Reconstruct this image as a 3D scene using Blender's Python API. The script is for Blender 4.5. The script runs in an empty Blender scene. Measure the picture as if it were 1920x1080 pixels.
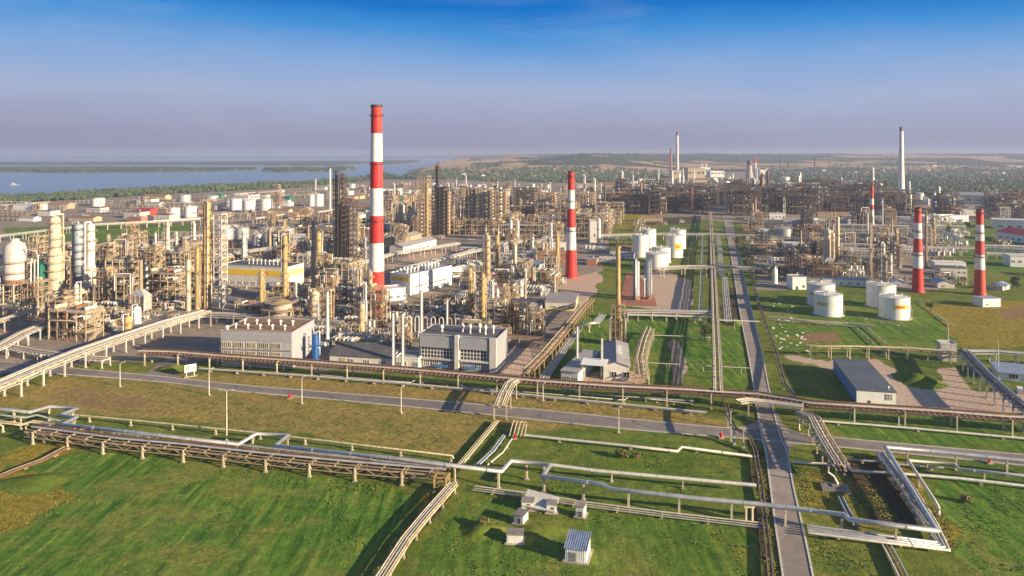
import bpy, math, random
import numpy as np
from mathutils import Vector, Matrix
R = math.radians
scene = bpy.context.scene
COL = scene.collection
# ------------------------------------------------------------------ camera, sky, sun, exposure
F, PXH, CAMH = 1350.0, 288.0, 90.0            # focal length in photo pixels, horizon row, height of the drone
cam_d = bpy.data.cameras.new('camera'); cam = bpy.data.objects.new('camera', cam_d); COL.objects.link(cam)
cam.location = (0, 0, CAMH); cam.rotation_euler = (R(90), 0, 0)
cam_d.sensor_width = 36; cam_d.lens = F / 1920 * 36; cam_d.shift_y = -(540 - PXH) / 1920
cam_d.clip_start = 1; cam_d.clip_end = 60000
scene.camera = cam
SUN_EL = R(15.0); SX, SY = 0.88, -0.475
tosun = Vector((SX * math.cos(SUN_EL), SY * math.cos(SUN_EL), math.sin(SUN_EL))).normalized()
sl = bpy.data.lights.new('sun', 'SUN'); sl.energy = 5.0; sl.angle = R(0.6); sl.color = (1.0, 0.81, 0.53)
sun = bpy.data.objects.new('sun', sl); COL.objects.link(sun); sun.rotation_euler = tosun.to_track_quat('Z', 'Y').to_euler()
sun.location = (0, 0, 400)
world = bpy.data.worlds.new('World'); scene.world = world; world.use_nodes = True
nt = world.node_tree; nt.nodes.clear()
def N(t, **kw):
    n = nt.nodes.new(t)
    for k, v in kw.items(): setattr(n, k, v)
    return n
sky = N('ShaderNodeTexSky', sky_type='NISHITA', sun_disc=False)
sky.sun_elevation = SUN_EL; sky.sun_rotation = math.atan2(SX, SY); sky.altitude = 90
sky.air_density = 1.0; sky.dust_density = 0.6; sky.ozone_density = 3.0
tc = N('ShaderNodeTexCoord'); sep = N('ShaderNodeSeparateXYZ'); nt.links.new(tc.outputs['Generated'], sep.inputs[0])
# gradient filter of the lower sky: lavender haze at the horizon, saturated blue higher up
mrz = N('ShaderNodeMapRange'); mrz.inputs['From Min'].default_value = 0.0; mrz.inputs['From Max'].default_value = 0.26
wn = N('ShaderNodeTexNoise'); wn.inputs['Scale'].default_value = 3.2; wn.inputs['Detail'].default_value = 7
wmap = N('ShaderNodeMapping'); wmap.inputs['Scale'].default_value = (1, 1, 3)
nt.links.new(tc.outputs['Generated'], wmap.inputs[0]); nt.links.new(wmap.outputs[0], wn.inputs['Vector'])
wmul = N('ShaderNodeMath', operation='MULTIPLY_ADD'); wmul.inputs[1].default_value = 0.05; wmul.inputs[2].default_value = -0.025
nt.links.new(wn.outputs['Fac'], wmul.inputs[0])
wadd = N('ShaderNodeMath', operation='ADD'); nt.links.new(sep.outputs['Z'], wadd.inputs[0]); nt.links.new(wmul.outputs[0], wadd.inputs[1])
# the sky is clearer towards +X
wx = N('ShaderNodeMath', operation='MULTIPLY_ADD'); wx.inputs[1].default_value = 0.012; nt.links.new(sep.outputs['X'], wx.inputs[0]); nt.links.new(wadd.outputs[0], wx.inputs[2])
nt.links.new(wx.outputs[0], mrz.inputs['Value'])
ramp = N('ShaderNodeValToRGB'); nt.links.new(mrz.outputs[0], ramp.inputs[0])
SKYR = [(0.0, (0.24, 0.24, 0.365)), (0.137, (0.315, 0.325, 0.47)), (0.31, (0.345, 0.415, 0.60)), (0.48, (0.205, 0.37, 0.66)), (0.65, (0.05, 0.265, 0.635)), (0.78, (0.0, 0.155, 0.54)), (1.0, (0.0, 0.12, 0.48))]
el = ramp.color_ramp.elements
while len(el) < len(SKYR): el.new(0.5)
for e, (p, c) in zip(el, SKYR): e.position = p; e.color = (*c, 1)
# above the frame the gradient gives way to the plain physical sky
mfac = N('ShaderNodeMapRange'); mfac.inputs['From Min'].default_value = 0.20; mfac.inputs['From Max'].default_value = 0.36
nt.links.new(sep.outputs['Z'], mfac.inputs['Value'])
skyg = N('ShaderNodeMix', data_type='RGBA', blend_type='MULTIPLY'); skyg.inputs[0].default_value = 0.0
hs = N('ShaderNodeHueSaturation'); hs.inputs['Saturation'].default_value = 1.0; hs.inputs['Value'].default_value = 0.62
nt.links.new(sky.outputs[0], hs.inputs['Color'])
sc_ = N('ShaderNodeVectorMath', operation='SCALE'); sc_.inputs['Scale'].default_value = 10.0; nt.links.new(ramp.outputs[0], sc_.inputs[0])
SKY_S = 0.115
sc_.inputs['Scale'].default_value = 0.528 / SKY_S
mixs = N('ShaderNodeMix', data_type='RGBA'); nt.links.new(mfac.outputs[0], mixs.inputs[0])
# a few faint wisps of cloud
cn = N('ShaderNodeTexNoise'); cn.inputs['Scale'].default_value = 5.0; cn.inputs['Detail'].default_value = 9; cn.inputs['Roughness'].default_value = 0.62; cn.inputs['Distortion'].default_value = 0.6
cmap = N('ShaderNodeMapping'); cmap.inputs['Scale'].default_value = (1, 1, 4.5); cmap.inputs['Location'].default_value = (1.7, 0.9, 0.6); cmap.inputs['Rotation'].default_value = (0, R(4), 0); nt.links.new(tc.outputs['Generated'], cmap.inputs[0]); nt.links.new(cmap.outputs[0], cn.inputs['Vector'])
cmr = N('ShaderNodeMapRange'); cmr.inputs['From Min'].default_value = 0.54; cmr.inputs['From Max'].default_value = 0.82; cmr.inputs['To Max'].default_value = 0.22; nt.links.new(cn.outputs['Fac'], cmr.inputs['Value'])
cmx = N('ShaderNodeMix', data_type='RGBA'); nt.links.new(cmr.outputs[0], cmx.inputs[0]); nt.links.new(sc_.outputs[0], cmx.inputs[6]); cmx.inputs[7].default_value = (2.3, 2.2, 2.75, 1)
nt.links.new(cmx.outputs[2], mixs.inputs[6]); nt.links.new(hs.outputs[0], mixs.inputs[7])
bg = N('ShaderNodeBackground'); bg.inputs['Strength'].default_value = SKY_S
wo = N('ShaderNodeOutputWorld'); nt.links.new(mixs.outputs[2], bg.inputs['Color']); nt.links.new(bg.outputs[0], wo.inputs['Surface'])
scene.view_settings.view_transform = 'Standard'; scene.view_settings.look = 'None'; scene.view_settings.gamma = 1.0
scene.view_settings.exposure = 1.05
scene.render.resolution_x, scene.render.resolution_y = 1024, 576
scene.cycles.max_bounces = 5; scene.cycles.diffuse_bounces = 2; scene.cycles.glossy_bounces = 2; scene.cycles.volume_bounces = 1
scene.cycles.caustics_reflective = False; scene.cycles.caustics_refractive = False
scene.cycles.use_denoising = True

# ------------------------------------------------------------------ geometry of the place: a pixel of the photo to a point on a level z
GA = R(14.2)                                   # the plant grid is turned against the view
U = Vector((math.cos(GA), -math.sin(GA), 0)); V = Vector((math.sin(GA), math.cos(GA), 0))
def P(px, py, z=0.0):
    d = F * (CAMH - z) / (py - PXH)
    return Vector(((px - 960) / F * d, d, z))
def Dd(py): return F * CAMH / (py - PXH)
def HT(yb, yt): return CAMH * (yb - yt) / (yb - PXH)
def MPP(yb): return Dd(yb) / F                 # metres per photo pixel at that base row

# ------------------------------------------------------------------ materials
MATS = {}
def newmat(name):
    m = bpy.data.materials.new(name); m.use_nodes = True
    t = m.node_tree; b = t.nodes['Principled BSDF']
    return m, t, b
def paint(name, col, rough=0.6, metal=0.0, var=0.18, scale=0.6, dirt=(0.16, 0.11, 0.07), damt=0.35, rnd=0.12):
    m, t, b = newmat(name); L = t.links.new
    g = t.nodes.new('ShaderNodeNewGeometry'); n1 = t.nodes.new('ShaderNodeTexNoise'); n1.inputs['Scale'].default_value = scale; n1.inputs['Detail'].default_value = 4
    L(g.outputs['Position'], n1.inputs['Vector'])
    mp = t.nodes.new('ShaderNodeMapping'); mp.inputs['Scale'].default_value = (1, 1, 0.15); L(g.outputs['Position'], mp.inputs[0])
    n2 = t.nodes.new('ShaderNodeTexNoise'); n2.inputs['Scale'].default_value = scale * 1.7; n2.inputs['Detail'].default_value = 5; L(mp.outputs[0], n2.inputs['Vector'])
    mr = t.nodes.new('ShaderNodeMapRange'); mr.inputs['From Min'].default_value = 0.3; mr.inputs['From Max'].default_value = 0.7
    mr.inputs['To Min'].default_value = 1 - var; mr.inputs['To Max'].default_value = 1 + var; L(n1.outputs['Fac'], mr.inputs['Value'])
    oi = t.nodes.new('ShaderNodeObjectInfo'); ra = t.nodes.new('ShaderNodeMath'); ra.operation = 'MULTIPLY_ADD'
    ra.inputs[1].default_value = 2 * rnd; ra.inputs[2].default_value = 1 - rnd; L(oi.outputs['Random'], ra.inputs[0])
    mu = t.nodes.new('ShaderNodeMath'); mu.operation = 'MULTIPLY'; L(mr.outputs[0], mu.inputs[0]); L(ra.outputs[0], mu.inputs[1])
    sc = t.nodes.new('ShaderNodeVectorMath'); sc.operation = 'SCALE'; sc.inputs[0].default_value = col; L(mu.outputs[0], sc.inputs['Scale'])
    dr = t.nodes.new('ShaderNodeMapRange'); dr.inputs['From Min'].default_value = 0.5; dr.inputs['From Max'].default_value = 0.72; dr.inputs['To Max'].default_value = damt
    L(n2.outputs['Fac'], dr.inputs['Value'])
    mx = t.nodes.new('ShaderNodeMix'); mx.data_type = 'RGBA'; mx.inputs[7].default_value = (*dirt, 1); L(dr.outputs[0], mx.inputs[0]); L(sc.outputs[0], mx.inputs[6])
    L(mx.outputs[2], b.inputs['Base Color']); b.inputs['Roughness'].default_value = rough; b.inputs['Metallic'].default_value = metal
    MATS[name] = m; return m
paint('cream steel', (0.58, 0.48, 0.34), damt=0.5); paint('tan steel', (0.42, 0.305, 0.19), damt=0.5); paint('brown steel', (0.145, 0.10, 0.07), damt=0.5)
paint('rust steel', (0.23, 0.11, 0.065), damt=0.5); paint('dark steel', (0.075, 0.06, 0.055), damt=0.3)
paint('galvanised', (0.50, 0.49, 0.48), rough=0.42, metal=0.35, damt=0.25); paint('silver cladding', (0.62, 0.61, 0.60), rough=0.38, metal=0.45, damt=0.2, scale=0.35)
paint('white paint', (0.74, 0.71, 0.66), var=0.08, damt=0.22); paint('tank white', (0.78, 0.76, 0.72), var=0.08, damt=0.38, dirt=(0.46, 0.36, 0.27), scale=0.35); paint('pure white', (0.80, 0.78, 0.74), var=0.05, damt=0.10)
paint('red paint', (0.60, 0.022, 0.016), var=0.2, damt=0.5, dirt=(0.17, 0.03, 0.025), rnd=0); paint('red brick paint', (0.52, 0.05, 0.03), var=0.15, damt=0.2, rnd=0)
paint('chimney white', (0.80, 0.76, 0.70), var=0.1, damt=0.45, dirt=(0.42, 0.33, 0.26), rnd=0)
paint('yellow ochre', (0.44, 0.31, 0.12), damt=0.45, dirt=(0.2, 0.12, 0.05)); paint('yellow band', (0.80, 0.52, 0.03), var=0.05, damt=0.1)
paint('pale yellow', (0.62, 0.54, 0.20), damt=0.2); paint('orange mark', (0.72, 0.16, 0.03), var=0.05, damt=0.05)
paint('blue paint', (0.015, 0.13, 0.42), damt=0.15); paint('blue cladding', (0.06, 0.21, 0.42), damt=0.2); paint('green paint', (0.01, 0.16, 0.12), damt=0.2)
paint('grey panel', (0.36, 0.36, 0.385), var=0.07, damt=0.25, dirt=(0.25, 0.22, 0.2)); paint('light panel', (0.63, 0.59, 0.54), var=0.1, damt=0.4, dirt=(0.3, 0.22, 0.15))  # grey panel carries the bluish shade of the hall front in its base colour
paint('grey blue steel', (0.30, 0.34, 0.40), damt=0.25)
paint('concrete', (0.42, 0.37, 0.32), damt=0.4); paint('old concrete', (0.30, 0.26, 0.22), damt=0.5)
paint('roof felt', (0.10, 0.095, 0.10), damt=0.4, dirt=(0.2, 0.17, 0.15), scale=0.2); paint('roof slate blue', (0.12, 0.128, 0.155), damt=0.3, dirt=(0.16, 0.17, 0.2), scale=0.15)
paint('roof brown', (0.34, 0.185, 0.095), damt=0.4, scale=0.2); paint('roof grey', (0.36, 0.33, 0.33), damt=0.35, scale=0.2); paint('roof sheet', (0.40, 0.46, 0.58), rough=0.4, metal=0.3)
paint('brick', (0.36, 0.16, 0.09), damt=0.3); paint('sand render', (0.50, 0.38, 0.24), damt=0.3)
paint('glass', (0.035, 0.045, 0.06), rough=0.12, var=0.4, scale=0.4, damt=0.0); paint('glass warm', (0.16, 0.12, 0.06), rough=0.15, var=0.6, scale=0.5, damt=0.0)
paint('bark', (0.12, 0.085, 0.06)); paint('rail steel', (0.33, 0.31, 0.25), damt=0.2)
def leafmat(name, c1, c2, sc=0.25):
    m, t, b = newmat(name); L = t.links.new
    g = t.nodes.new('ShaderNodeNewGeometry'); n = t.nodes.new('ShaderNodeTexNoise'); n.inputs['Scale'].default_value = sc; n.inputs['Detail'].default_value = 3
    L(g.outputs['Position'], n.inputs['Vector'])
    r = t.nodes.new('ShaderNodeValToRGB'); r.color_ramp.elements[0].position = 0.35; r.color_ramp.elements[1].position = 0.65
    r.color_ramp.elements[0].color = (*c1, 1); r.color_ramp.elements[1].color = (*c2, 1)
    L(n.outputs['Fac'], r.inputs[0]); L(r.outputs[0], b.inputs['Base Color']); b.inputs['Roughness'].default_value = 0.8
    MATS[name] = m
leafmat('leaf', (0.035, 0.065, 0.016), (0.10, 0.13, 0.03)); leafmat('leaf olive', (0.08, 0.09, 0.02), (0.20, 0.17, 0.04))
leafmat('leaf far', (0.035, 0.065, 0.028), (0.085, 0.115, 0.04), 0.012); leafmat('grass tuft', (0.09, 0.15, 0.02), (0.20, 0.22, 0.035), 0.08); leafmat('weed', (0.14, 0.16, 0.025), (0.36, 0.30, 0.06), 0.12)

# ------------------------------------------------------------------ mesh builder
class MB:
    def __init__(s, *mats):
        s.v, s.f, s.m, s.s = [], [], [], []; s.mats = list(mats); s.c = 0
    def use(s, name):
        if name not in s.mats: s.mats.append(name)
        s.c = s.mats.index(name); return s
    def add(s, vs, fs, smooth=False):
        o = len(s.v); s.v.extend(tuple(p) for p in vs)
        s.f.extend(tuple(o + i for i in q) for q in fs); s.m.extend([s.c] * len(fs)); s.s.extend([smooth] * len(fs)); return s
    def box(s, cx, cy, cz, sx, sy, sz, rz=0.0):
        c, n = math.cos(rz), math.sin(rz); vs = []
        for z in (-.5, .5):
            for x, y in ((-.5, -.5), (.5, -.5), (.5, .5), (-.5, .5)):
                X, Y = x * sx, y * sy; vs.append((cx + X * c - Y * n, cy + X * n + Y * c, cz + z * sz))
        return s.add(vs, [(3, 2, 1, 0), (4, 5, 6, 7), (0, 1, 5, 4), (1, 2, 6, 5), (2, 3, 7, 6), (3, 0, 4, 7)])
    def rail(s, a, b, w, h=None):
        a, b = Vector(a), Vector(b); h = h or w; d = b - a
        if d.length < 1e-6: return s
        d.normalize(); x = d.cross(Vector((0, 0, 1)))
        x = x.normalized() if x.length > 1e-4 else Vector((1, 0, 0)); y = x.cross(d).normalized()
        vs = [q + x * (i * w / 2) + y * (j * h / 2) for q in (a, b) for i, j in ((-1, -1), (1, -1), (1, 1), (-1, 1))]
        return s.add(vs, [(0, 1, 2, 3), (7, 6, 5, 4), (4, 5, 1, 0), (5, 6, 2, 1), (6, 7, 3, 2), (7, 4, 0, 3)])
    def tube(s, pts, r, n=8, cap=True):
        pts = [Vector(p) for p in pts]; k = len(pts); rings = []; up = None
        for i, p in enumerate(pts):
            d0 = (p - pts[i - 1]).normalized() if i else None; d1 = (pts[i + 1] - p).normalized() if i < k - 1 else None
            t = ((d0 if d0 is not None else d1) + (d1 if d1 is not None else d0))
            t = t.normalized() if t.length > 1e-5 else (d1 or d0)
            if up is None:
                up = Vector((0, 0, 1)) if abs(t.z) < 0.9 else Vector((1, 0, 0))
            x = t.cross(up); x = x.normalized() if x.length > 1e-4 else t.orthogonal().normalized(); y = x.cross(t).normalized(); up = y
            kx = 1.0
            if d0 is not None and d1 is not None:
                c = max(0.35, math.sqrt(max(0, (1 + d0.dot(d1)) / 2))); kx = 1 / c
                bend = (d1 - d0); bend = bend.normalized() if bend.length > 1e-5 else None
            else: bend = None
            ring = []
            for j in range(n):
                a = 2 * math.pi * j / n; o = (x * math.cos(a) + y * math.sin(a)) * r
                if bend is not None: o = o + bend * (o.dot(bend) * (kx - 1))
                ring.append(p + o)
            rings.append(ring)
        vs = [q for rg in rings for q in rg]
        fs = [(i * n + j, i * n + (j + 1) % n, (i + 1) * n + (j + 1) % n, (i + 1) * n + j) for i in range(k - 1) for j in range(n)]
        s.add(vs, fs, True)
        if cap: s.add(rings[0], [tuple(range(n))]); s.add(rings[-1], [tuple(reversed(range(n)))])
        return s
    def cyl(s, a, b, r, n=10): return s.tube([a, b], r, n)
    def lathe(s, prof, n=16, c=(0, 0, 0), cap=True):
        vs = [(c[0] + r * math.cos(2 * math.pi * j / n), c[1] + r * math.sin(2 * math.pi * j / n), c[2] + z) for r, z in prof for j in range(n)]
        fs = [(i * n + j, i * n + (j + 1) % n, (i + 1) * n + (j + 1) % n, (i + 1) * n + j) for i in range(len(prof) - 1) for j in range(n)]
        s.add(vs, fs, True)
        if cap:
            o = (len(prof) - 1) * n; s.add(vs[o:], [tuple(range(n))]); s.add(vs[:n], [tuple(reversed(range(n)))])
        return s
    def drum(s, a, b, r, n=12):
        a, b = Vector(a), Vector(b); d = (b - a); l = d.length; d = d.normalized()
        x = d.orthogonal().normalized(); y = d.cross(x)
        prof = [(0.02, -0.4), (0.55, -0.33), (0.88, -0.17), (1, 0)]
        rows = [(q, a + d * (z * r)) for q, z in prof] + [(q, b - d * (z * r)) for q, z in reversed(prof)]
        vs = [p + (x * math.cos(2 * math.pi * j / n) + y * math.sin(2 * math.pi * j / n)) * (q * r) for q, p in rows for j in range(n)]
        fs = [(i * n + j, i * n + (j + 1) % n, (i + 1) * n + (j + 1) % n, (i + 1) * n + j) for i in range(len(rows) - 1) for j in range(n)]
        return s.add(vs, fs, True)
    def deckring(s, z, r0, r1, n=14, a0=0.0, a1=2 * math.pi, th=0.12):
        full = abs(a1 - a0 - 2 * math.pi) < 1e-3; k = n if full else n + 1; vs = []
        for j in range(k):
            a = a0 + (a1 - a0) * j / n; c, q = math.cos(a), math.sin(a)
            vs += [(r0 * c, r0 * q, z), (r1 * c, r1 * q, z), (r1 * c, r1 * q, z + th), (r0 * c, r0 * q, z + th)]
        fs = []
        for j in range(n):
            i, l = 4 * j, 4 * ((j + 1) % k)
            fs += [(i, i + 1, l + 1, l)[::-1], (i + 1, i + 2, l + 2, l + 1)[::-1], (i + 2, i + 3, l + 3, l + 2)[::-1]]
        return s.add(vs, fs)
    def ringrail(s, z, r, n=12, w=0.07, a0=0.0, a1=2 * math.pi):
        pts = [Vector((r * math.cos(a0 + (a1 - a0) * j / n), r * math.sin(a0 + (a1 - a0) * j / n), z)) for j in range(n + 1)]
        for p, q in zip(pts, pts[1:]):
            for h in (0.55, 1.1): s.rail(p + Vector((0, 0, h)), q + Vector((0, 0, h)), w)
            s.rail(p, p + Vector((0, 0, 1.1)), w)
        return s
    def build(s, name, parent=None, loc=None):
        me = bpy.data.meshes.new(name)
        me.from_pydata(s.v, [], s.f)
        for m in s.mats: me.materials.append(MATS[m])
        if s.f:
            me.polygons.foreach_set('material_index', s.m); me.polygons.foreach_set('use_smooth', s.s)
        me.update()
        o = bpy.data.objects.new(name, me); COL.objects.link(o)
        if parent is not None: o.parent = parent
        if loc is not None: o.location = loc
        return o
def mesh_obj(name, me, parent=None, loc=None, rz=0.0):
    o = bpy.data.objects.new(name, me); COL.objects.link(o); o.parent = parent
    if loc is not None: o.location = loc
    o.rotation_euler = (0, 0, rz); return o
KIDS = {}
def thing(name, label, cat, loc=(0, 0, 0), rz=0.0, group=None):
    o = bpy.data.objects.new(name, None); o.empty_display_size = 1; COL.objects.link(o)
    o.location = loc; o.rotation_euler = (0, 0, rz); tag(o, label, cat, group); return o
def tag(o, label, cat, group=None):
    o['label'] = label; o['category'] = cat
    if group: o['group'] = group
    return o
def kind(o, k): o['kind'] = k; return o
def dup(root, loc, rz, sc=1.0):
    r = root.copy(); COL.objects.link(r); r.location = loc; r.rotation_euler = (0, 0, rz); r.scale = sc if isinstance(sc, tuple) else (sc, sc, sc)
    for ch in KIDS.get(root.name) or list(root.children):
        c = ch.copy(); COL.objects.link(c); c.parent = r
    return r
# ------------------------------------------------------------------ ground: one sheet to the horizon, with zones of cover
rng = np.random.default_rng(5)
def vnoise(x, y, sc, seed=0):
    """value noise on arrays"""
    x = x / sc; y = y / sc; xi = np.floor(x).astype(np.int64); yi = np.floor(y).astype(np.int64); fx = x - xi; fy = y - yi
    def h(a, b):
        k = (a * 374761393 + b * 668265263 + seed * 974634777) & 0x7fffffff; k = ((k ^ (k >> 13)) * 1274126177) & 0x7fffffff
        return ((k ^ (k >> 16)) & 0xffff) / 65535.0
    sx = fx * fx * (3 - 2 * fx); sy = fy * fy * (3 - 2 * fy)
    return (h(xi, yi) * (1 - sx) + h(xi + 1, yi) * sx) * (1 - sy) + (h(xi, yi + 1) * (1 - sx) + h(xi + 1, yi + 1) * sx) * sy
def sstep(a, b, x):
    t = np.clip((x - a) / (b - a), 0, 1); return t * t * (3 - 2 * t)
def inpoly(x, y, poly):
    r = np.zeros(x.shape, bool); n = len(poly); j = n - 1
    for i in range(n):
        xi, yi = poly[i]; xj, yj = poly[j]
        c = ((yi > y) != (yj > y)) & (x < (xj - xi) * (y - yi) / (yj - yi + 1e-12) + xi)
        r ^= c; j = i
    return r
def gp(pts): return [tuple(P(a, b)[:2]) for a, b in pts]
NR, NC = 560, 640
dd = np.exp(np.linspace(math.log(95), math.log(19000), NR)); ss = np.linspace(-1.15, 1.15, NC)
DD, SS = np.meshgrid(dd, ss, indexing='ij'); GX = DD * SS; GY = DD
shore = gp([(-700, 390), (-300, 377), (0, 369), (100, 364), (200, 357), (300, 352), (400, 347), (500, 343), (600, 338), (690, 331), (735, 325), (770, 319), (810, 313), (850, 307), (870, 300), (880, 296.4)]) + [(-40000, 14500), (-40000, 400)]
wob = (vnoise(GX, GY, 60, 3) - .5) * 30
water_m = inpoly(GX + wob, GY + wob, shore)
isl = np.zeros_like(GX, bool)
for pl in ([(-400, 315.5), (300, 315), (480, 317), (480, 318.5), (300, 322), (120, 323), (40, 321.5), (-400, 320.5)], [(500, 316), (640, 315), (660, 317), (640, 320.5), (510, 322)],
           [(-300, 304.5), (300, 305), (660, 303), (700, 305), (640, 310), (300, 309), (-300, 310)], [(700, 302), (790, 302), (780, 306), (720, 308)]):
    isl |= inpoly(GX + wob * 2, GY + wob * 2, gp(pl))
PXs = 960 + F * SS
crest = np.interp(PXs, [-600, 700, 745, 800, 860, 930, 990, 1060, 1120, 1250, 1500, 2600], [292.5, 292.5, 319, 308, 304, 301, 296.5, 293.5, 291.5, 289.8, 289.5, 289.5])
rr_ = sstep(1080, 1300, PXs); h0, h1 = 2300 + 900 * rr_, 4700 + 1900 * rr_
zc = CAMH - (crest - PXH) * (h1 + 200) / F
hn = (vnoise(GX, GY, 520, 9) - .5) * 44 + (vnoise(GX, GY, 210, 10) - .5) * 20 + (vnoise(GX, GY, 90, 12) - .5) * 7
hillm = sstep(h0, h1, GY) * (PXs > 690)
GZ = hillm * (zc * 0.9 + hn * np.clip(hillm * 1.5, 0, 1)) + sstep(6000, 17000, GY) * (14 + (vnoise(GX, GY, 2500, 4) - .5) * 18) * (PXs > 690)
GZ = np.where(GY > 14500, np.maximum(GZ, 20 + vnoise(GX, GY, 3000, 8) * 14 * sstep(14500, 18500, GY)), GZ)
GZ = np.minimum(GZ, 92)
near = GY < 900
GZ += np.where(near, (vnoise(GX, GY, 14, 21) - .5) * 0.25 - 0.12, 0)
GZ = np.where(water_m & ~isl, -7.0, GZ); GZ = np.where(isl & water_m, 6 + 7 * vnoise(GX, GY, 90, 2), GZ)
# zones: A = (dry grass, bare earth, paved yard)   B = (lush mown green, sandy pad, yellow weeds)   C = (dark soil, far wood, brown upland)
ZA = np.zeros((NR, NC, 3)); ZB = np.zeros((NR, NC, 3)); ZC = np.zeros((NR, NC, 3))
wx_ = GX + (vnoise(GX, GY, 9, 31) - .5) * 5 + (vnoise(GX, GY, 3, 33) - .5) * 2; wy_ = GY + (vnoise(GX, GY, 9, 32) - .5) * 5
def zone(arr, ch, pts, val=1.0, rough=True):
    p = gp(pts); m = inpoly(wx_ if rough else GX, wy_ if rough else GY, p); arr[..., ch][m] = np.maximum(arr[..., ch][m], val) if val > 0 else 0
def clear(pts):
    m = inpoly(GX, GY, gp(pts))
    for a in (ZA, ZB, ZC): a[m] = 0
zone(ZA, 2, [(-900, 640), (-300, 470), (-500, 430), (0, 375), (300, 356), (700, 333), (1200, 322), (1900, 322), (2300, 372), (2300, 470), (1700, 445), (1420, 420), (1160, 400), (1120, 520), (1080, 600), (990, 715), (560, 690), (360, 672), (180, 680), (0, 700), (-300, 760)], 1)
zone(ZA, 2, [(1420, 445), (1760, 445), (1760, 545), (1600, 535), (1420, 545)], 1)
zone(ZA, 0, [(-300, 690), (60, 715), (200, 690), (560, 700), (940, 745), (1380, 780), (1395, 812), (960, 805), (905, 790), (850, 855), (480, 805), (0, 765), (-300, 740)], 0.64)
zone(ZA, 0, [(30, 745), (120, 715), (330, 755), (420, 790), (200, 775)], 1.0); zone(ZA, 1, [(70, 745), (150, 722), (300, 748), (330, 765), (180, 768)], 0.55)
zone(ZA, 0, [(420, 705), (700, 716), (940, 738), (1330, 778), (1340, 800), (940, 765), (600, 738), (420, 725)], 1.0); zone(ZA, 1, [(500, 716), (720, 728), (760, 740), (560, 735)], 0.5); zone(ZA, 1, [(1010, 762), (1090, 770), (1330, 785), (1320, 797), (1050, 775)], 0.4)
zone(ZB, 0, [(40, 880), (170, 845), (420, 872), (700, 905), (780, 925), (700, 1030), (640, 1090), (600, 1200), (-300, 1200), (0, 960)], 1)
zone(ZB, 2, [(-300, 1010), (-20, 880), (60, 890), (150, 930), (60, 985), (0, 1000), (-200, 1150)], 0.9); zone(ZB, 2, [(0, 850), (90, 815), (150, 845), (40, 880), (-20, 880)], 0.6)
zone(ZB, 2, [(690, 1090), (790, 930), (840, 905), (852, 915), (740, 1040), (720, 1090)], 0.9); zone(ZC, 0, [(705, 1060), (800, 935), (838, 912), (846, 918), (742, 1045), (715, 1085)], 0.8)
zone(ZB, 0, [(760, 1090), (860, 920), (1420, 985), (1430, 1100)], 0.55); zone(ZB, 0, [(990, 800), (1400, 830), (1410, 980), (870, 905), (940, 870)], 0.4)
zone(ZB, 2, [(980, 950), (1080, 960), (1100, 1010), (1000, 1000)], 0.5); zone(ZB, 2, [(1320, 990), (1430, 985), (1440, 1090), (1360, 1090)], 0.4)
zone(ZB, 2, [(1480, 850), (1560, 880), (1600, 920), (1640, 1000), (1560, 990), (1500, 960)], 0.55); zone(ZC, 0, [(1560, 860), (1670, 855), (1760, 990), (1640, 990), (1600, 920)], 0.65)
zone(ZB, 2, [(1585, 890), (1625, 885), (1690, 985), (1620, 985), (1600, 925)], 0.8)
zone(ZB, 2, [(1690, 860), (1770, 965), (1800, 1030), (1760, 1030), (1700, 920), (1670, 860)], 0.9); zone(ZB, 0, [(1760, 880), (1960, 910), (2050, 1200), (1840, 1100), (1770, 970)], 0.8)
zone(ZB, 2, [(1430, 800), (1445, 900), (1470, 1090), (1440, 1100), (1415, 840)], 0.5); zone(ZC, 0, [(1405, 820), (1418, 820), (1452, 1085), (1432, 1085)], 0.9)
zone(ZB, 0, [(1550, 765), (1960, 790), (1960, 850), (1560, 825)], 0.6)
zone(ZB, 0, [(1090, 580), (1400, 590), (1400, 730), (1040, 705)], 0.7); zone(ZC, 0, [(1352, 540), (1388, 540), (1392, 610), (1352, 612)], 1.0)
zone(ZB, 0, [(1430, 560), (1780, 560), (1800, 660), (1500, 660), (1440, 640)], 0.6); zone(ZA, 1, [(1500, 622), (1560, 622), (1580, 640), (1500, 643)], 0.8)
zone(ZB, 2, [(1720, 570), (1930, 560), (2000, 650), (1800, 655), (1760, 600)], 0.75); zone(ZA, 1, [(1850, 575), (2000, 570), (2000, 600), (1880, 600)], 0.6)
zone(ZB, 1, [(1450, 662), (1570, 676), (1640, 670), (1680, 690), (1720, 715), (1760, 760), (1650, 762), (1600, 700), (1480, 675)], 0.9); zone(ZB, 1, [(1680, 725), (1770, 730), (1960, 740), (1960, 785), (1700, 765)], 0.8)
zone(ZB, 1, [(1760, 690), (1800, 690), (1850, 765), (1790, 765)], 0.8)
zone(ZB, 1, [(1165, 570), (1180, 520), (1240, 505), (1300, 530), (1295, 580), (1270, 590)], 1.0); zone(ZB, 1, [(1060, 525), (1120, 508), (1132, 520), (1095, 570), (1000, 560)], 1.0)
zone(ZB, 1, [(925, 690), (960, 650), (1000, 655), (985, 705)], 1.0); zone(ZB, 1, [(1130, 698), (1210, 700), (1210, 722), (1080, 716), (1070, 700)], 1.0)
zone(ZB, 1, [(1255, 640), (1282, 640), (1282, 722), (1262, 722)], 0.9)
zone(ZB, 1, [(720, 490), (810, 470), (850, 480), (760, 520)], 1.0); zone(ZB, 1, [(860, 430), (930, 425), (990, 440), (880, 450)], 1.0); zone(ZB, 2, [(800, 480), (860, 470), (870, 480), (790, 505)], 0.8)
clear([(0, 428), (180, 420), (370, 420), (370, 432), (290, 448), (190, 455), (60, 450), (20, 445)])
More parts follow.
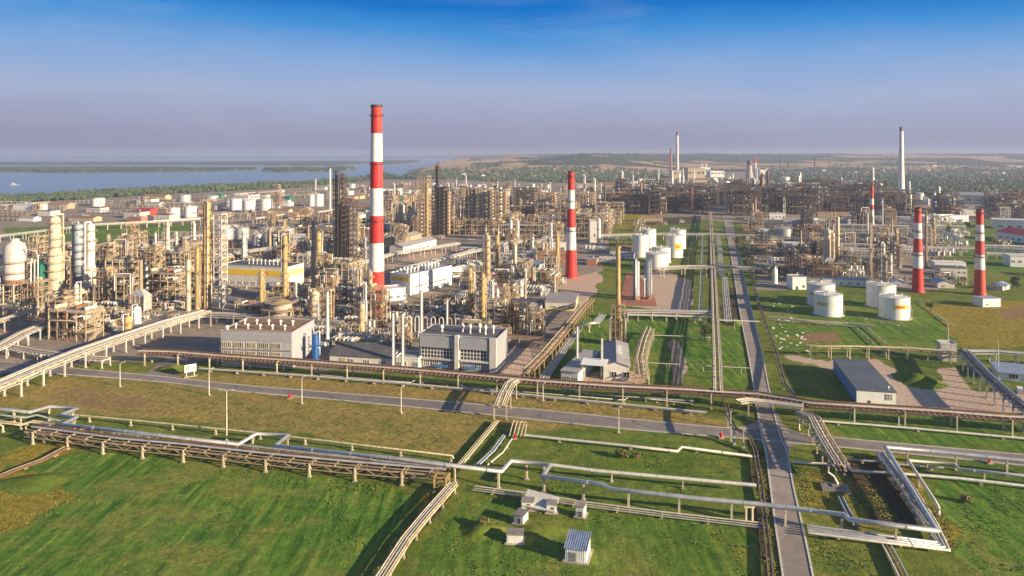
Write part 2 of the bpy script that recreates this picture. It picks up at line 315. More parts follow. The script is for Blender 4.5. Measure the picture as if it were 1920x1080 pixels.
zone(ZB, 0, [(0, 428), (180, 420), (370, 420), (370, 432), (290, 448), (190, 455), (60, 450), (20, 445)], 0.9); zone(ZB, 2, [(190, 425), (370, 422), (300, 440), (190, 440)], 0.3)
clear([(1150, 400), (1215, 400), (1240, 425), (1150, 430)]); zone(ZB, 2, [(1150, 400), (1215, 400), (1240, 425), (1150, 430)], 0.7); zone(ZC, 0, [(1210, 408), (1310, 405), (1310, 420), (1200, 424)], 0.6)
clear([(1760, 418), (1900, 410), (1990, 500), (1860, 520), (1760, 470)]); zone(ZB, 0, [(1760, 418), (1900, 410), (1990, 500), (1860, 520), (1760, 470)], 0.6)
clear([(-200, 369), (0, 369), (300, 353), (600, 339), (740, 328), (770, 330), (600, 350), (300, 364), (0, 383), (-200, 390)])
ZC[..., 1] = np.where(isl & water_m, 1, ZC[..., 1])
up_ = (hillm > 0.02)
forest = sstep(.46, .56, vnoise(GX, GY, 520, 41) * .6 + vnoise(GX, GY, 190, 42) * .4)
bw = inpoly(GX, GY, gp([(770, 331), (800, 318), (900, 307.5), (1000, 306), (1060, 318), (1160, 322), (1000, 333)]))
fz = np.where(bw, forest * .2, np.where((PXs > 1430) & (GY < 3900), np.maximum(forest, .5), forest))
fz = np.where(up_ & (PXs > 880) & (hillm > .55), np.maximum(fz, sstep(.36, .46, vnoise(GX, GY, 700, 44) * .5 + vnoise(GX, GY, 260, 45) * .5)), fz)
ZC[..., 1] = np.where(up_ & ~water_m, np.maximum(ZC[..., 1], fz), ZC[..., 1]); ZC[..., 2] = np.where(up_, 1 - fz, 0)
ZC[..., 1] = np.where((GY > 14000), 1, ZC[..., 1])
for a in (ZA[..., 2],): a[up_ & (GY > 3000)] = 0
# soften the borders
def blur(a):
    b = a.copy(); b[1:-1, 1:-1] = (a[1:-1, 1:-1] * 2 + a[:-2, 1:-1] + a[2:, 1:-1] + a[1:-1, :-2] + a[1:-1, 2:]) / 6; return b
ZA, ZB, ZC = (blur(blur(a)) for a in (ZA, ZB, ZC))
me = bpy.data.meshes.new('ground')
vs = np.stack([GX, GY, GZ], -1).reshape(-1, 3)
idx = np.arange(NR * NC).reshape(NR, NC); fs = np.stack([idx[:-1, :-1], idx[:-1, 1:], idx[1:, 1:], idx[1:, :-1]], -1).reshape(-1, 4)
me.vertices.add(len(vs)); me.vertices.foreach_set('co', vs.ravel().astype(np.float32))
me.loops.add(fs.size); me.loops.foreach_set('vertex_index', fs.ravel().astype(np.int32))
me.polygons.add(len(fs)); me.polygons.foreach_set('loop_start', np.arange(0, fs.size, 4, dtype=np.int32))
try: me.polygons.foreach_set('loop_total', np.full(len(fs), 4, np.int32))
except Exception: pass
me.update(); me.polygons.foreach_set('use_smooth', np.ones(len(fs), bool))
for nm, Z in (('zone_a', ZA), ('zone_b', ZB), ('zone_c', ZC)):
    at = me.attributes.new(nm, 'FLOAT_COLOR', 'POINT'); at.data.foreach_set('color', np.concatenate([Z.reshape(-1, 3), np.ones((NR * NC, 1))], 1).ravel().astype(np.float32))
ground = bpy.data.objects.new('ground', me); COL.objects.link(ground); kind(ground, 'structure')

gm, t, b = newmat('ground'); L = t.links.new
def nd(tp, **kw):
    n = t.nodes.new(tp)
    for k, v in kw.items(): setattr(n, k, v)
    return n
geo = nd('ShaderNodeNewGeometry')
def noise(scale, detail=5, rough=0.6, mapping=None, rz=0.0):
    n = nd('ShaderNodeTexNoise'); n.inputs['Scale'].default_value = scale; n.inputs['Detail'].default_value = detail; n.inputs['Roughness'].default_value = rough
    if mapping:
        m = nd('ShaderNodeMapping'); m.inputs['Scale'].default_value = mapping; m.inputs['Rotation'].default_value = (0, 0, rz)
        L(geo.outputs['Position'], m.inputs[0]); L(m.outputs[0], n.inputs['Vector'])
    else: L(geo.outputs['Position'], n.inputs['Vector'])
    return n.outputs['Fac']
def ramp2(fac, stops):
    r = nd('ShaderNodeValToRGB'); e = r.color_ramp.elements
    while len(e) < len(stops): e.new(0.5)
    for q, (p, c) in zip(e, stops): q.position = p; q.color = (*c, 1)
    L(fac, r.inputs[0]); return r.outputs[0]
def mixc(fac, a, c):
    m = nd('ShaderNodeMix', data_type='RGBA'); L(fac, m.inputs[0]); L(a, m.inputs[6])
    if isinstance(c, tuple): m.inputs[7].default_value = (*c, 1)
    else: L(c, m.inputs[7])
    return m.outputs[2]
def edge(ch, amp=0.9, lo=0.35, hi=0.65, nz=None):
    """a zone value pushed by noise so that its border is ragged"""
    a = nd('ShaderNodeMath', operation='MULTIPLY_ADD'); L(nz, a.inputs[0]); a.inputs[1].default_value = amp; L(ch, a.inputs[2])
    s_ = nd('ShaderNodeMath', operation='SUBTRACT'); L(a.outputs[0], s_.inputs[0]); s_.inputs[1].default_value = amp * 0.5
    m = nd('ShaderNodeMapRange', interpolation_type='SMOOTHSTEP'); m.inputs['From Min'].default_value = lo; m.inputs['From Max'].default_value = hi; L(s_.outputs[0], m.inputs['Value']); return m.outputs[0]
def attr(nm):
    a = nd('ShaderNodeAttribute', attribute_name=nm); s_ = nd('ShaderNodeSeparateColor'); L(a.outputs['Color'], s_.inputs[0]); return s_.outputs
za, zb, zcq = attr('zone_a'), attr('zone_b'), attr('zone_c')
n_big = noise(0.018, 4); n_mid = noise(0.09, 6, 0.65); n_fine = noise(0.7, 6, 0.7); n_vf = noise(2.2, 3, 0.7)
n_row = noise(0.5, 4, 0.6, (1, 0.10, 1), R(-38)); n_row2 = noise(0.35, 4, 0.6, (0.12, 1, 1), R(14))
grass = ramp2(n_mid, [(0.28, (0.060, 0.105, 0.015)), (0.45, (0.105, 0.150, 0.022)), (0.58, (0.18, 0.19, 0.034)), (0.72, (0.29, 0.24, 0.06))])
g2 = ramp2(n_big, [(0.3, (0.055, 0.105, 0.013)), (0.5, (0.125, 0.16, 0.025)), (0.7, (0.25, 0.22, 0.05))])
col = nd('ShaderNodeMix', data_type='RGBA'); col.inputs[0].default_value = 0.45; L(grass, col.inputs[6]); L(g2, col.inputs[7]); col = col.outputs[2]
lush = ramp2(n_row, [(0.32, (0.036, 0.098, 0.012)), (0.46, (0.075, 0.158, 0.019)), (0.58, (0.125, 0.205, 0.027)), (0.68, (0.22, 0.26, 0.045))])
lush2 = mixc(edge(n_big, 1.1, 0.46, 0.72, n_mid), lush, ramp2(n_fine, [(0.3, (0.10, 0.14, 0.02)), (0.7, (0.26, 0.25, 0.06))]))
col = mixc(edge(zb[0], 0.7, 0.25, 0.7, n_mid), col, lush2)
dry = ramp2(n_fine, [(0.25, (0.11, 0.115, 0.022)), (0.42, (0.21, 0.17, 0.045)), (0.58, (0.34, 0.235, 0.075)), (0.8, (0.46, 0.31, 0.13))])
col = mixc(edge(za[0], 0.95, 0.3, 0.75, n_mid), col, dry)
weed = ramp2(n_fine, [(0.3, (0.11, 0.10, 0.018)), (0.5, (0.26, 0.20, 0.025)), (0.7, (0.36, 0.26, 0.05))])
col = mixc(edge(zb[2], 1.0, 0.35, 0.7, n_mid), col, weed)
n_clump = noise(0.32, 5, 0.75); n_spot = noise(0.06, 6, 0.75)
cl = nd('ShaderNodeMapRange'); cl.inputs['From Min'].default_value = 0.3; cl.inputs['From Max'].default_value = 0.7; cl.inputs['To Min'].default_value = 0.74; cl.inputs['To Max'].default_value = 1.5; L(n_clump, cl.inputs['Value'])
cs = nd('ShaderNodeVectorMath', operation='SCALE'); L(col, cs.inputs[0]); L(cl.outputs[0], cs.inputs['Scale']); col = cs.outputs[0]
sp = nd('ShaderNodeMapRange'); sp.inputs['From Min'].default_value = 0.60; sp.inputs['From Max'].default_value = 0.74; sp.inputs['To Max'].default_value = 0.7; L(n_spot, sp.inputs['Value'])
col = mixc(sp.outputs[0], col, ramp2(n_fine, [(0.3, (0.17, 0.145, 0.035)), (0.7, (0.36, 0.28, 0.09))]))
yard = ramp2(n_mid, [(0.28, (0.20, 0.17, 0.15)), (0.48, (0.30, 0.245, 0.20)), (0.62, (0.39, 0.30, 0.225)), (0.78, (0.14, 0.14, 0.055))])
col = mixc(edge(za[2], 0.5, 0.35, 0.6, n_mid), col, yard)
earth = ramp2(n_fine, [(0.3, (0.20, 0.12, 0.06)), (0.7, (0.36, 0.23, 0.12))])
col = mixc(edge(za[1], 0.9, 0.35, 0.7, n_mid), col, earth)
pad = ramp2(n_fine, [(0.3, (0.42, 0.29, 0.22)), (0.55, (0.58, 0.42, 0.32)), (0.8, (0.68, 0.54, 0.42))])
col = mixc(edge(zb[1], 0.5, 0.35, 0.6, n_mid), col, pad)
soil = ramp2(n_fine, [(0.3, (0.045, 0.036, 0.022)), (0.7, (0.13, 0.095, 0.05))])
col = mixc(edge(zcq[0], 0.8, 0.3, 0.65, n_mid), col, soil)
nfar = noise(0.006, 6, 0.65); nfar2 = noise(0.02, 5, 0.7)
brownup = ramp2(nfar, [(0.3, (0.20, 0.16, 0.06)), (0.46, (0.46, 0.29, 0.15)), (0.6, (0.56, 0.36, 0.20)), (0.75, (0.27, 0.23, 0.09))])
col = mixc(edge(zcq[2], 0.6, 0.3, 0.6, nfar2), col, brownup)
woodc = ramp2(nfar2, [(0.3, (0.020, 0.036, 0.016)), (0.7, (0.07, 0.085, 0.035))])
col = mixc(edge(zcq[1], 0.9, 0.4, 0.6, nfar), col, woodc)
mu = nd('ShaderNodeMapRange'); mu.inputs['From Min'].default_value = 0.25; mu.inputs['From Max'].default_value = 0.75; mu.inputs['To Min'].default_value = 0.72; mu.inputs['To Max'].default_value = 1.3; L(n_vf, mu.inputs['Value'])
scv = nd('ShaderNodeVectorMath', operation='SCALE'); L(col, scv.inputs[0]); L(mu.outputs[0], scv.inputs['Scale'])
L(scv.outputs[0], b.inputs['Base Color']); b.inputs['Roughness'].default_value = 0.95; b.inputs['Specular IOR Level'].default_value = 0.1
bp = nd('ShaderNodeBump'); bp.inputs['Strength'].default_value = 0.55; bp.inputs['Distance'].default_value = 0.5; L(n_fine, bp.inputs['Height']); L(bp.outputs[0], b.inputs['Normal'])
me.materials.append(gm)

# water: one sheet below the banks
wm, t, b = newmat('river water'); L = t.links.new
b.inputs['Base Color'].default_value = (0.155, 0.235, 0.34, 1); b.inputs['Roughness'].default_value = 0.25; b.inputs['Specular IOR Level'].default_value = 0.5
geo = nd('ShaderNodeNewGeometry'); nz = noise(0.01, 4, 0.6, (0.25, 1, 1), R(10)); bp = nd('ShaderNodeBump'); bp.inputs['Strength'].default_value = 0.25; bp.inputs['Distance'].default_value = 3
L(nz, bp.inputs['Height']); L(bp.outputs[0], b.inputs['Normal'])
wz = -3.0
wme = bpy.data.meshes.new('river_water'); wme.from_pydata([(-16000, 1200, wz), (1500, 1200, wz), (1500, 16500, wz), (-16000, 16500, wz)], [], [(0, 1, 2, 3)]); wme.materials.append(wm)
river = bpy.data.objects.new('river_water', wme); COL.objects.link(river); kind(river, 'structure')

# roads and paths: sheets over the ground, kerbs as real steps
def asphalt(name, c1, c2):
    m, t_, b_ = newmat(name); Lk = t_.links.new
    g = t_.nodes.new('ShaderNodeNewGeometry'); n1 = t_.nodes.new('ShaderNodeTexNoise'); n1.inputs['Scale'].default_value = 0.25; n1.inputs['Detail'].default_value = 8; n1.inputs['Roughness'].default_value = 0.7
    Lk(g.outputs['Position'], n1.inputs['Vector']); r = t_.nodes.new('ShaderNodeValToRGB'); r.color_ramp.elements[0].position = 0.3; r.color_ramp.elements[1].position = 0.7
    r.color_ramp.elements[0].color = (*c1, 1); r.color_ramp.elements[1].color = (*c2, 1); Lk(n1.outputs['Fac'], r.inputs[0]); vo = t_.nodes.new('ShaderNodeTexVoronoi'); vo.feature = 'DISTANCE_TO_EDGE'; vo.inputs['Scale'].default_value = 0.16; wp = t_.nodes.new('ShaderNodeVectorMath'); wp.operation = 'MULTIPLY_ADD'; wp.inputs[1].default_value = (3, 3, 0); Lk(n1.outputs['Color'], wp.inputs[0]); Lk(g.outputs['Position'], wp.inputs[2]); Lk(wp.outputs[0], vo.inputs['Vector'])
    cr = t_.nodes.new('ShaderNodeMapRange'); cr.inputs['From Max'].default_value = 0.02; cr.inputs['To Min'].default_value = 0.78; Lk(vo.outputs['Distance'], cr.inputs['Value'])
    v2 = t_.nodes.new('ShaderNodeTexVoronoi'); v2.inputs['Scale'].default_value = 0.05; Lk(g.outputs['Position'], v2.inputs['Vector']); s2 = t_.nodes.new('ShaderNodeSeparateColor'); Lk(v2.outputs['Color'], s2.inputs[0]); pm = t_.nodes.new('ShaderNodeMapRange'); pm.inputs['To Min'].default_value = 0.8; pm.inputs['To Max'].default_value = 1.08; Lk(s2.outputs[0], pm.inputs['Value'])
    m1 = t_.nodes.new('ShaderNodeMath'); m1.operation = 'MULTIPLY'; Lk(cr.outputs[0], m1.inputs[0]); Lk(pm.outputs[0], m1.inputs[1]); sv = t_.nodes.new('ShaderNodeVectorMath'); sv.operation = 'SCALE'; Lk(r.outputs[0], sv.inputs[0]); Lk(m1.outputs[0], sv.inputs['Scale']); Lk(sv.outputs[0], b_.inputs['Base Color']); b_.inputs['Roughness'].default_value = 0.9
    MATS[name] = m
asphalt('asphalt', (0.27, 0.215, 0.185), (0.42, 0.335, 0.285)); asphalt('asphalt cool', (0.19, 0.16, 0.15), (0.31, 0.26, 0.235)); asphalt('dirt track', (0.27, 0.19, 0.12), (0.38, 0.27, 0.18))
def cat(pts, per=8):
    pts = [Vector(p) for p in pts]; q = [pts[0] * 2 - pts[1]] + pts + [pts[-1] * 2 - pts[-2]]; out = []
    for i in range(1, len(q) - 2):
        for k in range(per):
            s_ = k / per; a, b_, c, d = q[i - 1:i + 3]
            out.append(0.5 * ((2 * b_) + (c - a) * s_ + (2 * a - 5 * b_ + 4 * c - d) * s_ * s_ + (3 * b_ - a - 3 * c + d) * s_ ** 3))
    return out + [pts[-1]]
def offs(pts, o):
    out = []
    for i, p in enumerate(pts):
        a = pts[max(i - 1, 0)]; b_ = pts[min(i + 1, len(pts) - 1)]; d = Vector((b_.x - a.x, b_.y - a.y, 0)).normalized()
        out.append(p + Vector((d.y, -d.x, 0)) * o)
    return out
def road(name, left, right, m, z, kerb=None):
    l = cat([P(*q) for q in left]); r = cat([P(*q) for q in right]); n = len(l)
    vs_ = [(p.x, p.y, z) for p in l] + [(p.x, p.y, z) for p in r]
    fs_ = [(i, n + i, n + i + 1, i + 1) for i in range(n - 1)]
    k = MB(m); k.add(vs_, fs_); o = k.build(name); kind(o, 'structure')
    if kerb:
        for nm, line, sg in (('kerb', l, -1), ('kerb', r, 1)):
            if nm and kerb in ('both', 'left' if sg < 0 else 'right'):
                kb = MB('light panel')
                for a, c in zip(line, line[1:]): kb.rail((a.x, a.y, 0.10), (c.x, c.y, 0.10), 0.42, 0.26)
                kind(kb.build('kerb'), 'structure')
    return o
road('main_road', [(1472, 1110), (1462, 1040), (1453, 980), (1444, 910), (1436, 850), (1428, 815), (1420, 770), (1414, 730), (1402, 660), (1390, 600), (1383, 560), (1372, 490), (1363, 440), (1352, 385), (1346, 355)],
     [(1530, 1110), (1516, 1040), (1503, 980), (1487, 910), (1476, 850), (1462, 815), (1450, 770), (1442, 730), (1428, 660), (1414, 600), (1404, 560), (1389, 490), (1378, 440), (1364, 385), (1356, 355)], 'asphalt', 0.10, 'both')
road('cross_road', [(-60, 688), (60, 698), (160, 705), (300, 716), (440, 733), (630, 750), (890, 775), (1000, 787), (1200, 807), (1340, 818), (1430, 826), (1600, 841), (1920, 873), (2100, 891)][::1],
     [(-60, 672), (60, 683), (170, 694), (300, 706), (440, 721), (630, 737), (890, 758), (1000, 768), (1200, 788), (1340, 801), (1430, 806), (1600, 824), (1920, 853), (2100, 870)], 'asphalt cool', 0.07, 'both')
road('gate_road', [(268, 709), (285, 690), (315, 674), (380, 668)], [(330, 706), (335, 692), (345, 684), (395, 676)], 'asphalt cool', 0.045)
road('plant_road', [(-120, 702), (0, 692), (100, 655), (230, 610), (350, 570), (480, 530), (560, 505)], [(-60, 708), (60, 694), (170, 660), (290, 615), (395, 580), (510, 540), (590, 512)], 'asphalt cool', 0.04)
road('road_junction', [(1372, 801), (1404, 797), (1420, 786), (1424, 772)], [(1520, 818), (1482, 806), (1466, 792), (1458, 772)], 'asphalt', 0.085)
road('junction_apron', [(1385, 821), (1418, 826), (1432, 836), (1438, 850)], [(1520, 832), (1490, 836), (1480, 846), (1476, 858)], 'asphalt', 0.085)
asphalt('red gravel', (0.30, 0.09, 0.05), (0.46, 0.19, 0.11)); road('red_gravel_ground', [(1162, 572), (1166, 545), (1174, 512)], [(1232, 574), (1222, 548), (1192, 508)], 'red gravel', 0.03)
road('paved_walk', [(1262, 722), (1259, 680), (1257, 640)], [(1275, 722), (1273, 680), (1270, 640)], 'dirt track', 0.04)
# ------------------------------------------------------------------ builders
RES = []                                        # footprints already taken (x, y, radius)
def reserve(p, r): RES.append((p[0], p[1], r))
def reserve_line(a, b, r):
    a, b = Vector(a), Vector(b); n = max(1, int((b - a).length / r))
    for i in range(n + 1): q = a.lerp(b, i / n); RES.append((q.x, q.y, r))
POSTS = {}
def along(pts, spacing, start=None):
    """points every so many metres on a polyline, with the direction there"""
    out = []; acc = spacing * 0.5 if start is None else start
    for a, b in zip(pts, pts[1:]):
        l = (b - a).length; d = b - a
        if math.hypot(d.x, d.y) < 0.5: continue
        while acc <= l:
            out.append((a.lerp(b, acc / l), math.atan2(d.y, d.x))); acc += spacing
        acc -= l
    return out
def pipeline(name, label, cat_, pts, r, m, spacing=14.0, group=None, post='cream steel', pw=0.4, raw=False, n=8, lines=None, start=None, armw=None):
    """pipes on single posts; pts are photo pixels with their level; lines: offsets of parallel pipes"""
    pts = pts if raw else [P(*q) for q in pts]
    base = Vector((pts[0].x, pts[0].y, 0)); root = thing(name, label, cat_, base, 0, group)
    loc = [p - base for p in pts]
    lines = lines or [(0, r, m)]
    for o, rr, mm in lines:
        k = MB(mm); q = offs(loc, o); k.tube(q, rr, n)
        for a, b in zip(q, q[1:]):                       # flange rings and weld bands
            if (b - a).length > 9:
                for j in range(1, int((b - a).length // 12) + 1):
                    c = a.lerp(b, j * 12 / (b - a).length); d = (b - a).normalized() * 0.12; k.cyl(c - d, c + d, rr * 1.1, n)
        k.build('pipe', root)
    w = armw or max(2.2 * r, 0.8) + 2 * max(abs(o) for o, _, _ in lines)
    for p, a in along(loc, spacing, start):
        h = round(p.z - max(x[1] for x in lines), 1)
        if h < 0.25: continue
        key = (h, pw, post, round(w, 1))
        if key not in POSTS:
            k = MB(post); k.box(0, 0, h / 2, pw, pw, h - 0.02); k.box(0, 0, h - 0.12, pw * 0.9, w, 0.24).use('concrete'); k.box(0, 0, 0.1, pw * 2.2, pw * 2.2, 0.3)
            for s_ in (-1, 1): k.use(post).rail((0, s_ * w * 0.45, h - 0.2), (0, 0, max(h - w * 0.6, 0.4)), pw * 0.4)
            o = k.build('support_post'); POSTS[key] = o.data; bpy.data.objects.remove(o)
        mesh_obj('support_post', POSTS[key], root, (p.x, p.y, 0), a)
    return root
def rack(name, label, cat_, pts, width, levels, spacing, m='tan steel', pw=0.4, group=None, raw=False, side=True, rung=None, truss=False, post_m=None, walk=None):
    """two-legged bents with pipes lying on their cross beams; levels: [(z, [(offset, radius, material)])]"""
    pts = pts if raw else [P(*q) for q in pts]
    base = pts[0].copy(); base.z = 0; root = thing(name, label, cat_, base, 0, group)
    loc = [Vector((p.x - base.x, p.y - base.y, 0)) for p in pts]
    top = max(z for z, _ in levels)
    k = MB(post_m or m)
    for s_ in (-1, 1):
        k.box(0, s_ * width / 2, top / 2, pw, pw, top); k.use('concrete').box(0, s_ * width / 2, 0.1, pw * 2, pw * 2, 0.3).use(post_m or m)
        k.rail((0, s_ * width / 2, top - 1.3), (0, s_ * (width / 2 - 1.1), top - 0.2), pw * 0.5)
    for z, _ in levels: k.box(0, 0, z - 0.15, pw * 0.8, width + 0.8, 0.3)
    bo = k.build('support_frame', root); bm = bo.data; first = True
    sp = along(loc, spacing, spacing * 0.25)[:95]
    for p, a in sp:
        if first: bo.location = p; bo.rotation_euler = (0, 0, a); first = False
        else: mesh_obj('support_frame', bm, root, p, a)
    if side:
        for s_ in (-1, 1):
            k = MB(m); q = [v + Vector((0, 0, top - 0.22)) for v in offs(loc, s_ * (width / 2 + 0.02))]
            for a, b in zip(q, q[1:]):
                k.rail(a, b, 0.22, 0.42)
                if truss:
                    dn = Vector((0, 0, -1.5)); k.rail(a + dn, b + dn, 0.18, 0.25); nn = max(1, int((b - a).length / 3))
                    for j in range(nn): k.rail(a.lerp(b, j / nn) + (dn if j % 2 else Vector()), a.lerp(b, (j + 1) / nn) + (Vector() if j % 2 else dn), 0.14)
            k.build('side_beam', root)
    if rung:
        k = MB(m)
        for p, a in along(loc, rung): k.box(p.x, p.y, top - 0.02, 0.28, width + 0.6, 0.22, a)
        k.build('cross_beam_grating', root)
    for z, lines in levels:
        for o, r, mm in lines:
            k = MB(mm); k.tube([v + Vector((0, 0, z + r + (0.12 if rung and z == top else 0.02))) for v in offs(loc, o)], r, 7); k.build('pipe', root)
    if walk:
        k = MB('rail steel')
        for s_ in (-1, 1):
            q = [v + Vector((0, 0, top + 0.1)) for v in offs(loc, s_ * width / 2)]
            for a, b in zip(q, q[1:]):
                for h in (0.5, 1.05): k.rail(a + Vector((0, 0, h)), b + Vector((0, 0, h)), 0.08)
            for p, a in along(q, 2.5): k.rail(p, p + Vector((0, 0, 1.05)), 0.08)
        k.build('guard_rail', root)
    return root
def chimney(name, label, px, yb, yt, rb, rt, bands, cap='dark steel', cat_='chimney', decks=True):
    base = P(px, yb); s_ = MPP(yb); H = HT(yb, yt); root = thing(name, label, cat_, base); reserve(base, rb * s_ + 4)
    Rb, Rt = rb * s_, rt * s_
    rad = lambda z: Rb + (Rt - Rb) * (z / H) ** 0.8
    k = MB()
    for y0, y1, m in bands:                       # from the top down, photo rows
        z1, z0 = HT(yb, y0), max(HT(yb, y1), 0); k.use(m); nseg = 4
        k.lathe([(rad(z0 + (z1 - z0) * i / nseg), z0 + (z1 - z0) * i / nseg) for i in range(nseg + 1)], 28, cap=False)
    k.build('shaft', root)
    k = MB(cap); k.lathe([(Rt * 1.0, H), (Rt * 1.10, H), (Rt * 1.10, H + 0.02 * H * 0.6), (Rt * 0.85, H + 0.02 * H * 0.6), (Rt * 0.85, H - 1)], 24, cap=False); k.build('rim', root)
    k = MB(bands[-1][2]); k.lathe([(Rb * 1.12, 0), (Rb * 1.12, 1.2), (Rb * 1.0, 1.6)], 24); k.build('plinth', root)
    if decks:
        for i, fz in enumerate((0.955, 0.72, 0.44)):
            z = H * fz; k = MB('dark steel'); k.deckring(z, rad(z), rad(z) + 1.0, 18, th=0.2); k.ringrail(z + 0.2, rad(z) + 0.95, 16, 0.09); k.build('gallery', root)
    k = MB('rail steel'); a = R(-30)
    pts = [Vector(((rad(z) + 0.35) * math.cos(a), (rad(z) + 0.35) * math.sin(a), z)) for z in np.linspace(2, H, 12)]
    tx = Vector((-math.sin(a), math.cos(a), 0)) * 0.3
    for p, q in zip(pts, pts[1:]): k.rail(p + tx, q + tx, 0.09); k.rail(p - tx, q - tx, 0.09)
    for z in np.arange(2, H, 1.2): c = Vector(((rad(z) + 0.35) * math.cos(a), (rad(z) + 0.35) * math.sin(a), z)); k.rail(c - tx, c + tx, 0.07)
    k.build('ladder', root); return root
def column_parts(root, H, r, m, nplat, seed=0, skirt=None, taper=None, pm='tan steel'):
    rr = random.Random(seed); sk = min(2.5, H * 0.15); k = MB(m)
    if taper: h1 = H * taper; k.lathe([(r * 1.25, sk), (r * 1.25, h1), (r * 0.95, h1 + r * 1.2), (r * 0.95, H - r * .6), (r * 0.7, H - r * .2), (r * 0.2, H)], 16)
    else: k.lathe([(r, sk), (r, H - r * .6), (r * .8, H - r * .25), (r * 0.25, H)], 16)
    for i in range(int(H / 4)): z = sk + 1 + i * 4; k.lathe([(r * (1.28 if taper and z < H * taper else 1.03), z), (r * (1.28 if taper and z < H * taper else 1.03), z + 0.25)], 16)
    k.build('shell', root); ro = r * (1.25 if taper else 1)
    k = MB(skirt or m); k.lathe([(ro * 1.15, 0), (ro * 1.02, sk)], 14); k.build('skirt', root)
    for i in range(nplat):
        z = H * (0.2 + 0.76 * (i + 0.5) / nplat); q = r * (1.25 if taper and z < H * (taper or 0) else 1); a0 = rr.uniform(0, 6.28); a1 = a0 + rr.choice((3.4, 4.6, 6.28))
        k = MB(pm); k.deckring(z, q, q + 1.2, 12, a0, a1, 0.16); k.ringrail(z + 0.16, q + 1.15, 9, 0.09, a0, a1)
        for j in range(3): a = a0 + (a1 - a0) * (j + .5) / 3; k.rail((q * math.cos(a), q * math.sin(a), z - 1.2), ((q + 1.1) * math.cos(a), (q + 1.1) * math.sin(a), z), 0.12)
        k.build('platform', root)
    k = MB(pm); a = rr.uniform(-2.6, -0.4); q = ro + 0.4; tx = Vector((-math.sin(a), math.cos(a), 0)) * .3; c = Vector((q * math.cos(a), q * math.sin(a), 0))
    for s_ in (-1, 1): k.rail(c + tx * s_ + Vector((0, 0, .5)), c + tx * s_ + Vector((0, 0, H)), 0.09)
    for z in np.arange(1, H, 1.0): k.rail(c - tx + Vector((0, 0, z)), c + tx + Vector((0, 0, z)), 0.07)
    k.build('ladder', root)
    for j in range(2):
        a = rr.uniform(-2.9, -0.2); pr = r * rr.uniform(.12, .22); q = ro + pr + .3; zt = H + 0.9 if j == 0 else H * rr.uniform(.5, .8); k = MB(rr.choice(('galvanised', m, 'silver cladding')))
        k.tube([(0, 0, H - .2), (0, 0, zt), (q * math.cos(a), q * math.sin(a), zt), (q * math.cos(a), q * math.sin(a), 1)] if j == 0 else [(r * .8 * math.cos(a), r * .8 * math.sin(a), zt), (q * math.cos(a), q * math.sin(a), zt), (q * math.cos(a), q * math.sin(a), 1)], pr, 8); k.build('overhead_pipe' if j == 0 else 'side_pipe', root)
def column(label, px, yb, yt, hw, m, nplat=4, seed=0, taper=None, name='distillation_tower', pm='tan steel', skirt=None):
    base = P(px, yb); s_ = MPP(yb); root = thing(name, label, 'process column', base, seed * 1.3); reserve(base, hw * s_ + 2.0)
    column_parts(root, HT(yb, yt), hw * s_, m, nplat, seed, skirt, taper, pm); return root
